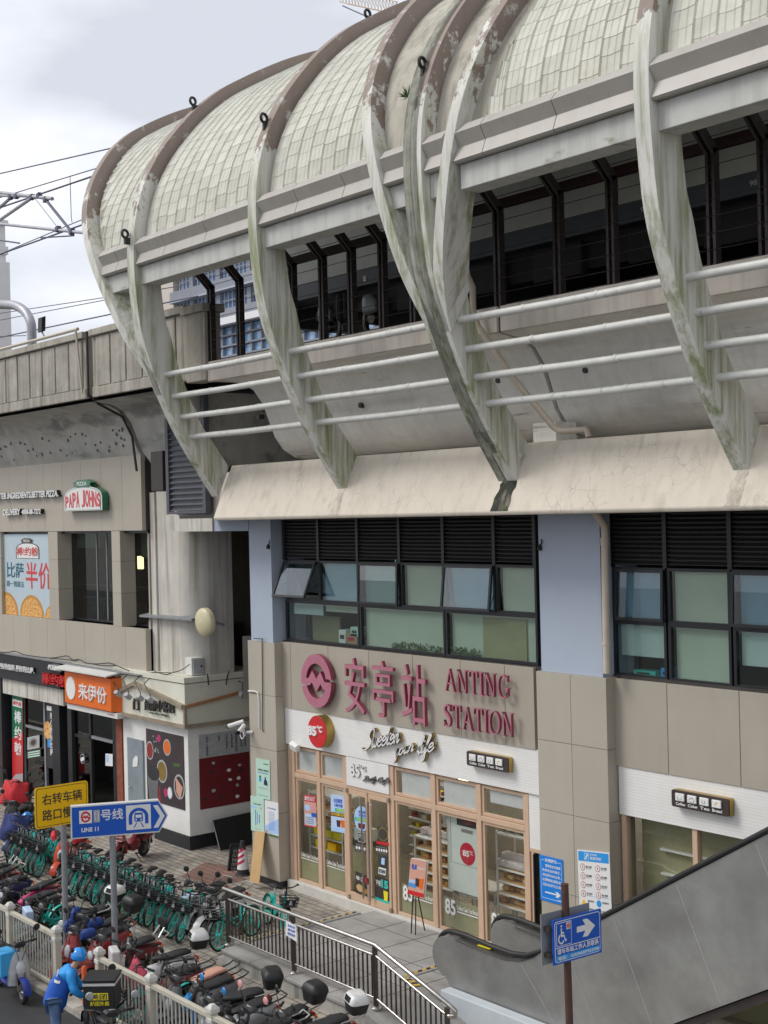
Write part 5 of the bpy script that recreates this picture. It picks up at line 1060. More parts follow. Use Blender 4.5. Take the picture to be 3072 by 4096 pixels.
# plywood, cone, tray, board, standee
t = MB().hexa([U('g5', 212, 2010, 1, 16.55), U('g5', 355, 2048, 1, 16.55), U('g5', 362, 2040, 1, 16.58), U('g5', 222, 2005, 1, 16.58), U('g5', 297, 1265, 1, 16.9), U('g5', 440, 1290, 1, 16.9), U('g5', 446, 1285, 1, 16.93), U('g5', 305, 1262, 1, 16.93)]).build('plywood_board', 'ply'); tag(t, 'narrow tan plywood board leaning on the left pillar', 'board')
c = U('g5', 120, 1925, 2, -.19); t = thing('traffic_cone', 'black and white traffic cone with red stripes beside the plywood board', 'cone', tuple(c))
MB().lathe([(.20, -.01), (.20, .03), (.16, .05)], c, n=8).build('base', 'cone_black', t, bevel=.01); MB().lathe([(.145, .05), (.125, .2), (.075, .62), (.05, .80), (.035, .81)], c, n=20).build('body', 'cone_black', t, smooth=True); MB().lathe([(.135, .16), (.083, .60)], c, n=20).build('sleeve', 'white', t, smooth=True)
q = MB()
for z0 in (.20, .33, .46):
    R = []
    for k in range(9):
        a = -2.6 + k * .30; zz = z0 + k * .018; rr = .137 - (zz - .16) * .118
        R.append(((cos(a) * rr + c.x, sin(a) * rr + c.y, zz + c.z), (cos(a) * (rr - .006) + c.x, sin(a) * (rr - .006) + c.y, zz + .065 + c.z)))
    q.grid(R)
q.build('stripe', 'cone_red', t)
c = Vector((-26.95, 17.15, -.17)); t = thing('plastic_crate', 'black lattice plastic tray standing on edge beside the traffic cone', 'crate', tuple(c)); a_ = U('c5', 1455, 590, 2, -.18); b_ = U('c5', 1590, 590, 2, -.18)
m = MB(); u = (b_ - a_); v = Vector((0, .10, .62))
for k in range(8): m.obox(a_ + u * (k / 7) + v * .5, u * .022, (0, .01, 0), v * .5)
for k in range(7): m.obox(a_ + u * .5 + v * (k / 6), u * .5, (0, .01, 0), v * .018)
m.build('lattice', 'black', t); MB().obox(a_ + v * .5, (.02, 0, 0), (0, .04, 0), v * .5).build('edge', 'black', t)
q = thing('black_panel', 'large black panel leaning crooked against the kiosk side wall', 'panel', (-28.8, 18, 0)); pts = [U('r3', *p, 0, x) for p, x in (((1105, 2020), -29.0), ((1420, 1955), -29.1), ((1440, 1625), -29.55), ((1030, 1715), -29.45))]
m = MB(); d = Vector((-.03, 0, 0)); m.hexa([pts[0], pts[1], pts[1] + d, pts[0] + d, pts[3], pts[2], pts[2] + d, pts[3] + d]); m.build('board', 'board_black', q)
q2 = MB(); q2.tube([pts[0] + Vector((.012, 0, 0)), pts[3] + Vector((.012, 0, 0))], .012, 6); q2.build('edge_strip', 'galvanised', q)
pl = Pl('g2', (197, 1480), (348, 1520), (228, 1142), 1, 16.75); t = thing('standee', 'pink and red drinks standee on thin black legs outside the bakery', 'sign', tuple(pl.o))
pl.panel('board', 'cloth_salmon', t, .02, 0); pl.panel('board_edge', 'white', t, 0, -.03); pl.panel('foot_band', 'sign_red', t, .023, .02, 0, 0, 1, .12); pl.sub(.12, .72, .42, .86).text('number', '8.8', 'blue', t, .026, .02, bold=.03); pl.panel('band', 'light_blue', t, .023, .02, .02, .34, .4, .42); pl.panel('band', 'cyan_blue', t, .023, .02, .0, .22, .5, .27); pl.panel('band', 'cyan_blue', t, .023, .02, .0, .28, .5, .32); pl.poly('drink', 'sign_brown', t, [(.45, .28), (.65, .26), (.68, .48), (.42, .5)], .023, .02); pl.poly('drink', 'orange', t, [(.68, .24), (.9, .22), (.92, .52), (.66, .5)], .024, .02); pl.sub(.46, .74, .95, .80).text('line', '元起畅饮', 'white', t, .024, .02)
q = MB(); L0 = U('g2', 222, 1770, 2, .0); 
for a in ((240, 1505), (268, 1510)):
    tp = U('g2', *a, 1, 16.74); q.tube([tp, (tp.x - .03 + (0.02 if a[0] > 250 else -.02), 16.72, 0.0)], .012, 6)
tp = U('g2', 250, 1300, 1, 16.78); q.tube([tp, (tp.x, 17.02, 0.0)], .012, 6); q.build('leg', 'black', t)

for k in range(3):  # unseen glowing panels, added under the ceiling to brighten the bakery interior
    for j in range(2):
        t = thing('added_ceiling_panel', 'flat square glowing panel added to brighten the bakery', 'lamp', (-24 + 2.7 * k, 18.6 + 1.4 * j, 3.03), 'glowing panels added under the bakery ceiling'); MB().box(-24.3 + 2.7 * k, -23.7 + 2.7 * k, 18.3 + 1.4 * j, 18.9 + 1.4 * j, 3.02, 3.048).build('panel', 'shop_fill_glow', t)

random.seed(31)
for k in range(9):
    z = .5 + .2 * k; x = -23.0
    while x < -21.7:
        w_ = random.uniform(.06, .16); h = random.uniform(.07, .15)
        if z < 2.5: tag(box('snack_pack', random.choice(['cardboard', 'bread_light', 's_red', 'gold', 'shelf_white', 's_maroon', 'bright_yellow', 'white']), x, x + w_, 18.9, 19.0, z, z + h, None, .006), 'small packet on the rack seen through the bakery door', 'packet', 'packets on the rack behind the bakery door')
        x += w_ + .012
t = thing('snack_rack', 'white rack of packets seen through the bakery door', 'rack', (-22.3, 18.9, 0))
for k in range(9): MB().box(-23.05, -21.65, 18.85, 19.15, .47 + .2 * k, .495 + .2 * k).build('board', 'shelf_white', t)
for z in (.735, .955, 1.175, 1.39):
    for k in range(7): loaf(-21.18 + k * .16, 17.86 + random.uniform(-.03, .05), z, 'bread_light' if k % 2 else 'bread', .95, 'small brown loaf on the white shelf right of the bakery door', 'loaves right of the bakery door')
    for k in range(6): loaf(-18.8 + k * .15, 17.86 + random.uniform(-.03, .05), z + .02, 'bread_light' if k % 2 else 'bread', .95, 'small golden loaf on the shelf of the rightmost glazed bay', 'loaves in the rightmost bay')
for z in (1.04, .77, 1.64): 
    for k in range(5): loaf(-24.8 + k * .22, 17.95, z, 'bread' if k % 2 else 'wrap', 1.1, 'brown wrapped loaf behind the yellow cartons', 'loaves behind the yellow cartons')

# ================================================================== LEFT BUILDING (pizza shop)
LY = 17.3
lb = thing('pizza_building', 'beige clad two storey pizza shop building with dark street fronts', 'building', (-36.5, 18, 0))
def clad2(x0, x1, z0, z1, joints, y0=17.3, y1=17.42, name='wall_panel'):
    xs = [x0] + joints + [x1]; m = MB()
    for a, b in zip(xs, xs[1:]): m.box(a + .004, b - .004, y0, y1, z0, z1)
    return m.build(name, 'panel_tan', lb, bevel=.004)
js = [-41.2, -40.0, -38.8, -37.6, -36.4, -35.2, -34.0, -32.8]
clad2(-58, -31.75, 7.77, 9.83, js); clad2(-58, -31.70, 4.05, 5.21, js, 17.3, 17.45)
box('wall_core', 'shop_dark', -58, -31.72, 17.43, 17.9, 7.79, 9.81, lb); box('wall_core', 'shop_dark', -58, -31.72, 17.46, 17.9, 4.06, 5.2, lb); box('roof', 'concrete', -58, -31.8, 17.5, 26, 9.6, 9.7, lb)
box('window_head', 'frame_black', -58, -31.72, 17.44, 17.9, 7.70, 7.765, lb)
box('wall_panel', 'panel_tan', -58, -41.6, 17.3, 17.75, 5.215, 7.76, lb); box('street_wall', 'panel_tan', -58, -41.3, 17.3, 17.6, -.2, 3.26, lb)
for x0, x1 in ((-41.6, -40.83), (-37.41, -36.79), (-33.47, -32.99)):
    m = MB()
    for a, b in ((5.215, 6.1), (6.105, 6.95), (6.955, 7.76)): m.box(x0, x1, 17.3, 17.75, a, b)
    m.build('column', 'panel_tan', lb, bevel=.004)
for x0, x1, mu in ((-36.79, -33.47, (-35.2, -34.6)), (-32.99, -31.75, ())):
    f = box('window_frame', 'frame_black', x0, x1, 17.72, 17.78, 5.215, 5.27, lb); MB().box(x0, x1, 17.74, 17.746, 5.27, 7.70).build('pane', 'glass_dark', f)
    for x in mu: MB().box(x - .02, x + .02, 17.72, 17.78, 5.27, 7.7).build('mullion', 'galvanised', f)
    MB().box(x0 + .25, x0 + (.98 if x1 > -32 else 1.65), 17.80, 17.81, 7.05 if x1 > -32 else 7.28, 7.69).build('roller_blind', 'mint', f)
    MB().box(x0, x1, 17.82, 17.86, 6.22, 6.25).build('inner_rail', 'galvanised', f)
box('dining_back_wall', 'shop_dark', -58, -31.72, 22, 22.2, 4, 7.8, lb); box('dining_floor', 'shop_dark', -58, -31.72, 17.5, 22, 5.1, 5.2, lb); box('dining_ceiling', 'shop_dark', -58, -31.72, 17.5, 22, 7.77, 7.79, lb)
box('end_wall', 'panel_tan', -31.78, -31.72, 17.46, 18.0, 4.05, 7.76, lb)
box('building_pier', 'pier_concrete', -31.69, -31.45, 17.5, 19, 3.9, 8.75, lb)
q = MB(); 
for k in range(26): q.box(-36.3 + k * .1, -36.28 + k * .1, 17.9, 17.92, 5.3, 5.85)
q.box(-36.4, -33.6, 17.89, 17.93, 5.85, 5.89); q.box(-36.4, -33.6, 17.89, 17.93, 5.68, 5.71); q.build('inner_railing', 'galvanised', lb)
for i, (x, w_) in enumerate(((-36.0, .5), (-34.3, .6))):
    o = MB().loft([(x, 18.2, 5.45, .2, .12), (x + .1, 18.2, 5.5, .28, .3), (x + w_, 18.2, 5.5, .28, .3), (x + w_ + .1, 18.2, 5.45, .2, .12)], 12).build('sofa_seat', 'gold' if False else 'bread_light', lb, smooth=True)
t = thing('upstairs_lamp', 'small yellow lit lamp just inside the upper pizza shop window', 'lamp', (-33.8, 18.2, 6.8)); MB().box(-33.72, -33.55, 18.2, 18.3, 6.7, 7.05).build('shade', 'lamp_glow', t)
# lettering upstairs
t = thing('slogan_letters', 'raised white English pizza slogan on the upper beige wall', 'sign', (-38.6, 17.2, 8.7))
p = Pl('e5', (-60, 308), (600, 275), (-60, 245), 1, 17.16); p.text('words', 'BETTER INGREDIENTS.BETTER PIZZA.', 'white', t, 0, -.02, bold=.03); p.text('words_return', 'BETTER INGREDIENTS.BETTER PIZZA.', 'black', t, -.021, -.12, bold=.03)
t = thing('delivery_letters', 'raised white delivery telephone line on the upper beige wall', 'sign', (-39.6, 17.2, 8.2))
p = Pl('e5', (30, 472), (205, 466), (30, 408), 1, 17.16); p.text('words', 'DELIVERY', 'white', t, 0, -.02, bold=.03); p.text('words_return', 'DELIVERY', 'black', t, -.021, -.12, bold=.03)
p = Pl('e5', (222, 462), (418, 455), (222, 410), 1, 17.16); p.text('number', '4008-88-7272', 'white', t, 0, -.02, bold=.02); p.text('number_return', '4008-88-7272', 'black', t, -.021, -.12, bold=.02)
def arch(n=14, base=.0, sh=.62): return [(0, base), (1, base)] + [(1, sh * .9)] + [(.5 + .5 * cos(pi * k / n) * .98, sh + (1 - sh) * sin(pi * k / n)) for k in range(0, n + 1)] + [(0, sh * .9)]
def pizza_badge(t, pl, word, cn=False, thick=.18):
    a = arch(); c = lambda s: [(.5 + (u - .5) * s, .42 + (v - .42) * s) for u, v in a]
    pl.poly('case', 'green_sign' if not cn else 'white', t, c(1.0), -.005, -thick); pl.poly('rim', 'white', t, c(.985), 0, -.004); pl.poly('line', 'green_sign' if not cn else 'grey_letter', t, c(.93), .004, 0); pl.poly('face', 'white', t, c(.90), .008, .004)
    pl.poly('ribbon', 'green_sign' if not cn else 'dark_letter', t, [(.27, .99), (.34, 1.0), (.34, .95), (.66, .95), (.66, 1.0), (.73, .99), (.70, 1.10), (.76, 1.12), (.62, 1.25), (.38, 1.25), (.24, 1.12), (.30, 1.10)], .02, -thick * .8)
    pl.sub(.37, 1.02, .63, 1.17).text('ribbon_word', 'PIZZA', 'white', t, .026, .02, bold=.02)
    if cn: pl.sub(.06, .18, .94, .72).text('word', word, 'sign_red', t, .016, .008, bold=.03)
    else:
        hs = [.55, .64, .71, .76, 0, .80, .80, .77, .71, .64, .55]; u = .04
        for ch, h in zip('PAPA JOHNS', hs):
            wd = .05 if ch == ' ' else .098
            if ch != ' ': pl.sub(u, .14, u + wd * .88, .14 + h * .86).text('letter', ch, 'sign_red', t, .016, .008, bold=.03)
            u += wd
mk('green_sign', (.01, .15, .07), .35, var=.06, coat=.3)
t = thing('pizza_sign', 'arched white pizza shop sign with red letters and green sides', 'sign', (-34.9, 17.1, 8.5)); a = U('e5', 668, 430, 1, 17.08); b = U('e5', 1062, 415, 1, 17.08); tt = U('e5', 868, 165, 1, 17.08)
pizza_badge(t, Pl.raw((a.x, 17.08, a.z), (b.x - a.x, 0, 0), (0, 0, tt.z - a.z), (0, -1, 0)), '')
# half price poster
t = thing('pizza_poster', 'large pale half price pizza poster in the upper left window opening', 'poster', (-39, 17.4, 5.2))
a = U('e5', 45, 1512, 1, 17.4); b = U('e5', 512, 1550, 1, 17.4); tl = U('e5', 40, 655, 1, 17.4); pl = Pl.raw((a.x, 17.4, 5.22), (-37.42 - a.x, 0, 0), (0, 0, 7.69 - 5.22), (0, -1, 0)); pl.panel('sheet', 'sky_pale', t, .0, -.02) if 'sky_pale' in MATS else pl.panel('sheet', 'light_poster', t, 0, -.02)
pizza_badge(t, pl.sub(.28, .70, .77, .90), '棒!约翰', True, .002)
pl.sub(.08, .46, .26, .65).text('title', '比', 'deep_teal', t, .006, 0, bold=.02); pl.sub(.27, .46, .44, .65).text('title', '萨', 'deep_teal', t, .006, 0, bold=.02); pl.sub(.48, .34, .72, .66).text('title', '半', 'sign_red', t, .006, 0, bold=.05); pl.sub(.74, .34, .985, .66).text('title', '价', 'sign_red', t, .006, 0, bold=.05); pl.sub(.07, .345, .44, .42).text('line', '周一到周五', 'deep_teal', t, .006, 0, bold=.01)
pl.panel('small_line', 'light_blue', t, .002, 0, .08, .315, .45, .322)
for cu, cv, ru in ((.05, .0, .26), (.585, .0, .245), (1.0, .0, .15)):
    def half(r): return [(min(1.0, max(0, cu + r * cos(pi * k / 24))), cv + r * 1.06 * sin(pi * k / 24)) for k in range(25)]
    h = half(ru); pl.poly('crust', 'pizza_crust', t, h, .004, 0); pl.poly('topping', 'pizza_top', t, half(ru * .86), .007, .004)
# black fascia, orange sign, pale board
box('fascia', 'black_stone', -58, -36.4, 17.1, 17.5, 3.27, 4.03, lb, .01); box('fascia_cap', 'galvanised', -58, -31.7, 17.06, 17.5, 4.03, 4.055, lb)
box('pale_band', 'whitewash', -40.7, -36.45, 17.2, 17.5, 2.78, 3.265, lb, .01); box('side_jamb', 'black_stone', -41.3, -40.72, 17.15, 17.6, -.2, 3.26, lb)
t = thing('fascia_letters', 'white raised Chinese slogan on the black fascia', 'sign', (-39.5, 17, 3.6)); p = Pl('e4', (-30, 300), (432, 372), (-30, 222), 1, 17.02); p.text('words', '更好的馅料.更好的比萨.', 'white', t, 0, -.02, bold=.02); p.text('words_return', '更好的馅料.更好的比萨.', 'black', t, -.021, -.08, bold=.02)
t = thing('red_name_sign', 'red raised Chinese pizza name with dark ribbon on the black fascia', 'sign', (-37, 17, 3.5)); p = Pl('e4', (530, 495), (850, 545), (530, 350), 1, 17.0); p.text('words', '棒!约翰', 'sign_red', t, 0, -.09, bold=.05); q_ = Pl('e4', (622, 305), (760, 330), (622, 250), 1, 16.98); q_.poly('ribbon', 'sign_grey', t, [(-.1, -.2), (1.1, -.2), (1.2, .3), (1.0, .9), (.7, 1.3), (.3, 1.3), (0, .9), (-.2, .3)], 0, -.1) if 'sign_grey' in MATS else q_.poly('ribbon', 's_grey', t, [(-.1, -.2), (1.1, -.2), (1.2, .3), (1.0, .9), (.7, 1.3), (.3, 1.3), (0, .9), (-.2, .3)], 0, -.1); q_.text('ribbon_word', 'PIZZA', 'white', t, .015, 0, bold=.02)
t = thing('orange_sign', 'big orange snack shop light box with three white Chinese characters', 'sign', (-35, 17, 3.3)); OY = 16.93
a = U('e4', 828, 705, 1, OY); b = U('e4', 1418, 790, 1, OY); tl = U('e4', 822, 320, 1, OY); x0, x1 = a.x, b.x; z0, z1 = 2.98, 3.86
MB().hexa([(x0, OY, z0), (x1, OY, z0), (x1 + .12, 17.2, z0 - .02), (x0 - .05, 17.2, z0 - .02), (x0, OY, z1), (x1, OY, z1), (x1 + .12, 17.2, z1 + .02), (x0 - .05, 17.2, z1 + .02)]).build('light_box', 'orange', t, bevel=.02)
MB().box(x0 + .0, x1 + .2, 17.0, 17.22, z0 - .17, z0 - .03).build('base_strip', 'shelf_white', t)
pl = Pl.raw((x0, OY, z0), (x1 - x0, 0, 0), (0, 0, z1 - z0), (0, -1, 0)); pl.sub(.33, .22, .92, .72).text('characters', '来伊份', 'white', t, .035, .0, bold=.004); pl.panel('seam', 'poster_red', t, .001, 0, .29, 0, .295, 1)
pl.disc('white_oval', 'white', t, .15, .5, .10, .36, .02, 0)        # blank oval where the shop's emblem sits
p = Pl.raw((x1 - .35, 17.0, z0 - .12), (.4, 0, 0), (0, 0, .05), (0, -1, 0)); p.text('address', 'www.lyf.com', 'sign_red', t, .004, 0)
t = MB().hexa([(x0 - .35, 16.75, 3.92), (x1 + .1, 16.75, 3.92), (x1 + .2, 17.25, 4.02), (x0 - .1, 17.25, 4.02), (x0 - .35, 16.75, 3.96), (x1 + .1, 16.75, 3.96), (x1 + .2, 17.25, 4.06), (x0 - .1, 17.25, 4.06)]).build('rain_canopy', 'shelf_white'); tag(t, 'narrow cream rain canopy over the orange sign', 'canopy')
# shop fronts below
GY = 17.45
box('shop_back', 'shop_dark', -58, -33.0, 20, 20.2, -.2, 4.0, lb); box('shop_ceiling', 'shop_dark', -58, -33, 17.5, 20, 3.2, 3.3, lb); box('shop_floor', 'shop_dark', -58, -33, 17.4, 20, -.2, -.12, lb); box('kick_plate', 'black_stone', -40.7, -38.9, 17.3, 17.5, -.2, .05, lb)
for xa, xb in ((640, 735), (845, 890), (1440, 1480)):
    A = U('e4', xa + 35, 700, 1, 17.4).x; B = U('e4', xb + 35, 700, 1, 17.4).x; box('dark_pier', 'black_stone', A, B, 17.35, 17.7, -.2, 2.95, lb)
A = U('e4', 700, 1000, 1, 17.4).x; B = U('e4', 790, 1000, 1, 17.4).x; box('dark_pier', 'black_stone', A, B, 17.32, 17.7, -.2, 2.85, lb)
t = thing('pizza_shopfront', 'dark glazed pizza shopfront with aluminium frame behind the parked scooters', 'shopfront', (-38.5, 17.45, 0))
for xx in (310, 575): X = U('e4', xx, 900, 1, GY).x; MB().box(X - .05, X + .05, 17.42, 17.5, -.1, 2.8).build('frame_bar', 'galvanised', t)
X0, X1 = U('e4', 310, 900, 1, GY).x, U('e4', 575, 900, 1, GY).x; MB().box(X0, X1, 17.42, 17.5, 1.83, 1.9).build('frame_bar', 'galvanised', t); MB().box(X0, X1, 17.45, 17.456, -.1, 2.8).build('pane', 'glass_dark', t)
p = Pl('e4', (350, 1340), (505, 1310), (350, 1180), 1, 17.41); 
def menu1(p, t, d): p.disc('dish', 'dark_letter', t, .5, .5, .2, .22, d + .002, d); p.disc('dish_rim', 'grey_letter', t, .5, .5, .34, .36, d + .001, d)
poster('grey square menu poster on the pizza shop glass', 'e4', (350, 1340), (505, 1310), (350, 1180), 17.41, 'cloth_grey', menu1)
def menu2(p, t, d):
    for k in range(3): p.panel('line', 'mint', t, d + .002, d, .08, .12 + .28 * k, .92, .3 + .28 * k)
poster('framed green lettered notice under the grey menu poster', 'e4', (345, 1455), (525, 1425), (345, 1355), 17.41, 'shop_dark', menu2, 'notice', 'notice')
def ban(p, t, d):
    p.poly('green_half', 'green_sign', t, [(0, .52), (1, .62), (1, 1), (0, 1)], d + .002, d); p.panel('white_head', 'white', t, d + .004, d, .08, .88, .95, .955); p.sub(.12, .89, .9, .94).text('head_word', '棒约翰', 'sign_red', t, d + .008, d + .004, bold=.02)
    for k, ch in enumerate('棒约翰'): p.sub(.24, .70 - .17 * k, .9, .84 - .17 * k).text('character', ch, 'white', t, d + .008, d + .002, bold=.04)
    p.poly('grey_foot', 'cloth_grey', t, [(0, 0), (1, 0), (1, .18), (.3, .14), (0, .08)], d + .003, d)
poster('tall green and red vertical banner with white characters beside the pizza shop door', 'e4', (165, 1800), (300, 1850), (160, 630), 17.38, 'sign_red', ban, 'banner', 'banner', .02)
def ban2(p, t, d):
    p.panel('white_head', 'white', t, d + .003, d, .0, .89, .9, .96); p.disc('pizza', 'pizza_top', t, .1, .58, .55, .14, d + .003, d); p.panel('blue_card', 'cyan_blue', t, d + .003, d, .1, .32, .6, .44)
    p.sub(.5, .2, .95, .86).text('words', '用\n心\n做\n好\n比\n萨', 'white', t, d + .006, d, bold=.03, line=1.0)
poster('narrow dark banner with pizza slice and white vertical words left of the black pier', 'e4', (610, 1560), (690, 1580), (605, 740), 17.38, 'ink', ban2, 'banner', 'banner', .02)
t = thing('snack_shopfront', 'black framed snack shop entrance with stocked shelves under the orange sign', 'shopfront', (-35, 17.45, 0))
A = U('e4', 890, 1300, 1, GY).x; B = U('e4', 1465, 1300, 1, GY).x; Mx = U('e4', 1165, 1300, 1, GY).x
for x in (A, Mx, B): MB().box(x - .06, x + .06, 17.42, 17.5, -.15, 2.85).build('frame_bar', 'black_metal', t)
MB().box(Mx, B, 17.42, 17.5, 1.98, 2.06).build('frame_bar', 'galvanised', t); MB().box(A, Mx, 17.42, 17.48, 1.92, 2.0).build('frame_bar', 'black_metal', t)
MB().box(A, Mx, 17.45, 17.456, -.1, 2.85).build('pane', 'glass_dark', t); MB().box(Mx, B, 17.45, 17.456, 2.06, 2.85).build('pane', 'glass_dark', t)
p = Pl('e4', (1000, 1500), (1125, 1470), (1000, 1400), 1, 17.41); p.disc('door_lock', 'white', t, .5, .3, .18, .25, .03, 0); q = MB(); q.torus(p.P(.5, .35, .02), (0, 1, 0), .13, .015, 16, 6); q.build('lock_loop', 'galvanised', t, smooth=True)
random.seed(9)
for k in range(5): MB().box(Mx + .1, B - .1, 18.3, 18.6, .2 + .42 * k, .23 + .42 * k).build('shelf', 'ply', t)
sn = 0
for k in range(4):
    x = Mx + .12
    while x < B - .2:
        w_ = random.uniform(.08, .16); h = random.uniform(.14, .3); o = box('snack_pack', random.choice(['cardboard', 'ply', 's_red', 'gold', 'cloth_salmon', 's_pink', 'mint', 'white']), x, x + w_, 18.2, 18.4, .235 + .42 * k, .235 + .42 * k + h, None, .01); tag(o, 'coloured snack pack on the shelves inside the snack shop', 'snack pack', 'snack packs on the shop shelves'); x += w_ + .02
def blue_sheet(p, t, d): p.panel('picture', 'light_blue', t, d + .002, d, .1, .3, .45, .9)
poster('white and blue sheet taped on the snack shop door jamb', 'e4', (1348, 1540), (1440, 1548), (1348, 1385), 17.40, 'white', blue_sheet, 'notice', 'notice')
A = U('e4', 1490, 1200, 1, 17.32).x; B = U('e4', 1562, 1200, 1, 17.32).x; o = box('brick_pier', 'red_brick', A, B, 17.30, 17.7, -.2, 2.86); tag(o, 'narrow red brick pier between the snack shop and the white kiosk', 'pier')
q = MB()
for pts in ([(0, 95), (110, 92), (200, 80), (300, 120), (450, 145), (650, 165), (780, 150), (860, 140), (930, 190), (1010, 185), (1100, 230), (1250, 240), (1400, 230), (1500, 270), (1650, 330)], [(640, 170), (800, 180), (920, 195), (960, 205), (1020, 190), (1090, 225), (1180, 240), (1300, 262), (1480, 262)]):
    q.tube(catmull([U('e4', x, y, 1, 17.04) for x, y in pts], 3), .016, 5)
tag(q.build('slack_cable', 'cable'), 'slack black cables draped along the top of the black fascia', 'cable')

# ================================================================== CORNER KIOSK
ks = thing('kiosk', 'white corner kiosk with cream fascia and black plinth beside the bakery pillar', 'kiosk', (-31.4, 18.2, 0)); KX = -29.72
box('wall', 'kiosk_white', -33.1, KX, 17.32, 19.55, .18, 2.9, ks, .008); box('plinth', 'black_stone', -33.12, KX + .02, 17.30, 19.56, -.3, .18, ks, .008)
box('fascia', 'kiosk_cream', -33.3, KX + .10, 17.20, 19.58, 2.92, 3.97, ks, .006); box('fascia_gap', 'black', -33.25, KX + .06, 17.24, 19.55, 3.97, 3.99, ks); box('coping', 'kiosk_cream', -33.32, KX + .14, 17.17, 19.6, 3.99, 4.13, ks, .008)
q = MB(); q.box(-33.34, KX + .16, 17.14, 17.2, 2.88, 2.97); q.box(KX + .10, KX + .16, 17.2, 19.58, 2.88, 2.97); q.box(KX + .08, KX + .15, 17.15, 17.22, 2.97, 3.46)
def bm(a, b, y0, y1, h=.05): 
    a, b = Vector(a), Vector(b); d = Vector((0, 0, h)); return [a - d, b - d, b - d + Vector((0, y1 - y0, 0)), a - d + Vector((0, y1 - y0, 0)), a + d, b + d, b + d + Vector((0, y1 - y0, 0)), a + d + Vector((0, y1 - y0, 0))]
q.hexa(bm((-32.1, 17.10, 3.80), (KX + .1, 17.10, 3.42), 0, .1)); q.hexa(bm((-33.25, 17.12, 3.42), (-32.1, 17.12, 3.80), 0, .08)); q.build('fascia_trim', 'kiosk_trim', ks)
q = MB(); q.hexa([(KX + .10, 17.2, 3.38), (KX + .16, 17.2, 3.38), (KX + .16, 19.58, 3.68), (KX + .10, 19.58, 3.68), (KX + .10, 17.2, 3.45), (KX + .16, 17.2, 3.45), (KX + .16, 19.58, 3.75), (KX + .10, 19.58, 3.75)]); q.build('fascia_trim', 'trim_orange', ks)
d_ = box('door', 'grey_door', U('r3', 180, 900, 1, 17.3).x, U('r3', 335, 900, 1, 17.3).x, 17.27, 17.33, -.1, 2.30, ks, .006); c = U('r3', 205, 1370, 1, 17.26); MB().tube([c, c + Vector((0, -.05, 0)), c + Vector((.10, -.05, 0))], .014, 6).build('handle', 'chrome', d_)
pl = Pl('r3', (228, 1175), (280, 1178), (232, 1058), 1, 17.26); pl.poly('torn_sheet', 'white', d_, [(0, 0), (.9, .05), (1, .8), (.6, 1), (.3, .85), (0, .6)], .004, 0)
q = MB(); q.lathe([(.06, 0), (.06, .04), (0, .045)], (-31.9, 17.0, 4.13)); 
t = thing('kiosk_letters', 'dark raised Chinese kiosk name under the cream gable', 'sign', (-31.2, 17.1, 3.3)); 
p = Pl('r3', (345, 605), (640, 640), (345, 490), 1, 17.14); p.text('words', '闽南小客村', 'dark_letter', t, 0, -.05, bold=.02); p = Pl('r3', (228, 600), (280, 610), (228, 485), 1, 17.14); p.text('emblem', '门', 'dark_letter', t, 0, -.05, bold=.03); p = Pl('r3', (392, 640), (582, 675), (392, 618), 1, 17.14); p.text('words', 'cou xiao village', 'dark_letter', t, 0, -.02, bold=.01)
for i, (x, y, xx, yy) in enumerate(((160, 330, 180, 465), (280, 350, 300, 480), (378, 375, 400, 500), (70, 360, 78, 440))):
    t = thing('sign_light', 'small grey spot light on a bent arm over the kiosk sign', 'lamp', (-32, 17, 3.6), 'spot lights over the kiosk sign'); a = U('r3', x, y, 1, 17.1); b = U('r3', xx, yy, 1, 16.85)
    MB().tube([a + Vector((0, .1, .25)), a + Vector((0, -.1, .1)), b + Vector((0, .02, .12)), b], .014, 6).build('arm', 'dark_letter', t); MB().obox(b, (.09, 0, 0), (0, .03, .04), (0, -.06, .06)).build('head', 'cloth_grey', t, bevel=.01)
c = U('r3', 1335, 440, 0, KX + .35); t = thing('sign_light', 'grey spot light hanging at the right end of the kiosk side fascia', 'lamp', tuple(c)); MB().tube([c, c + Vector((0, 0, .28)), c + Vector((-.2, 0, .3))], .014, 6).build('arm', 'dark_letter', t); MB().obox(c, (.05, .0, -.04), (0, .09, 0), (.04, 0, .05)).build('head', 'cloth_grey', t, bevel=.01)
# food mural on the front, red mural on the side
t = thing('food_mural', 'dark food mural of bowls and flowers on the kiosk front', 'poster', (-30.9, 17.3, 1.7)); a = U('r3', 365, 1525, 1, 17.31); pl = Pl.raw((-31.82, 17.315, .80), (1.90, 0, 0), (0, 0, 1.84), (0, -1, 0)); pl.panel('board', 'mural_dark', t, .012, 0) if 'mural_dark' in MATS else pl.panel('board', 'sign_brown', t, .012, 0)
def bowl(u, v, ru, rv, mat): pl.disc('bowl', 'cloth_grey', t, u, v, ru, rv, .016, .012); pl.disc('food', mat, t, u, v, ru * .82, rv * .84, .019, .016)
bowl(.10, .70, .10, .13, 'food_red' if 'food_red' in MATS else 's_red'); bowl(.57, .80, .10, .115, 'orange'); bowl(.42, .45, .14, .16, 'gold'); bowl(.87, .30, .14, .17, 'sign_brown'); bowl(.62, .18, .065, .085, 'white')
pl.poly('toast', 'cloth_salmon', t, [(.79, .42), (.97, .30), (.90, .14), (.80, .22)], .024, .019); pl.disc('flower', 's_pink', t, .36, .90, .05, .05, .017, .012); pl.disc('flower', 's_pink', t, .51, .17, .05, .06, .017, .012); pl.poly('cup', 's_grey', t, [(.06, .0), (.28, .0), (.32, .36), (.02, .36)], .017, .012); pl.disc('cup_top', 'ink', t, .18, .40, .17, .11, .02, .012)
random.seed(4)
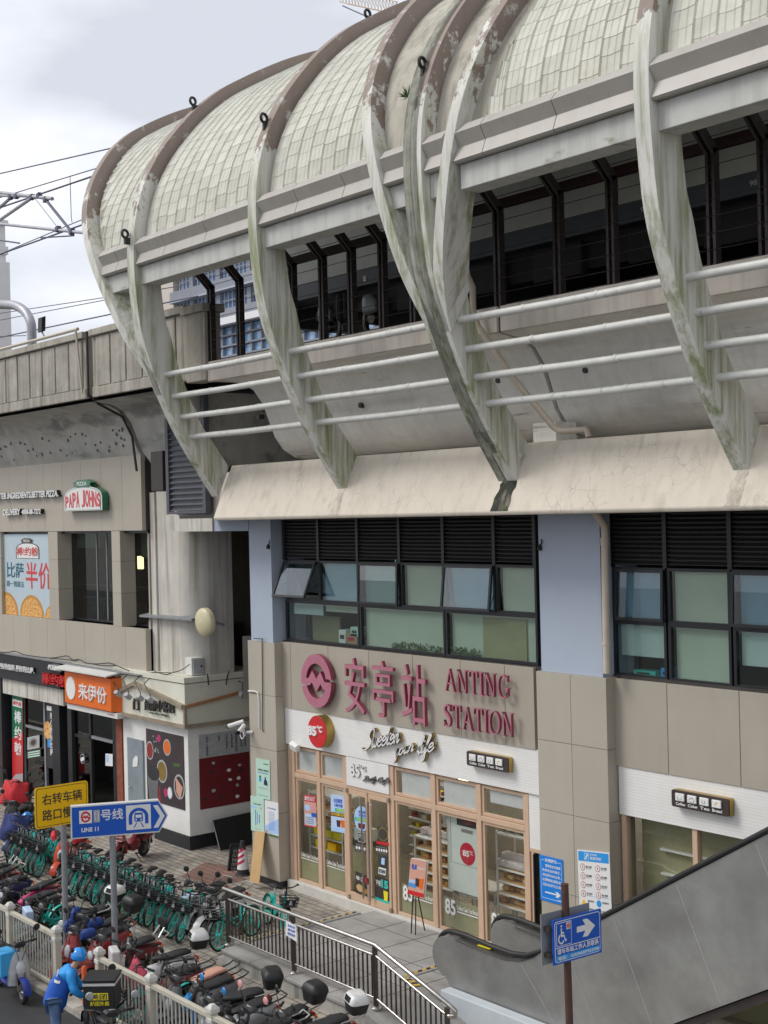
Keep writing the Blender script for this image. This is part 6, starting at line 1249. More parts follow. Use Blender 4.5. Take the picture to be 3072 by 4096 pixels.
for k in range(16): pl.disc('seed', 'cloth_grey', t, .22 + random.uniform(-.06, .14), random.uniform(.68, .93), .013, .012, .016, .012, 8)
for k in range(9): pl.poly('sprig', 'plant', t, [(.72 + .02 * k, .58 + .02 * (k % 3)), (.75 + .02 * k, .62), (.74 + .018 * k, .55)], .016, .012)
pl.poly('sprig', 's_red', t, [(.30, .02), (.38, .02), (.36, .22), (.32, .22)], .016, .012)
t = thing('red_mural', 'grey and dark red menu mural on the kiosk side wall', 'poster', (KX, 18.3, 1.7)); pl = Pl.raw((KX + .003, 17.62, .80), (0, 1.48, 0), (0, 0, 1.86), (1, 0, 0)); pl.panel('lower_board', 'deep_red', t, .012, 0, 0, 0, 1, .68); pl.panel('upper_board', 'cloth_grey', t, .012, 0, 0, .683, 1, 1)
for k, (u, h, tx) in enumerate(((.16, .26, '安内上镇的茶'), (.40, .08, '好'), (.55, .20, '门店在此乐'), (.65, .20, '礼尚往来'), (.74, .26, '烧仙草手作茶'), (.84, .2, '芋圆红豆'), (.92, .2, '桂花'))): pl.sub(u - .022, .965 - h, u + .022, .965).text('words', '\n'.join(tx), 'ink', t, .016, .012, line=1.0)
random.seed(8)
for k in range(15):
    u, v = random.uniform(.08, .94), random.uniform(.06, .62); q = pl.sub(u - .05, v - .03, u + .05, v + .03); pts = [(.5 + random.uniform(.25, .5) * cos(2 * pi * j / 9), .5 + random.uniform(.25, .5) * sin(2 * pi * j / 9)) for j in range(9)]; q.poly('dish', ('cloth_grey', 'ink', 'white', 's_maroon')[k % 4], t, pts, .016, .012)
t = thing('meter_box', 'white electric meter box on the kiosk coping', 'box', (-30.2, 17.5, 4.13)); c0 = U('r3', 822, 248, 0, KX - .05); MB().box(KX - .35, KX - .05, c0.y, c0.y + .34, 4.14, 4.58).build('case', 'shelf_white', t, bevel=.01); MB().box(KX - .05, KX - .03, c0.y + .06, c0.y + .33, 4.18, 4.54).build('door', 'cloth_grey', t); MB().lathe([(.025, 0), (.02, .02)], (KX - .03, c0.y + .27, 4.36), (1, 0, 0)).build('lock', 'black', t)
q = MB()
for pts in ([(450, 215), (560, 245), (640, 225), (720, 200), (800, 145)], [(130, 195), (250, 245), (340, 240), (450, 225), (620, 230)]): q.tube(catmull([U('r3', x, y, 1, 17.2) for x, y in pts], 3), .012, 5)
q.tube([U('r3', *p, 0, KX + .17) for p in ((980, 240), (985, 290), (992, 352))], .015, 6); q.tube([U('r3', *p, 0, KX + .17) for p in ((1200, 210), (1180, 260), (1168, 350))], .015, 6)
tag(q.build('loose_wire', 'cable'), 'loose wires hanging over the kiosk coping from the meter box', 'cable')
# railway pier behind the kiosk
pr = thing('railway_pier', 'broad rust streaked concrete pier with rounded corner behind the kiosk', 'pier', (-30.2, 18.5, 0))
ring = [(-31.44, 18.75), (-31.44, 17.55)] + [(-30.42 + .66 * sin(radians(a)), 18.21 - .66 * cos(radians(a))) for a in range(0, 91, 10)] + [(-29.76, 18.75)]
MB().rings([[(x, y, z) for x, y in ring] for z in (4.0, 8.8)]).build('shaft', 'pier_concrete', pr, smooth=True)
q = MB(); a = Vector((-28.9, 18.9, 0))
for x, w_ in ((-28.95, .14), (-28.4, .16)): q.box(x - w_, x + w_, 20.22, 20.29, 3.9, 8.0)
q.build('rust_streak', 'rust_pole', pr)
t = thing('cable_tray', 'grey sheet metal cable tray along the pier above the kiosk', 'cable tray', (-30.6, 17.4, 5.6)); a = U('1', 935, 665, 1, 17.5); b = U('1', 1275, 690, 1, 17.5); MB().hexa([(a.x, 17.35, a.z - .05), (b.x, 17.35, b.z - .05), (b.x, 17.7, b.z), (a.x, 17.7, a.z), (a.x, 17.35, a.z), (b.x, 17.35, b.z), (b.x, 17.7, b.z + .05), (a.x, 17.7, a.z + .05)]).build('tray', 'galvanised', t)
q = MB(); q.tube([U('1', 975, 700, 1, 17.5), U('1', 980, 980, 1, 17.5)], .05, 6); tag(q.build('plastic_wrap', 'shelf_white'), 'torn white plastic wrapping on the corner pipe above the kiosk', 'wrapping')
c = U('1', 1320, 715, 1, 17.1); t = thing('satellite_dish', 'round cream drum dish on the pier above the kiosk', 'dish', tuple(c)); ax = Vector((.05, -1, -.05)).normalized(); MB().lathe([(.0, .10), (.18, .08), (.32, .035), (.345, 0), (.345, -.10), (.27, -.16), (.0, -.18)], c, ax, 32).build('drum', 'dish_cream' if 'dish_cream' in MATS else 'kiosk_cream', t, smooth=True); MB().tube([c - ax * .17, c + Vector((-.05, .6, -.1))], .04, 8).build('arm', 'galvanised', t)
t = thing('shed_roof', 'small blue corrugated lean-to roof between the pier and the blue pillar', 'canopy', (-27, 18.5, 5)); m = MB(); a = U('1', 1440, 785, 1, 18.2); 
rows = []
for k in range(0, 25): x = -28.3 + k * .11; rows.append([(x, 18.0, 4.72 + (.035 if k % 2 else 0)), (x, 19.5, 5.12 + (.035 if k % 2 else 0))])
m.grid(rows); m.build('sheet', 'blue_sheet' if 'blue_sheet' in MATS else 's_sky', t); MB().tube([(-28.2, 18.1, 4.66), (-26, 18.1, 4.66)], .03, 6).build('purlin', 'galvanised', t)

# ================================================================== BICYCLES
def U3(z, x, y, p0, n):
    o = ZR[z]; px = o[0] + x / o[2]; py = o[1] + y / o[2]; d = FWD + CX * ((px - 1536) / FPX) - CY * ((py - 2048) / FPX); p0, n = Vector(p0), Vector(n)
    return EYE + d * ((p0 - EYE).dot(n) / d.dot(n))
def wheel(parent, x, R, tyre_r, rim, spokes=14, yo=0, name='wheel', hub='steel_dark'):
    w_ = MB().torus((x, yo, R), (0, 1, 0), R - tyre_r, tyre_r, 28, 6).build(name, 'tyre', parent, smooth=True, local=True)
    q = MB().torus((x, yo, R), (0, 1, 0), R - tyre_r * 2.0, tyre_r * .55, 28, 6)
    for k in range(spokes):
        a = 2 * pi * k / spokes; c, s_ = cos(a), sin(a); q.tube([(x + .03 * c, yo + (.03 if k % 2 else -.03), R + .03 * s_), (x + (R - tyre_r * 2) * c, yo, R + (R - tyre_r * 2) * s_)], .006 if spokes > 8 else .022, 4, False)
    q.lathe([(.03, -.05), (.03, .05)], (x, yo, R), (0, 1, 0), 10); q.build('rim', rim, w_, smooth=True, local=True); return w_
def make_bike(frame='teal', rim='teal_light', basket='plastic_black'):
    t = thing('bicycle', 'x', 'bicycle'); R = .31
    wheel(t, .54, R, .024, rim); wheel(t, -.50, R, .024, rim)
    q = MB(); q.tube([(.40, 0, .74), (.30, 0, .62), (-.05, 0, .34), (-.10, 0, .30)], .026, 8); q.tube([(-.10, 0, .30), (-.24, 0, .72)], .022, 8); q.tube([(.36, 0, .66), (.05, 0, .50), (-.16, 0, .50)], .020, 8)
    for s_ in (-.06, .06): q.tube([(-.50, s_, R), (-.10, s_ * .5, .29)], .013, 6); q.tube([(-.50, s_, R), (-.20, s_ * .4, .62)], .012, 6)
    q.tube([(.36, 0, .64), (.41, 0, .80)], .026, 8); q.build('frame', frame, t, smooth=True, local=True)
    q = MB(); q.tube([(.385, 0, .70), (.40, .0, .66)], .03, 8)
    for s_ in (-.055, .055): q.tube([(.39, s_, .66), (.47, s_, .45), (.54, s_, R)], .014, 6)
    q.build('fork', frame, t, smooth=True, local=True)
    for x, a0, a1 in ((.54, -.1, 2.2), (-.50, .3, 2.9)):
        R_ = []
        for k in range(13):
            a = a0 + (a1 - a0) * k / 12; R_.append([(x + (R + .018) * cos(a), y, R + (R + .018) * sin(a)) for y in (-.03, 0, .03)])
        MB().grid(R_).build('mudguard', frame if x < 0 else 'plastic_black', t, local=True)
    q = MB(); q.loft([(-.42, 0, .83, .085, .03), (-.34, 0, .84, .09, .035), (-.24, 0, .835, .055, .03), (-.14, 0, .83, .022, .02)], 12); q.build('saddle', 'seat_black', t, smooth=True, local=True)
    MB().tube([(-.24, 0, .70), (-.27, 0, .82)], .016, 8).build('seat_post', 'chrome', t, local=True)
    q = MB(); q.tube(catmull([(.28, -.29, .99), (.34, -.24, 1.0), (.42, -.10, .97), (.42, .10, .97), (.34, .24, 1.0), (.28, .29, .99)], 3), .013, 6); q.tube([(.41, 0, .80), (.42, 0, .97)], .018, 6); q.build('handlebar', 'plastic_black', t, smooth=True, local=True)
    for s_ in (-1, 1): MB().tube([(.28, .29 * s_, .99), (.20, .30 * s_, .98)], .02, 8).build('grip', 'plastic_black', t, local=True)
    q = MB(); x0, x1, y0, z0, z1 = .50, .71, .14, .66, .84
    for z in (z0, .73, .79, z1):
        e = (z - z0) * .12
        q.tube([(x0 - e * .3, -y0 - e, z), (x1 + e, -y0 - e, z), (x1 + e, y0 + e, z), (x0 - e * .3, y0 + e, z), (x0 - e * .3, -y0 - e, z)], .010, 4)
    for k in range(6):
        y = -y0 + 2 * y0 * k / 5; q.tube([(x1, y, z0), (x1 + .028, y * 1.16, z1)], .007, 4); q.tube([(x0, y, z0), (x1, y, z0)], .007, 4)
    for k in range(5):
        x = x0 + (x1 - x0) * k / 4
        for s_ in (-1, 1): q.tube([(x, y0 * s_, z0), (x, (y0 + .028) * s_, z1)], .007, 4)
    q.box(x0, x1, -y0 + .01, y0 - .01, z0 - .01, z0 + .0); q.box(x1 - .004, x1 + .004, -.11, .11, z0 + .03, z0 + .13)
    bk = q.build('basket', basket, t, local=True)
    MB().box(x1 + .012, x1 + .016, -.035, .035, .70, .82).build('basket_plate', 'cloth_grey', bk, local=True)
    MB().box(.34, .40, -.045, .045, .80, .90).build('lock_box', 'cloth_grey', t, bevel=.01, local=True)
    q = MB(); q.lathe([(.085, -.006), (.085, .006)], (-.10, .05, .30), (0, 1, 0), 16); q.tube([(-.10, .06, .30), (.02, .07, .20)], .011, 6); q.tube([(-.10, -.06, .30), (-.22, -.07, .40)], .011, 6); q.build('crank', 'steel_dark', t, local=True)
    for c in ((.02, .12, .20), (-.22, -.12, .40)): MB().box(c[0] - .04, c[0] + .04, c[1] - .045, c[1] + .045, c[2] - .012, c[2] + .012).build('pedal', 'plastic_black', t, local=True)
    q = MB(); q.tube([(-.46, .07, .28), (-.55, .17, .02)], .01, 6); q.build('kickstand', 'steel_dark', t, local=True)
    return t
def place(o, x, y, z, head, lean=0, scale=1):
    o.location = (x, y, z); o.rotation_mode = 'XYZ'; o.rotation_euler = (-lean, 0, head); o.scale = (scale,) * 3; return o
def reuse(o, label, group=None):
    o['label'] = label
    if group: o['group'] = group
    return o
bike0 = make_bike(); H = radians(-51); random.seed(21); first = True
def bike(x, y, z, head, lean, label, group):
    global first
    o = bike0 if first else copy_tree(bike0); first = False
    place(o, x, y, z, head, lean); reuse(o, label, group); return o
for k in range(17):
    fx = -29.0 + .325 * k + random.uniform(-.04, .04); h = H + random.uniform(-.2, .2)
    bike(fx - .54 * cos(h), 13.56 - .54 * sin(h) + random.uniform(-.05, .06), -.28, h, radians(11) + random.uniform(-.05, .05), 'teal shared bicycle with black front basket in the long tight row along the kerb', 'teal bicycles in the long kerb row')
for k in range(6):
    fx = -31.95 + .30 * k; h = H + random.uniform(-.1, .1)
    bike(fx - .54 * cos(h), 13.62 - .54 * sin(h), -.29, h, radians(10) + random.uniform(-.05, .05), 'teal shared bicycle with black basket in the short row left of the red scooter', 'teal bicycles in the short row')
bike(-22.95, 15.25, -.22, radians(-15), radians(8), 'teal shared bicycle standing alone behind the steel railing', None)
bike(-22.9, 14.35, -.26, radians(-70), radians(-6), 'teal shared bicycle half hidden behind the railing end post', None)
for x, y, h in ((-26.3, 11.75, -80), (-25.9, 11.9, -75), (-20.55, 11.3, -95)): bike(x, y, -.42, radians(h), radians(9), 'teal shared bicycle wedged among the parked scooters', 'teal bicycles among the scooters')
# ================================================================== SCOOTERS
def scooter(label, body, x, y, z, head, kind='scooter', seat='seat_black', box=None, cover=None, muffs=None, mirror='plastic_black', lean=.10, lamp='lens', back=False, front_box=None, shield=None, group='scooters and mopeds parked between kerb and fence', basket=False, helmet=None, nolabelgroup=False, steer=.0):
    t = thing('scooter', label, 'scooter', group=group if not nolabelgroup else None)
    R = .215 if kind == 'scooter' else .25; wb = .60
    rimm = 'galvanised'
    wheel(t, wb, R, .048, rimm, 5); wheel(t, -wb, R, .055, rimm, 5)
    if kind == 'scooter':
        q = MB(); q.loft([(-.86, 0, .60, .05, .04), (-.78, 0, .58, .13, .12), (-.55, 0, .54, .175, .17), (-.25, 0, .48, .17, .20), (-.10, 0, .40, .15, .17), (-.04, 0, .36, .13, .10)], 16, 2.6); q.loft([(-.14, 0, .27, .15, .05), (.0, 0, .26, .165, .045), (.28, 0, .26, .16, .045), (.36, 0, .29, .14, .05)], 14, 3); q.build('body', body, t, smooth=True, local=True)
        q = MB(); q.loft([(.26, .36, 0, .07, .16), (.30, .40, 0, .10, .20), (.55, .39, 0, .10, .205), (.72, .36, 0, .09, .17), (.86, .33, 0, .07, .11)], 16, 2.8, 'z'); 
        q.v = [Vector((p.x, p.y, p.z)) for p in q.v]
        q.build('leg_shield', shield or body, t, smooth=True, local=True)
        q = MB(); q.loft([(.44, .44, 0, .02, .04), (.50, .475, 0, .03, .07), (.62, .47, 0, .03, .085), (.70, .44, 0, .02, .05)], 12, 2.4, 'z'); q.build('headlight', lamp, t, smooth=True, local=True)
    else:
        q = MB(); q.tube([(.42, 0, .72), (.10, 0, .36), (-.15, 0, .32), (-.60, 0, .40)], .035, 8)
        for s_ in (-.11, .11): q.tube([(-.15, s_, .33), (-.25, s_, .62), (-.80, s_, .64)], .018, 6)
        q.build('frame', 'plastic_black', t, smooth=True, local=True)
        q = MB(); q.loft([(-.30, 0, .44, .08, .10), (-.22, 0, .44, .13, .17), (.0, 0, .42, .13, .15), (.12, 0, .40, .08, .08)], 14, 3); q.loft([(-.82, 0, .60, .06, .03), (-.70, 0, .58, .13, .07), (-.4, 0, .58, .14, .08), (-.26, 0, .58, .1, .06)], 14, 2.6); q.build('body', body, t, smooth=True, local=True)
        q = MB(); q.loft([(.56, .47, 0, .03, .07), (.62, .49, 0, .06, .11), (.76, .48, 0, .06, .11), (.83, .45, 0, .04, .07)], 14, 2.4, 'z'); q.build('headlight_shell', shield or body, t, smooth=True, local=True)
        MB().lathe([(.075, -.02), (.085, .03), (.06, .05), (0, .055)], (.53, 0, .70), (1, 0, .05), 16).build('headlight', lamp, t, smooth=True, local=True)
    q = MB(); q.loft([(-.76, 0, .735, .06, .02), (-.70, 0, .75, .115, .035), (-.52, 0, .745, .125, .04), (-.40, 0, .715, .12, .045), (-.22, 0, .70, .10, .04), (-.10, 0, .70, .07, .035), (-.06, 0, .69, .04, .02)], 18, 3.2); q.build('seat', seat, t, smooth=True, local=True)
    q = MB()
    for s_ in (-.075, .075): q.tube([(.42, s_, .62), (.52, s_, .40), (wb, s_, R)], .02, 8)
    q.tube([(.40, 0, .60), (.33, 0, .95)], .024, 8); q.build('fork', 'steel_dark', t, smooth=True, local=True)
    Rr = []
    for k in range(11):
        a = -.05 + 2.3 * k / 10; Rr.append([(wb + (R + .035) * cos(a), yy, R + (R + .035 - abs(yy) * .35) * sin(a)) for yy in (-.075, -.04, 0, .04, .075)])
    MB().grid(Rr).build('front_fender', body, t, smooth=True, local=True)
    Rr = []
    for k in range(9):
        a = .9 + 2.2 * k / 8; Rr.append([(-wb + (R + .04) * cos(a), yy, R + (R + .04) * sin(a)) for yy in (-.07, 0, .07)])
    MB().grid(Rr).build('rear_fender', 'plastic_black', t, smooth=True, local=True)
    MB().lathe([(.10, -.06), (.12, 0), (.10, .06)], (-wb, 0, R), (0, 1, 0), 14).build('hub_motor', 'steel_dark', t, smooth=True, local=True)
    q = MB(); q.tube(catmull([(.20, -.34, .98), (.28, -.22, 1.0), (.33, 0, .95), (.28, .22, 1.0), (.20, .34, .98)], 3), .015, 6); q.loft([(.24, 0, .97, .10, .03), (.32, 0, .99, .14, .05), (.40, 0, .97, .10, .04)], 12); q.build('handlebar', 'plastic_black', t, smooth=True, local=True)
    for s_ in (-1, 1):
        MB().tube([(.24, .28 * s_, .985), (.16, .38 * s_, .975)], .022, 8).build('grip', 'plastic_black', t, local=True)
        m = MB(); m.tube([(.28, .24 * s_, 1.0), (.30, .30 * s_, 1.14), (.28, .34 * s_, 1.20)], .008, 5); m.build('mirror_stem', 'plastic_black', t, local=True)
        MB().lathe([(.0, -.03), (.055, -.018), (.065, 0), (.0, .004)], (.28, .35 * s_, 1.23), (-1, 0, .1), 14).build('mirror', mirror, t, smooth=True, local=True)
        MB().lathe([(.0, 0), (.03, .01), (.03, .03), (0, .04)], (-.84, .12 * s_, .60), (-1, 0, 0), 8).build('indicator', 'orange', t, local=True)
    if kind == 'moped':
        q = MB(); q.loft([(.30, .36, 0, .03, .10), (.34, .38, 0, .045, .13), (.52, .42, 0, .05, .14), (.62, .43, 0, .035, .10)], 14, 3, 'z'); q.build('front_panel', shield or body, t, smooth=True, local=True)
        for s_ in (-1, 1): MB().loft([(-.78, .135 * s_, .57, .008, .03), (-.66, .15 * s_, .56, .014, .075), (-.40, .155 * s_, .55, .014, .085), (-.24, .14 * s_, .52, .008, .04)], 12, 2.6).build('side_panel', body, t, smooth=True, local=True)
    q = MB()
    for s_ in (-1, 1): q.tube(catmull([(.22, .26 * s_, .97), (.40, .18 * s_, 1.0), (.47, .06 * s_, .84), (.42, .03 * s_, .66)], 4), .006, 4)
    q.build('brake_cables', 'cable', t, local=True)
    MB().lathe([(.05, 0), (.055, .012), (0, .014)], (.33, 0, 1.015), (-.4, 0, 1), 12).build('dial', 'lens', t, local=True)
    for s_ in (-1, 1): MB().box(-.02, .05, .17 * s_ - .035, .17 * s_ + .035, .235, .255).build('foot_peg', 'steel_dark', t, local=True)
    q = MB(); q.tube([(-.60, .13, .20), (-.62, .15, .55)], .022, 8); q.tube([(-.60, -.13, .20), (-.62, -.15, .55)], .022, 8); q.build('shock_absorber', 'chrome', t, smooth=True, local=True)
    MB().box(-.90, -.86, -.06, .06, .58, .63).build('tail_light', 'tail_red', t, bevel=.008, local=True)
    MB().box(-.93, -.925, -.09, .09, .38, .50).build('number_plate', 'white', t, local=True)
    q = MB(); q.tube([(-.05, .12, .22), (-.10, .26, .01)], .014, 6); q.build('kickstand', 'steel_dark', t, local=True)
    q = MB()
    for s_ in (-.10, .10): q.tube([(-.60, s_, .70), (-.95, s_, .76), (-1.02, s_, .80)], .013, 6)
    q.tube([(-1.02, -.1, .80), (-1.02, .1, .80)], .013, 6); q.build('rack', 'steel_tube' if kind == 'moped' else 'plastic_black', t, local=True)
    if back:
        q = MB(); q.loft([(-.98, 0, 1.0, .05, .04), (-.95, 0, 1.0, .14, .09), (-.91, 0, 1.0, .13, .08)], 14, 3); q.build('backrest', 'seat_black', t, smooth=True, local=True)
        q = MB(); q.tube([(-.80, -.1, .76), (-.95, -.08, .95)], .014, 6); q.tube([(-.80, .1, .76), (-.95, .08, .95)], .014, 6); q.build('backrest_stem', 'chrome', t, local=True)
    if box:
        lid, base = box; q = MB(); q.loft([(.79, -.90, 0, .11, .125), (.81, -.90, 0, .135, .15), (.95, -.91, 0, .16, .18), (.97, -.91, 0, .16, .18)], 28, 5, 'z'); b_ = q.build('top_box', base, t, smooth=True, local=True)
        q = MB(); q.loft([(.97, -.91, 0, .172, .192), (.995, -.91, 0, .172, .192), (1.055, -.91, 0, .155, .17), (1.10, -.91, 0, .115, .13), (1.105, -.91, 0, .09, .10)], 28, 4.5, 'z'); q.build('box_lid', lid, b_, smooth=True, local=True)
        if lid == 's_white':
            q = MB(); q.obox((-.752, 0, 1.035), (.006, 0, .0), (0, .09, 0), (-.010, 0, .04)); q.build('reflector_panel', 'black', b_, local=True)
    if front_box:
        q = MB(); q.box(.52, .68, -.18, .18, .66, .98); q.build('front_box', front_box, t, bevel=.03, local=True)
    if basket:
        q = MB()
        for z_ in (.70, .78, .86, .94): q.tube([(.48, -.16, z_), (.74, -.17, z_), (.74, .17, z_), (.48, .16, z_), (.48, -.16, z_)], .011, 4)
        for k in range(7): yy = -.16 + .32 * k / 6; q.tube([(.72, yy, .69), (.745, yy, .94)], .009, 4); q.tube([(.48, yy, .69), (.74, yy, .69)], .008, 4)
        q.build('basket', basket if isinstance(basket, str) else 'plastic_black', t, local=True)
    if cover:      # quilted wind blanket over bars and legs
        rows = []; rnd = random.Random(hash(label) % 1000)
        for i in range(9):
            v = i / 8; row = []
            for j in range(13):
                u = j / 12 * 2 - 1; row.append((.36 + .20 * sin(v * 2.4) * (1 - u * u * .7) + rnd.uniform(-.02, .02) - abs(u) * .08, u * (.36 + .08 * v) , 1.04 - v * .66 + .03 * cos(u * 5) + rnd.uniform(-.015, .015) - .05 * u * u))
            rows.append(row)
        MB().grid(rows).build('wind_blanket', cover, t, smooth=True, local=True).modifiers.new('th', 'SOLIDIFY').thickness = .02
    if muffs:
        for s_ in (-1, 1): MB().loft([(.10, .36 * s_, .95, .04, .05), (.16, .35 * s_, .955, .075, .09), (.28, .30 * s_, .94, .085, .10), (.36, .26 * s_, .91, .045, .07)], 12, 2.2).build('hand_muff', muffs, t, smooth=True, local=True)
    if helmet:
        MB().lathe([(.125, 0), (.14, .05), (.125, .13), (.07, .19), (0, .205)], (-.25, 0, .75), n=16).build('helmet', helmet, t, smooth=True, local=True)
    place(t, x, y, z, radians(head), lean); return t
Zs = -.42
SC = [
 ('red scooter half hidden at the left frame edge by the kerb', 's_red', -31.9, 11.9, -82, dict(kind='moped')), ('pink and black moped nearest the left edge between kerb and fence', 's_pink', -31.2, 11.8, -95, dict(kind='moped')), ('white fronted scooter squeezed in the left crowd by the fence', 's_white', -30.5, 11.8, -88, dict(shield='s_white')), ('black moped left of the maroon one in the crowded strip', 's_black', -29.9, 11.9, -92, dict(kind='moped', back=True)), ('maroon moped in the crowd left of the pink tailed scooter', 's_maroon', -29.2, 11.8, -84, dict(kind='moped')), ('navy scooter in the crowd beside the pink tailed scooter', 's_navy', -28.6, 11.7, -98, dict(muffs='cloth_blue')),
 ('pink tailed scooter with long black seat and white grab rail', 's_pink', -27.6, 11.95, -88, dict(kind='moped', shield='s_black')), ('black moped with a teal bicycle leaning on its left', 's_black', -26.9, 11.75, -92, dict(kind='moped')), ('black moped with pale front box facing the fence', 's_grey', -25.35, 11.7, -96, dict(kind='moped', front_box='sky_paper')), ('black moped with round black and white top box behind the grey pole', 's_black', -25.0, 11.95, -80, dict(kind='moped', box=('s_white', 'plastic_black'))), ('grey moped with round black top box between the two sign poles', 's_grey', -24.3, 11.9, -86, dict(kind='moped', box=('plastic_black', 'plastic_black'), muffs='cloth_blue')),
 ('dull red scooter with blue hand muffs facing the fence gap', 's_red', -23.55, 11.55, -84, dict(muffs='cloth_blue', lamp='lens', back=False)), ('maroon moped with black backrest left of the white box moped', 's_maroon', -22.75, 11.75, -97, dict(kind='moped', back=True)), ('white moped with white lidded black top box and round headlamp', 's_white', -21.75, 11.75, -103, dict(kind='moped', box=('s_white', 'plastic_black'), front_box='s_white', basket=False)),
 ('scooter under a pink patterned wind blanket by the fence', 's_maroon', -20.95, 11.55, -96, dict(cover='cloth_pink')), ('scooter with a salmon coloured seat cover beside the pink blanket', 's_brown', -20.3, 11.8, -92, dict(seat='cloth_salmon')), ('grey shielded scooter with square dark windscreen by the fence', 's_grey', -19.85, 11.45, -92, dict(shield='s_grey', back=False)), ('black moped with bright blue headlamp shell and black top box', 's_black', -19.3, 11.7, -104, dict(kind='moped', shield='s_sky', box=('plastic_black', 'plastic_black'))),
 ('silver and teal scooter with sky blue mirrors near the retaining wall', 's_silver', -18.55, 11.45, -98, dict(shield='s_silver', mirror='s_sky')), ('black moped with pink mirrors and black top box under the railing', 's_black', -18.0, 11.75, -100, dict(kind='moped', box=('plastic_black', 'plastic_black'), mirror='pink_mirror')), ('black moped with round white top box at the bottom edge', 's_black', -17.35, 11.85, -102, dict(kind='moped', box=('s_white', 'plastic_black'))), ('dark blue moped at the bottom edge left of the white top box', 's_navy', -17.75, 11.2, -95, dict(kind='moped'))]
rs_ = random.Random(6)
for lab, body, x, y, h, kw in SC: scooter(lab, body, x + rs_.uniform(-.06, .06), y + rs_.uniform(-.12, .12), Zs, h + rs_.uniform(-11, 11), lean=.07 + rs_.uniform(-.04, .05), **kw)
scooter('navy scooter with grey wind blanket and blue helmet left of the short bicycle row', 's_navy', -33.1, 14.35, -.27, -52, cover='cloth_navy', helmet='helmet_blue', nolabelgroup=True)
scooter('large bright red scooter facing the kerb between the two teal bicycle rows', 's_orange', -30.15, 14.25, -.28, -52, shield='s_orange', nolabelgroup=True, muffs='cloth_red')
scooter('scooter draped in a big red rain cape by the pizza shop', 's_black', -37.0, 16.0, -.2, -45, cover='cloth_red', nolabelgroup=True)
scooter('red scooter with white and orange front at the left edge by the pizza banner', 's_red', -39.6, 16.1, -.2, -40, shield='s_white', cover='cloth_red', nolabelgroup=True)
scooter('black scooter half out of frame left of the blue helmet scooter', 's_black', -34.6, 14.9, -.25, -48, nolabelgroup=True)
scooter('dark moped parked behind the blue helmet scooter', 's_grey', -34.3, 15.9, -.22, -50, kind='moped', nolabelgroup=True)
scooter('dark red moped with pink wire basket near the kiosk', 's_maroon', -29.9, 15.75, -.2, -60, kind='moped', basket='pink_mirror', nolabelgroup=True, helmet=None)
scooter('white delivery moped with papers on its front rack beside the bicycle row', 's_white', -24.28, 14.42, -.27, -57, kind='moped', nolabelgroup=True)
scooter('black and white moped with round headlamp by the steps', 's_white', -23.72, 14.44, -.27, -66, kind='moped', shield='s_black', basket=True, nolabelgroup=True)
o = MB().box(-.17, .17, -.12, .12, 0, .03).build('newspaper', 'sky_paper'); place(o, -23.98, 13.95, .52, radians(-57)); tag(o, 'folded newspapers on the front rack of the white delivery moped', 'newspaper')
o = MB().lathe([(.11, 0), (.125, .06), (.10, .15), (0, .19)], n=16).build('helmet', 's_red', smooth=True); place(o, -29.58, 15.20, .52, 0); tag(o, 'shiny red helmet lying in the pink wire basket', 'helmet')
o = MB().box(-.19, .19, -.17, .17, 0, .42).build('delivery_box', 'box_sky', bevel=.02); place(o, -23.55, 9.86, .02, .08); tag(o, 'sky blue insulated delivery box on the footboard of the blue scooter', 'box'); q_ = Pl.raw((-.12, -.171, .08), (.28, 0, 0), (0, 0, .26), (0, -1, 0)); w_ = q_.text('logo', 'e', 'white', o, .004, 0, bold=.06)
scooter('blue scooter with silver front parked on the road beside the fence', 's_blue', -23.75, 10.05, -.45, -4, shield='s_silver', nolabelgroup=True, lean=.05)
scooter('black delivery moped carrying the big black food box', 's_black', -20.15, 10.0, -.45, 168, kind='moped', nolabelgroup=True, lean=.04)
scooter('glossy black moped with amber headlamp facing the camera at the bottom edge', 's_black', -19.55, 9.75, -.45, -18, kind='moped', shield='s_black', lamp='amber', mirror='s_silver', nolabelgroup=True)
t = thing('food_box', 'black insulated food delivery box with yellow print and white band', 'box', (0, 0, 0)); MB().box(-.25, .25, -.24, .24, 0, .46).build('case', 'plastic_black', t, bevel=.02, local=True); MB().box(-.265, .265, -.255, .255, .46, .50).build('lid', 'plastic_black', t, bevel=.015, local=True)
q = MB(); q.box(-.256, .256, -.247, -.2415, .40, .44); q.box(.252, .257, -.24, .24, .40, .44); q.build('white_band', 'reflective', t, local=True)
q_ = Pl.raw((-.16, -.243, .09), (.34, 0, 0), (0, 0, .20), (0, -1, 0)); q_.panel('yellow_print', 'bright_yellow', t, .003, 0, 0, .45, .9, 1); q_.sub(.08, .5, .85, .95).text('print', '美团', 'ink', t, .006, .003, bold=.02); q_.sub(.05, .0, .95, .35).text('print', '美团外卖', 'bright_yellow', t, .004, 0, bold=.01)
place(t, -19.98, 9.98, .36, radians(50))
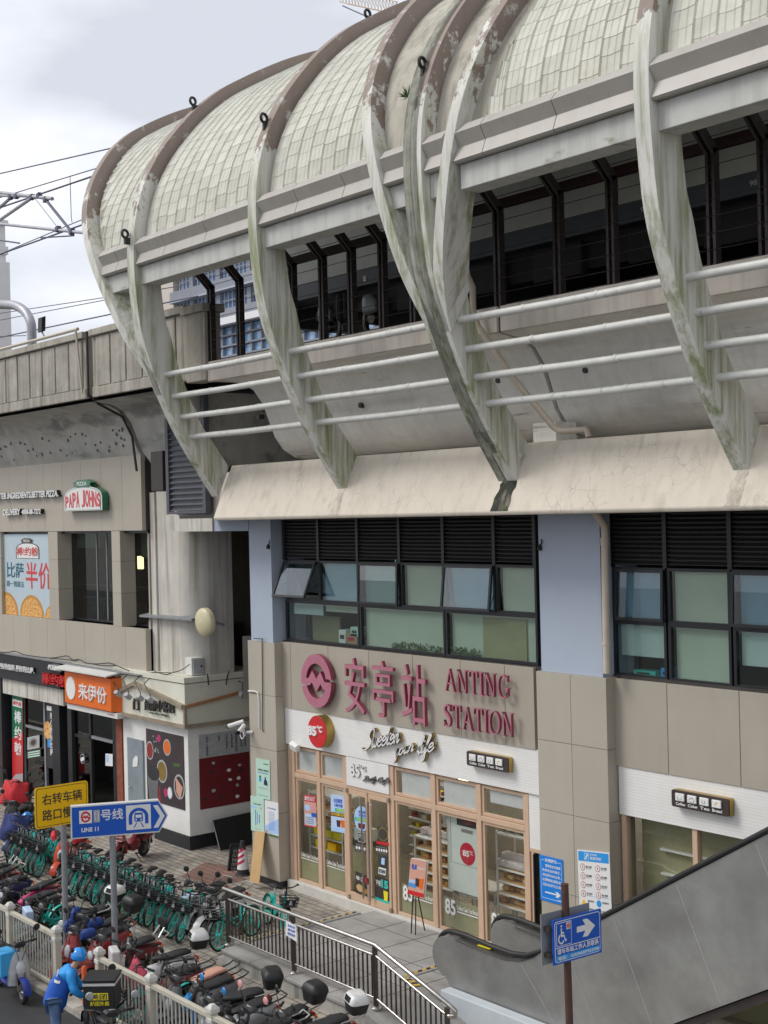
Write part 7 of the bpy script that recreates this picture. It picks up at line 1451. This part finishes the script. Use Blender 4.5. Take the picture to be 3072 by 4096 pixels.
# ------------------------------------------------------------------ rider in blue bending over the box
def skin_mesh(name, mat, parent, chains, sub=2, root=0):
    vs, es, rs, key = [], [], [], {}
    for ch in chains:
        prev = None
        for p, r in ch:
            k = tuple(round(c, 4) for c in p)
            if k not in key: key[k] = len(vs); vs.append(p); rs.append(r if isinstance(r, tuple) else (r, r))
            i = key[k]
            if prev is not None: es.append((prev, i))
            prev = i
    me = bpy.data.meshes.new(name); me.from_pydata(vs, es, []); o = bpy.data.objects.new(name, me); COL.objects.link(o); o.parent = parent
    md = o.modifiers.new('skin', 'SKIN'); md.use_smooth_shade = True
    for i, r in enumerate(rs): me.skin_vertices[0].data[i].radius = r
    me.skin_vertices[0].data[root].use_root = True
    o.modifiers.new('sub', 'SUBSURF').levels = sub; o.modifiers['sub'].render_levels = sub; me.materials.append(MATS[mat]); return o
mn = thing('person', 'rider in blue jacket and helmet bending over the black food box', 'person')
hp = (0, 0, .92); ch = (.22, 0, 1.28); nk = (.34, 0, 1.42); hd = (.45, .0, 1.52)
LEG = {}
for s_ in (-1, 1): LEG[s_] = [((0, 0, .92), (.10, .13)), ((.0, .10 * s_, .86), .095), ((.03, .12 * s_, .48), .068), ((-.03 if s_ > 0 else .02, .13 * s_, .10), .048)]
ARM = {s_: [((.24, 0, 1.30), (.07, .11)), ((.28, .19 * s_, 1.33), .065), ((.36, .26 * s_, 1.06), .050), ((.60, .17 * s_, .95), .036), ((.70, .14 * s_, .94), .030)] for s_ in (-1, 1)}
body_ch = [[((0, 0, .92), (.10, .13)), ((.10, 0, 1.10), (.07, .10)), ((.24, 0, 1.30), (.07, .11)), ((.335, 0, 1.42), .055), ((.39, 0, 1.49), .065), ((.43, 0, 1.56), (.095, .085)), ((.45, 0, 1.64), (.075, .075))]] + list(LEG.values()) + list(ARM.values())
for s_ in (-1, 1): body_ch.append([((-.03 if s_ > 0 else .02, .13 * s_, .10), .048), ((.05 if s_ > 0 else .10, .14 * s_, .045), .042), ((.14 if s_ > 0 else .19, .145 * s_, .035), .032)])
bd = skin_mesh('body', 'skin', mn, body_ch)
for s_ in (-1, 1):       # fingers and thumb
    w0 = Vector((.70, .14 * s_, .94))
    for k, (dy, L) in enumerate(((-.028, .075), (-.009, .085), (.010, .08), (.028, .062))): 
        MBp = [tuple(w0 + Vector((.03, dy, -.005))), tuple(w0 + Vector((.03 + L * .55, dy * 1.1, -.012))), tuple(w0 + Vector((.03 + L * .8, dy * 1.1, -.045)))]; skin_mesh('finger', 'skin', bd, [[(MBp[0], .010), (MBp[1], .009), (MBp[2], .007)]], 1)
    skin_mesh('thumb', 'skin', bd, [[(tuple(w0 + Vector((.0, -.03 * s_, 0))), .011), (tuple(w0 + Vector((.035, -.055 * s_, -.01))), .010), (tuple(w0 + Vector((.065, -.05 * s_, -.03))), .008)]], 1)
e = MB(); e.lathe([(.0, -.02), (.018, 0), (0, .02)], (.525, 0, 1.545), (1, 0, -.3), 8); e.build('nose', 'skin', bd, local=True)
for s_ in (-1, 1): MB().lathe([(0, -.004), (.011, 0), (0, .006)], (.515, .032 * s_, 1.58), (1, 0, 0), 8).build('eye', 'ink', bd, local=True); MB().loft([(.415, .088 * s_, 1.565, .008, .02), (.43, .095 * s_, 1.57, .012, .03), (.445, .088 * s_, 1.565, .008, .02)], 8).build('ear', 'skin', bd, local=True)
MB().box(.512, .52, -.02, .02, 1.50, 1.506).build('mouth', 's_maroon', bd, local=True)
MB().lathe([(.085, -.02), (.10, .03), (.095, .09), (.06, .135), (0, .15)], (.41, 0, 1.56), (-.1, 0, 1), 16).build('hair', 'hair', mn, smooth=True, local=True)
jk = [[((-.03, 0, .72), (.185, .235)), ((.02, 0, .92), (.165, .215)), ((.10, 0, 1.10), (.155, .21)), ((.17, 0, 1.20), (.15, .215)), ((.24, 0, 1.30), (.125, .18))]]
skin_mesh('jacket', 'jacket_blue', mn, jk)
yo = [[((.175, 0, 1.205), (.165, .225)), ((.25, 0, 1.32), (.15, .21)), ((.325, 0, 1.415), (.075, .09))]]
for s_ in (-1, 1): yo.append([((.25, 0, 1.32), (.14, .20)), ((.285, .20 * s_, 1.33), .088), ((.36, .275 * s_, 1.07), .072), ((.58, .18 * s_, .955), .052)])
skin_mesh('jacket_yoke', 'jacket_sky', mn, yo)
jl = skin_mesh('jeans', 'jeans', mn, [[((0, 0, .90), (.145, .18)), ((.0, .105 * s_, .84), .112), ((.03, .12 * s_, .48), .083), ((-.03 if s_ > 0 else .02, .13 * s_, .12), .066)] for s_ in (-1, 1)])
for s_ in (-1, 1):
    fx = -.03 if s_ > 0 else .02; MB().loft([(fx - .08, .135 * s_, .045, .035, .04), (fx, .135 * s_, .055, .048, .055), (fx + .12, .14 * s_, .04, .05, .04), (fx + .19, .14 * s_, .03, .035, .025)], 12).build('shoe', 'plastic_black', mn, smooth=True, local=True)
q = MB().lathe([(.128, -.045), (.138, 0), (.128, .065), (.085, .125), (0, .15)], (.425, 0, 1.60), (.25, 0, 1), 20); fold = bpy.data.textures.new('folds', 'CLOUDS'); fold.noise_scale = .11
for ob_ in mn.children:
    if ob_.name.split('.')[0] in ('jacket', 'jacket_yoke', 'jeans'):
        dm = ob_.modifiers.new('folds', 'DISPLACE'); dm.texture = fold; dm.strength = .045; dm.mid_level = .45
hm = q.build('helmet', 'helmet_blue', mn, smooth=True, local=True)
for a in (-.05, .05): MB().box(.30, .36, a - .012, a + .012, 1.68, 1.725).build('helmet_vent', 'black', hm, local=True)
# reflective band and lettering across the back
bx = []
for k in range(9):
    a = -1.25 + 2.5 * k / 8; bx.append([(.185 - .165 * cos(a) - .03, .225 * sin(a), 1.20 + .02), (.185 - .165 * cos(a) - .012, .225 * sin(a), 1.245 + .02)])
MB().grid(bx).build('reflective_band', 'reflective', mn, local=True)
q_ = Pl.raw((.045, .135, 1.315), (0, -.27, 0), (.035, 0, .055), (-.85, 0, .5)); q_.text('back_print', 'e饿了么蜂鸟', 'white', mn, .004, -.01, bold=.02)
place(mn, -20.72, 9.50, -.45, radians(38), 0, .94); mn.rotation_euler = (0, 0, radians(62))
# ================================================================== STREET FENCE, SIGNS, RAILING
def street_fence(label, x0, x1, posts):
    t = thing('street_fence', label, 'fence', ((x0 + x1) / 2, 10.6, -.35)); zt = .76
    for x in posts:
        p = MB().box(x - .062, x + .062, 10.538, 10.662, -.36, zt - .02).build('post', 'fence_paint', t, bevel=.012)
        q = MB(); q.box(x - .08, x + .08, 10.52, 10.68, zt - .02, zt + .05); q.hexa([(x - .07, 10.53, zt + .05), (x + .07, 10.53, zt + .05), (x + .07, 10.67, zt + .05), (x - .07, 10.67, zt + .05), (x - .035, 10.565, zt + .10), (x + .035, 10.565, zt + .10), (x + .035, 10.635, zt + .10), (x - .035, 10.635, zt + .10)]); q.box(x - .072, x + .072, 10.528, 10.672, zt - .17, zt - .10); q.build('post_cap', 'post_white', p, bevel=.008)
    MB().box(x0, x1, 10.56, 10.64, zt - .13, zt - .05).build('top_rail', 'fence_paint', t, bevel=.01); MB().box(x0, x1, 10.57, 10.63, -.26, -.19).build('bottom_rail', 'fence_paint', t, bevel=.01)
    x = x0 + .12
    while x < x1 - .08:
        if min(abs(x - p) for p in posts) > .08: MB().tube([(x, 10.6, -.22), (x, 10.6, zt - .09)], .017, 6).build('bar', 'fence_bar', t)
        x += .118
street_fence('cream metal street fence left of the gap where the rider stands', -30.6, -22.9, [-30.5, -28.65, -26.8, -24.98, -22.95])
street_fence('cream metal street fence from the gap to the bottom right', -21.35, -14.6, [-21.3, -19.52, -17.66, -15.8, -14.7])
for (x, y, lb) in ((-24.05, 11.1, 'orange flexible bollard post beside the yellow sign pole'), (-22.1, 10.7, 'orange and white flexible bollard in the fence gap')):
    t = thing('bollard', lb, 'bollard', (x, y, -.42)); MB().lathe([(.11, 0), (.11, .03), (.05, .05)], (x, y, -.42)).build('base', 'black', t); MB().lathe([(.048, .05), (.045, .70), (.03, .74), (0, .745)], (x, y, -.42)).build('post', 'orange_post', t, smooth=True); MB().lathe([(.0495, .18), (.049, .32)], (x, y, -.42)).build('band', 'white', t, smooth=True)
# yellow traffic sign
YX = -24.15; t = thing('traffic_sign', 'yellow Chinese slow down traffic sign on a grey pole', 'sign', (YX, 11.35, -.42))
MB().tube([(YX - .06, 11.37, -.42), (YX - .06, 11.37, 3.05)], .055, 14).build('pole', 'galvanised', t, smooth=True)
pl = Pl.raw((YX, 10.78, 2.34), (0, 1.08, 0), (0, 0, .77), (1, 0, 0)); n = 5
def rrect(r, asp, ins=0):
    pts = []
    for cx, cy, a0 in ((1 - r - ins, 1 - r * asp - ins * asp, 0), (r + ins, 1 - r * asp - ins * asp, 90), (r + ins, r * asp + ins * asp, 180), (1 - r - ins, r * asp + ins * asp, 270)):
        for k in range(n + 1): a = radians(a0 + 90 * k / n); pts.append((cx + r * cos(a), cy + r * asp * sin(a)))
    return pts
pl.poly('plate', 'yellow', t, rrect(.05, 1.4), 0, -.015); pl.poly('border', 'ink', t, rrect(.045, 1.4, .025), .002, 0); pl.poly('field', 'yellow', t, rrect(.042, 1.4, .035), .004, .002)
pl.sub(.13, .55, .88, .82).text('words', '右转车辆', 'ink', t, .007, .004, bold=.012); pl.sub(.13, .17, .88, .44).text('words', '路口慢行', 'ink', t, .007, .004, bold=.012)
# blue line 11 arrow sign
P2 = U('c1', 1465, 1250, 1, 11.55); BX = P2.x; dv = Vector((sin(radians(24)), cos(radians(24)), 0)); nv = Vector((dv.y, -dv.x, 0)); p0 = Vector((BX, 11.55, 0)) + nv * .07
t = thing('metro_sign', 'blue metro line 11 arrow sign on a grey pole', 'sign', (BX, 11.55, -.42)); MB().tube([(BX, 11.55, -.42), (BX, 11.55, U3('4', 750, 250, p0, nv).z - .03)], .056, 14).build('pole', 'galvanised', t, smooth=True)
a = U3('4', 462, 462, p0, nv); b = U3('4', 1092, 432, p0, nv); c = U3('4', 460, 250, p0, nv); Wd = (b - a).dot(dv); hh = c.z - a.z
pl = Pl.raw(a, dv * Wd, (0, 0, hh), nv); out_ = [(0, 0), (.905, 0), (1.0, .5), (.905, 1), (0, 1)]
pl.poly('case', 'shelf_white', t, out_, 0, -.14); pl.poly('face', 'sign_blue', t, [(.012, .04), (.90, .04), (.985, .5), (.90, .96), (.012, .96)], .004, 0)
pl.panel('emblem_tile', 'white', t, .007, .004, .085, .45, .215, .85); metro_logo(pl.sub(.10, .48, .20, .82), 'sign_red', t, .010, .007, None, 'emblem')
pl.panel('number_tile', 's_silver', t, .007, .004, .232, .46, .295, .84); pl.sub(.242, .52, .285, .78).text('number', '11', 'white', t, .010, .007, bold=.0); pl.sub(.305, .50, .535, .84).text('characters', '号线', 'white', t, .008, .004, bold=.015); pl.sub(.105, .19, .28, .32).text('line_word', 'LINE 11', 'white', t, .008, .004, bold=.03)
pl.panel('tunnel_tile', 'white', t, .007, .004, .565, .14, .82, .90); q_ = pl.sub(.565, .14, .82, .90)
ar = [(.10, .22), (.10, .55)] + [(.5 - .40 * cos(pi * k / 14), .52 + .36 * sin(pi * k / 14)) for k in range(15)] + [(.90, .55), (.90, .22), (.76, .22), (.76, .52)] + [(.5 + .26 * cos(pi * k / 14), .52 + .24 * sin(pi * k / 14)) for k in range(15)] + [(.24, .52), (.24, .22)]
q_.poly('tunnel', 'sign_blue', t, ar, .010, .007); q_.poly('train_front', 'sign_blue', t, [(.36, .32), (.64, .32), (.68, .38), (.66, .68), (.34, .68), (.32, .38)], .010, .007); q_.panel('windscreen', 'white', t, .013, .010, .38, .48, .62, .60)
for u in (.40, .60): q_.disc('train_lamp', 'white', t, u, .40, .035, .035, .013, .010)
q_.poly('rail', 'sign_blue', t, [(.40, .28), (.44, .28), (.33, .08), (.28, .08)], .010, .007); q_.poly('rail', 'sign_blue', t, [(.56, .28), (.60, .28), (.72, .08), (.67, .08)], .010, .007)
pl.poly('arrow', 'white', t, [(.845, .15), (.895, .15), (.965, .5), (.895, .85), (.845, .85), (.915, .5)], .007, .004)
# wheelchair sign on the rusty pole
WXs = -12.5; t = thing('access_sign', 'blue wheelchair access sign with white arrow on a rusty pole', 'sign', (WXs, 12.9, 0)); MB().tube([(WXs - .06, 12.92, -.5), (WXs - .075, 12.88, 3.2)], .05, 14).build('pole', 'rust_pole', t, smooth=True); MB().lathe([(.052, 0), (.052, .015), (0, .02)], (WXs - .075, 12.88, 3.2)).build('pole_cap', 'rust_pole', t)
o_ = Vector((WXs + .02, 12.55, 2.245)); pl = Pl.raw(o_, (0, .90, -.02), (0, 0, .575), (1, 0, 0)); pl.panel('back_plate', 'galvanised', t, -.12, -.135, -.1, -.02, .9, 1.12); pl.panel('plate', 'sign_blue', t, 0, -.02)
for zf in (.22, .8): MB().box(WXs - .11, WXs + .0, 12.50, 12.56, 2.245 + .575 * zf - .03, 2.245 + .575 * zf + .03).build('bracket', 'steel_dark', t)
def outline(pl, name, mat, t, r, w_, asp, d1, d0, box_):
    u0, v0, u1, v1 = box_; q_ = pl.sub(u0, v0, u1, v1); q_.poly(name, mat, t, rrect(r, asp), d1, d0); q_.poly(name + '_inside', 'sign_blue', t, rrect(r * .85, asp, w_), d1 + .002, d1)
outline(pl, 'border', 'white', t, .05, .012, 1.5, .002, 0, (.03, .04, .97, .96)); outline(pl, 'wheelchair_frame', 'white', t, .06, .03, .9, .006, .004, (.06, .40, .37, .92))
pl.panel('divider', 'white', t, .007, .004, .04, .36, .96, .375); pl.panel('phone_band', 'cyan_blue', t, .006, .004, .045, .065, .955, .19)
pl.sub(.07, .215, .93, .345).text('words', '请与车站工作人员联系', 'white', t, .008, .004, bold=.012); pl.sub(.09, .085, .93, .17).text('words', '电话： 53554630*512100', 'white', t, .010, .006, bold=.012)
pl.poly('arrow', 'white', t, [(.48, .60), (.66, .60), (.60, .47), (.70, .46), (.86, .66), (.70, .86), (.60, .86), (.66, .73), (.48, .73)], .007, .004)
pl.panel('emblem_tile', 'white', t, .010, .008, .265, .74, .345, .89); metro_logo(pl.sub(.272, .755, .338, .875), 'sign_red', t, .013, .010, None, 'emblem')
q_ = pl.sub(.09, .44, .27, .86); q_.disc('figure_head', 'white', t, .38, .95, .07, .06, .011, .008)
q_.poly('figure_body', 'white', t, [(.32, .84), (.44, .84), (.44, .62), (.68, .62), (.68, .54), (.44, .54), (.44, .48), (.70, .48), (.84, .20), (.95, .24), (.97, .16), (.80, .09), (.64, .38), (.34, .38)], .011, .008)
ws = [(.36 + .34 * cos(radians(x)), .27 + .27 * sin(radians(x))) for x in range(105, 345, 12)] + [(.36 + .24 * cos(radians(x)), .27 + .19 * sin(radians(x))) for x in range(340, 100, -12)]; q_.poly('figure_wheel', 'white', t, ws, .011, .008)
# stainless railing
rl = thing('railing', 'stainless steel railing along the platform edge sloping down at the ramp', 'railing', (-19.5, 13.72, 0)); ry = 13.72
path = [(-22.35, ry, 1.05), (-17.70, ry, 1.05), (-15.86, ry, .54), (-15.78, ry + .03, .48), (-15.80, ry + .03, .40), (-15.92, ry, .38)]
MB().tube(path, .038, 12).build('handrail', 'steel_tube', rl, smooth=True); MB().tube([(-22.2, ry, .88), (-17.70, ry, .88), (-15.95, ry, .38)], .024, 10).build('mid_rail', 'steel_tube', rl, smooth=True); MB().tube([(-22.2, ry, .18), (-17.70, ry, .18), (-15.95, ry, -.32)], .022, 10).build('bottom_rail', 'steel_tube', rl, smooth=True)
for x in (-22.22, -20.05, -17.72, -15.95):
    zt_ = 1.03 if x < -17 else .5; zb_ = 0.01 if x < -17 else -.48
    p = MB().tube([(x, ry, zb_), (x, ry, zt_)], .045, 12).build('post', 'steel_dark', rl, smooth=True); MB().lathe([(.085, 0), (.085, .02), (.05, .05)], (x, ry, zb_), n=16).build('base_ring', 'steel_tube', p, smooth=True)
x = -22.2 + .125
while x < -16.0:
    dz = 0 if x < -17.7 else -(x + 17.7) * .2857
    if min(abs(x - p) for p in (-20.05, -17.72)) > .07: MB().tube([(x, ry, .19 + dz), (x, ry, .87 + dz)], .0165, 8).build('baluster', 'steel_dark', rl)
    x += .122
pl = Pl('c3', (402, 410), (478, 440), (402, 300), 1, ry - .06); t = thing('paper_notice', 'white paper notice with blue handwriting tied to the railing', 'notice', tuple(pl.o)); pl.poly('sheet', 'white', t, [(0, .12), (.75, 0), (1, -.05), (.95, .9), (.05, 1)], .004, 0)
for k, ln in enumerate(('非机动', '请勿停', '物资运出')): pl.sub(.2, .68 - .24 * k, .85, .84 - .24 * k).text('words', ln, 'blue', t, .008, .004)
# ================================================================== ESCALATOR
es = thing('escalator', 'stainless clad escalator rising to the right with black handrails', 'escalator', (-14, 15.8, 0)); sl_ = .598
top = lambda x: 2.03 + (x + 14.03) * sl_; bot = lambda x: .79 + (x + 12.81) * .56 - .05
def side(y0, y1, nm):
    outl = [(-17.45, .14), (-17.55, .27)] + [(-17.52 - .36 * sin(radians(a)) * 1.0, .60 - .34 * cos(radians(a))) for a in range(10, 171, 20)] + [(-17.35, .93), (-16.6, .90), (-16.1, .89), (-15.75, .95), (-15.45, 1.08), (-15.1, 1.33)]
    xs = [-14.03 + k * 1.0 for k in range(0, 12)]; up = [(x, top(x) - .07) for x in xs]; lowr = [(x, max(bot(x), -.4)) for x in reversed(xs)] + [(-14.4, -.05), (-15.0, -.3), (-16.8, -.3), (-17.4, .0)]
    full = outl + up + lowr
    seams = [-15.75, -14.85, -13.85, -12.85, -11.4, -9.9]
    return MB().prism(full, lambda u, v, w: Vector((u, w, v)), y0, y1).build(nm, 'escalator_steel', es)
side(15.08, 15.42, 'near_panel'); side(16.42, 16.62, 'far_panel')
for x in (-15.7, -14.75, -13.75, -12.55, -11.2, -9.8):
    q = MB(); a_, b_ = Vector((x, 15.076, top(x) - .12 if x > -15 else .9)), Vector((x + .72, 15.076, max(bot(x + .72) + .02, .15))); q.tube([a_, b_], .004, 4); q.build('panel_seam', 'steel_tube', es)
for yy in (15.25, 16.52):
    pth = [(-17.35, .12)] + [(-17.52 - .40 * sin(radians(a)), .62 - .37 * cos(radians(a))) for a in range(10, 181, 17)] + [(-17.2, 1.0), (-16.6, .965), (-16.1, .955), (-15.75, 1.01), (-15.45, 1.14), (-15.1, 1.39)] + [(-14.03 + k * 1.2, top(-14.03 + k * 1.2)) for k in range(10)]
    MB().tube([(x, yy, z) for x, z in pth[1:]], .045, 10).build('handrail', 'black', es, smooth=True)
    q = MB(); pp = [(-17.3, .95), (-16.6, .91), (-16.1, .90), (-15.75, .96), (-15.45, 1.09), (-15.1, 1.34)] + [(-14.03 + k * 1.2, top(-14.03 + k * 1.2) - .055) for k in range(10)]
    q.grid([[(x, yy - .19, z), (x, yy + .17, z + .006)] for x, z in pp]); q.build('deck', 'steel_brushed', es)
m = MB(); m.box(-17.6, -15.6, 15.43, 16.41, 0.0, .05)
for k in range(24):
    x = -15.6 + k * .38; z = max(.05, -.02 + (k) * .22); m.box(x, x + .40, 15.43, 16.41, z - .3, z)
m.build('steps', 'steel_dark', es); MB().box(-12.9, -2, 15.1, 16.6, 0, .0).build('x', 'black', es) if False else None
q = MB(); q.prism([(-14.4, -.06)] + [(x, bot(x) - .02) for x in (-13.6, -12.5, -11, -9, -6, -3)] + [(x, bot(x) - .16) for x in (-3, -6, -9, -11, -12.5, -13.5)], lambda u, v, w: Vector((u, w, v)), 15.12, 16.58); q.build('truss_soffit', 'dark_steel', es)
pl = Pl('c3', (1625, 452), (1690, 470), (1640, 445), 2, .98) if False else None
o = MB().box(-16.85, -16.55, 15.18, 15.34, .93, .937).build('yellow_sticker', 'bright_yellow', es)
# tables and junk below the escalator
for i, (x, y, lb) in enumerate(((-11.2, 16.2, 'small dark stool under the escalator at the lower right corner'), (-10.6, 16.4, 'dark stool beside another under the escalator'))):
    t = thing('stool', lb, 'stool', (x, y, 0)); MB().lathe([(.18, .42), (.18, .46), (0, .47)], (x, y, 0)).build('seat', 'black', t)
    for a in range(4): MB().tube([(x + .13 * cos(a * pi / 2), y + .13 * sin(a * pi / 2), .42), (x + .18 * cos(a * pi / 2), y + .18 * sin(a * pi / 2), 0)], .014, 6).build('leg', 'black', t)
t = thing('cupboard', 'tan wooden cupboard under the escalator at the lower right corner', 'cupboard', (-10.4, 16.9, 0)); MB().box(-11.3, -9.2, 16.75, 17.1, 0, .95).build('carcass', 'ply', t, bevel=.01); MB().box(-11.35, -9.15, 16.72, 17.1, .95, .98).build('top', 'kiosk_trim', t)

# ================================================================== BACKGROUND
k_ = 85 / 60.0
ob = thing('office_tower', 'distant grey blue office block with long glazed floors seen through the canopy', 'building', (-140, 95, 0)); Yo = 86.0
def gp(x, y): return U('e1', x, y, 1, Yo)
c0 = gp(305, 330); xr = -110
zs_ = [gp(310, 330).z, gp(350, 520).z]; fh = gp(310, 330).z - gp(320, 650).z
box('core', 'far_grey', c0.x, xr, Yo + .3, Yo + 25, 0, c0.z + 5, ob); box('side_wall', 'far_cream', c0.x - 9, c0.x - .3, Yo - .5, Yo + 24, 0, c0.z + 6, ob)
for j in range(-3, 2):
    zt_ = c0.z + fh * j; MB().box(c0.x - .3, xr, Yo - 1.0, Yo + .3, zt_ - .1, zt_ + fh * .36).build('spandrel', 'far_grey', ob)
    MB().box(c0.x - .35, xr, Yo - 1.15, Yo - .9, zt_ - .1, zt_ + .12).build('ledge', 'far_frame', ob)
    q = MB(); x = c0.x + .6
    g_ = MB().box(c0.x + .5, xr, Yo, Yo + .05, zt_ - fh * .66, zt_ - .1).build('glazing', 'far_glass', ob)
    while x < c0.x + 26:
        q.box(x - .07, x + .07, Yo - .12, Yo + .05, zt_ - fh * .66, zt_ - .1); x += .85
    q.box(c0.x + .5, xr, Yo - .1, Yo + .05, zt_ - fh * .34, zt_ - fh * .30); q.build('window_frame', 'far_frame', g_)
    for x in (c0.x + 3.4, c0.x + 9.5, c0.x + 16): MB().box(x, x + .8, Yo - .4, Yo, zt_ - fh * .66, zt_ - .1).build('wall_pier', 'far_grey', ob)
b1 = gp(140, 375); MB().box(b1.x - .4, b1.x + .4, Yo - .55, Yo - .4, gp(160, 590).z, b1.z).build('slot_window', 'far_grey', ob)
hl = thing('glass_hall', 'low blue glass hall with white roof beyond the tracks', 'building', (-80, 46, 0)); Yh = 44.0
def hp_(x, y): return U('e1', x, y, 1, Yh)
a = hp_(635, 935); b = hp_(1160, 1180); z1 = hp_(640, 920).z; MB().box(a.x - 14, a.x + 30, Yh + .2, Yh + 20, 0, z1 - .2).build('glazing', 'sky_glass', hl)
MB().hexa([(a.x - 14, Yh - .8, z1 - .2), (a.x + 30, Yh - .8, z1 - .2), (a.x + 30, Yh + 20, z1 + 1.6), (a.x - 14, Yh + 20, z1 + 1.6), (a.x - 14, Yh - .8, z1 + .2), (a.x + 30, Yh - .8, z1 + .2), (a.x + 30, Yh + 20, z1 + 3.2), (a.x - 14, Yh + 20, z1 + 3.2)]).build('roof', 'far_white', hl)
q = MB()
for k in range(40): x = a.x - 12 + k * 1.05; q.box(x - .07, x + .07, Yh, Yh + .25, 8, z1 - .2)
for k in range(9): z = z1 - .7 - k * .62; q.box(a.x - 14, a.x + 30, Yh - .05, Yh + .2, z - .05, z + .05)
q.build('mullion', 'far_grey', hl)
# pale tower at the far left edge
tw = thing('pale_tower', 'pale stone apartment tower at the left edge behind the overhead wires', 'building', (-150, 60, 0)); Yt = 62.0
def tp_(x, y): return U('e3', x, y, 1, Yt)
e1 = U('e3', 88, 1230, 1, Yt + 3); e0 = tp_(55, 660)
MB().box(e1.x - 30, e1.x + .2, Yt, Yt + 3, 0, e1.z).build('lower_block', 'far_pale', tw); MB().box(e1.x - 30, U('e3', 48, 800, 1, Yt + 3).x, Yt + .3, Yt + 3, e1.z, e0.z).build('upper_block', 'far_pale', tw)
for y in (690, 960, 1000, 1150, 1215): z = tp_(60, y).z; MB().box(e1.x - 30, U('e3', 62 if y < 1100 else 76, y, 1, Yt + 3).x, Yt - .3, Yt + 3.2, z - .25, z + .2).build('cornice', 'far_pale', tw)
# overhead line equipment
ct = thing('catenary_bracket', 'grey overhead line bracket of tubes above the left viaduct', 'catenary', (-44, 19, 12)); q = MB()
def cp(x, y, Y=19): return U('e3', x, y, 1, Y)
MB().tube([cp(-60, 535), cp(515, 602)], .06, 10).build('top_tube', 'catenary', ct, smooth=True); MB().tube([cp(-60, 570), cp(300, 575)], .05, 8).build('top_tube', 'catenary', ct); MB().tube([cp(0, 850), cp(822, 936)], .05, 10).build('steady_arm', 'catenary', ct, smooth=True); MB().tube([cp(0, 810), cp(310, 595)], .055, 8).build('strut', 'catenary', ct, smooth=True); MB().tube([cp(440, 600), cp(690, 910)], .045, 8).build('strut', 'catenary_dark', ct, smooth=True); MB().tube([cp(-40, 720), cp(105, 592)], .055, 8).build('strut', 'catenary', ct, smooth=True); MB().tube([cp(345, 600), cp(570, 890)], .012, 5).build('tie', 'catenary_dark', ct); MB().tube([cp(725, 920), cp(725, 965), cp(400, 985)], .025, 6).build('registration_arm', 'catenary_dark', ct); MB().tube([cp(0, 1010), cp(190, 1038)], .03, 6).build('registration_arm', 'catenary_dark', ct)
for x, y in ((105, 585), (315, 585), (385, 570), (570, 900), (705, 925), (450, 610), (165, 575)): p = cp(x, y); MB().obox(p, (.09, 0, .01), (0, .07, 0), (0, 0, .08)).build('clamp', 'catenary_dark', ct, bevel=.01)
MB().tube([cp(-60, 0), cp(-60, 2100)], .15, 10).build('mast', 'catenary', ct)
wires = [((0, 355), (1040, 118), .022), ((160, 542), (960, 300), .018), ((390, 558), (930, 375), .03), ((0, 1148), (860, 840), .028), ((60, 1120), (860, 785), .016), ((0, 1795), (1060, 1592), .014), ((240, 1692), (1060, 1568), .014), ((0, 1965), (1100, 1735), .022), ((-20, 1955), (150, 1950), .014)]
for i, (p, q2, r) in enumerate(wires):
    A, B = cp(*p), cp(*q2); d = (B - A); 
    o = MB().tube([A - d * 5, A, B, B + d * .6], r, 5).build('overhead_wire', 'catenary_dark'); tag(o, ('topmost dark overhead wire running to the canopy end', 'thin messenger wire clamped above the bracket tip', 'thick dark feeder wire from the bracket tip', 'contact wire below the bracket arms', 'thin upper wire crossing the contact wire', 'lower of the two faint wires above the parapet', 'higher of the two faint wires above the parapet', 'long low wire just above the parapet coping', 'short dark wire at the curved pipe mast')[i], 'wire')
o = MB().tube([cp(688, 385), cp(700, 780), cp(708, 835)], .012, 5).build('dropper', 'catenary_dark'); tag(o, 'thin vertical dropper between two overhead wires', 'wire')
t = thing('curved_mast', 'grey gooseneck pipe mast rising behind the viaduct parapet', 'mast', tuple(cp(330, 1980, 17.5))); MB().tube(catmull([cp(-60, 1645, 17.5), cp(60, 1642, 17.5), cp(160, 1655, 17.5), cp(250, 1715, 17.5), cp(300, 1810, 17.5), cp(312, 1900, 17.5), cp(312, 2050, 17.5)], 4), .14, 12).build('pipe', 'catenary', t, smooth=True)
t = thing('track_lamp', 'small dark flood lamp on a bracket above the viaduct parapet', 'lamp', tuple(cp(410, 1850, 16.1))); p = cp(410, 1838, 16.1); MB().obox(p, (.13, 0, 0), (0, .06, .02), (.02, 0, .20)).build('head', 'black_metal', t, bevel=.02); MB().tube([p - Vector((0, 0, .2)), cp(432, 1950, 16.1)], .025, 6).build('stem', 'galvanised', t)
# tower crane jib
cr = thing('tower_crane', 'tower crane jib just showing over the canopy top', 'crane', (-150, 140, 0)); Yc = 140.0
def kp(x, y): return U('a', x, y, 1, Yc)
a, b = kp(1468, 8), kp(1720, 62); up = Vector((0, 0, 2.0))
for d in (Vector((0, 0, 0)), up, Vector((0, 1.6, 0))): MB().tube([a + d, b + d], .09, 5).build('chord', 'crane_yellow', cr)
q = MB()
for k in range(18):
    p, r = a.lerp(b, k / 18), a.lerp(b, (k + 1) / 18); q.tube([p, p.lerp(r, .5) + up], .05, 4); q.tube([p.lerp(r, .5) + up, r], .05, 4); q.tube([p + Vector((0, 1.6, 0)), p.lerp(r, .5) + up], .04, 4)
q.build('lattice', 'crane_yellow', cr); MB().tube([kp(1480, 25), kp(1570, 65), kp(1700, 90)], .1, 4).build('rope', 'catenary_dark', cr)
# buildings out of frame across the road, seen only as reflections in the glass: none built
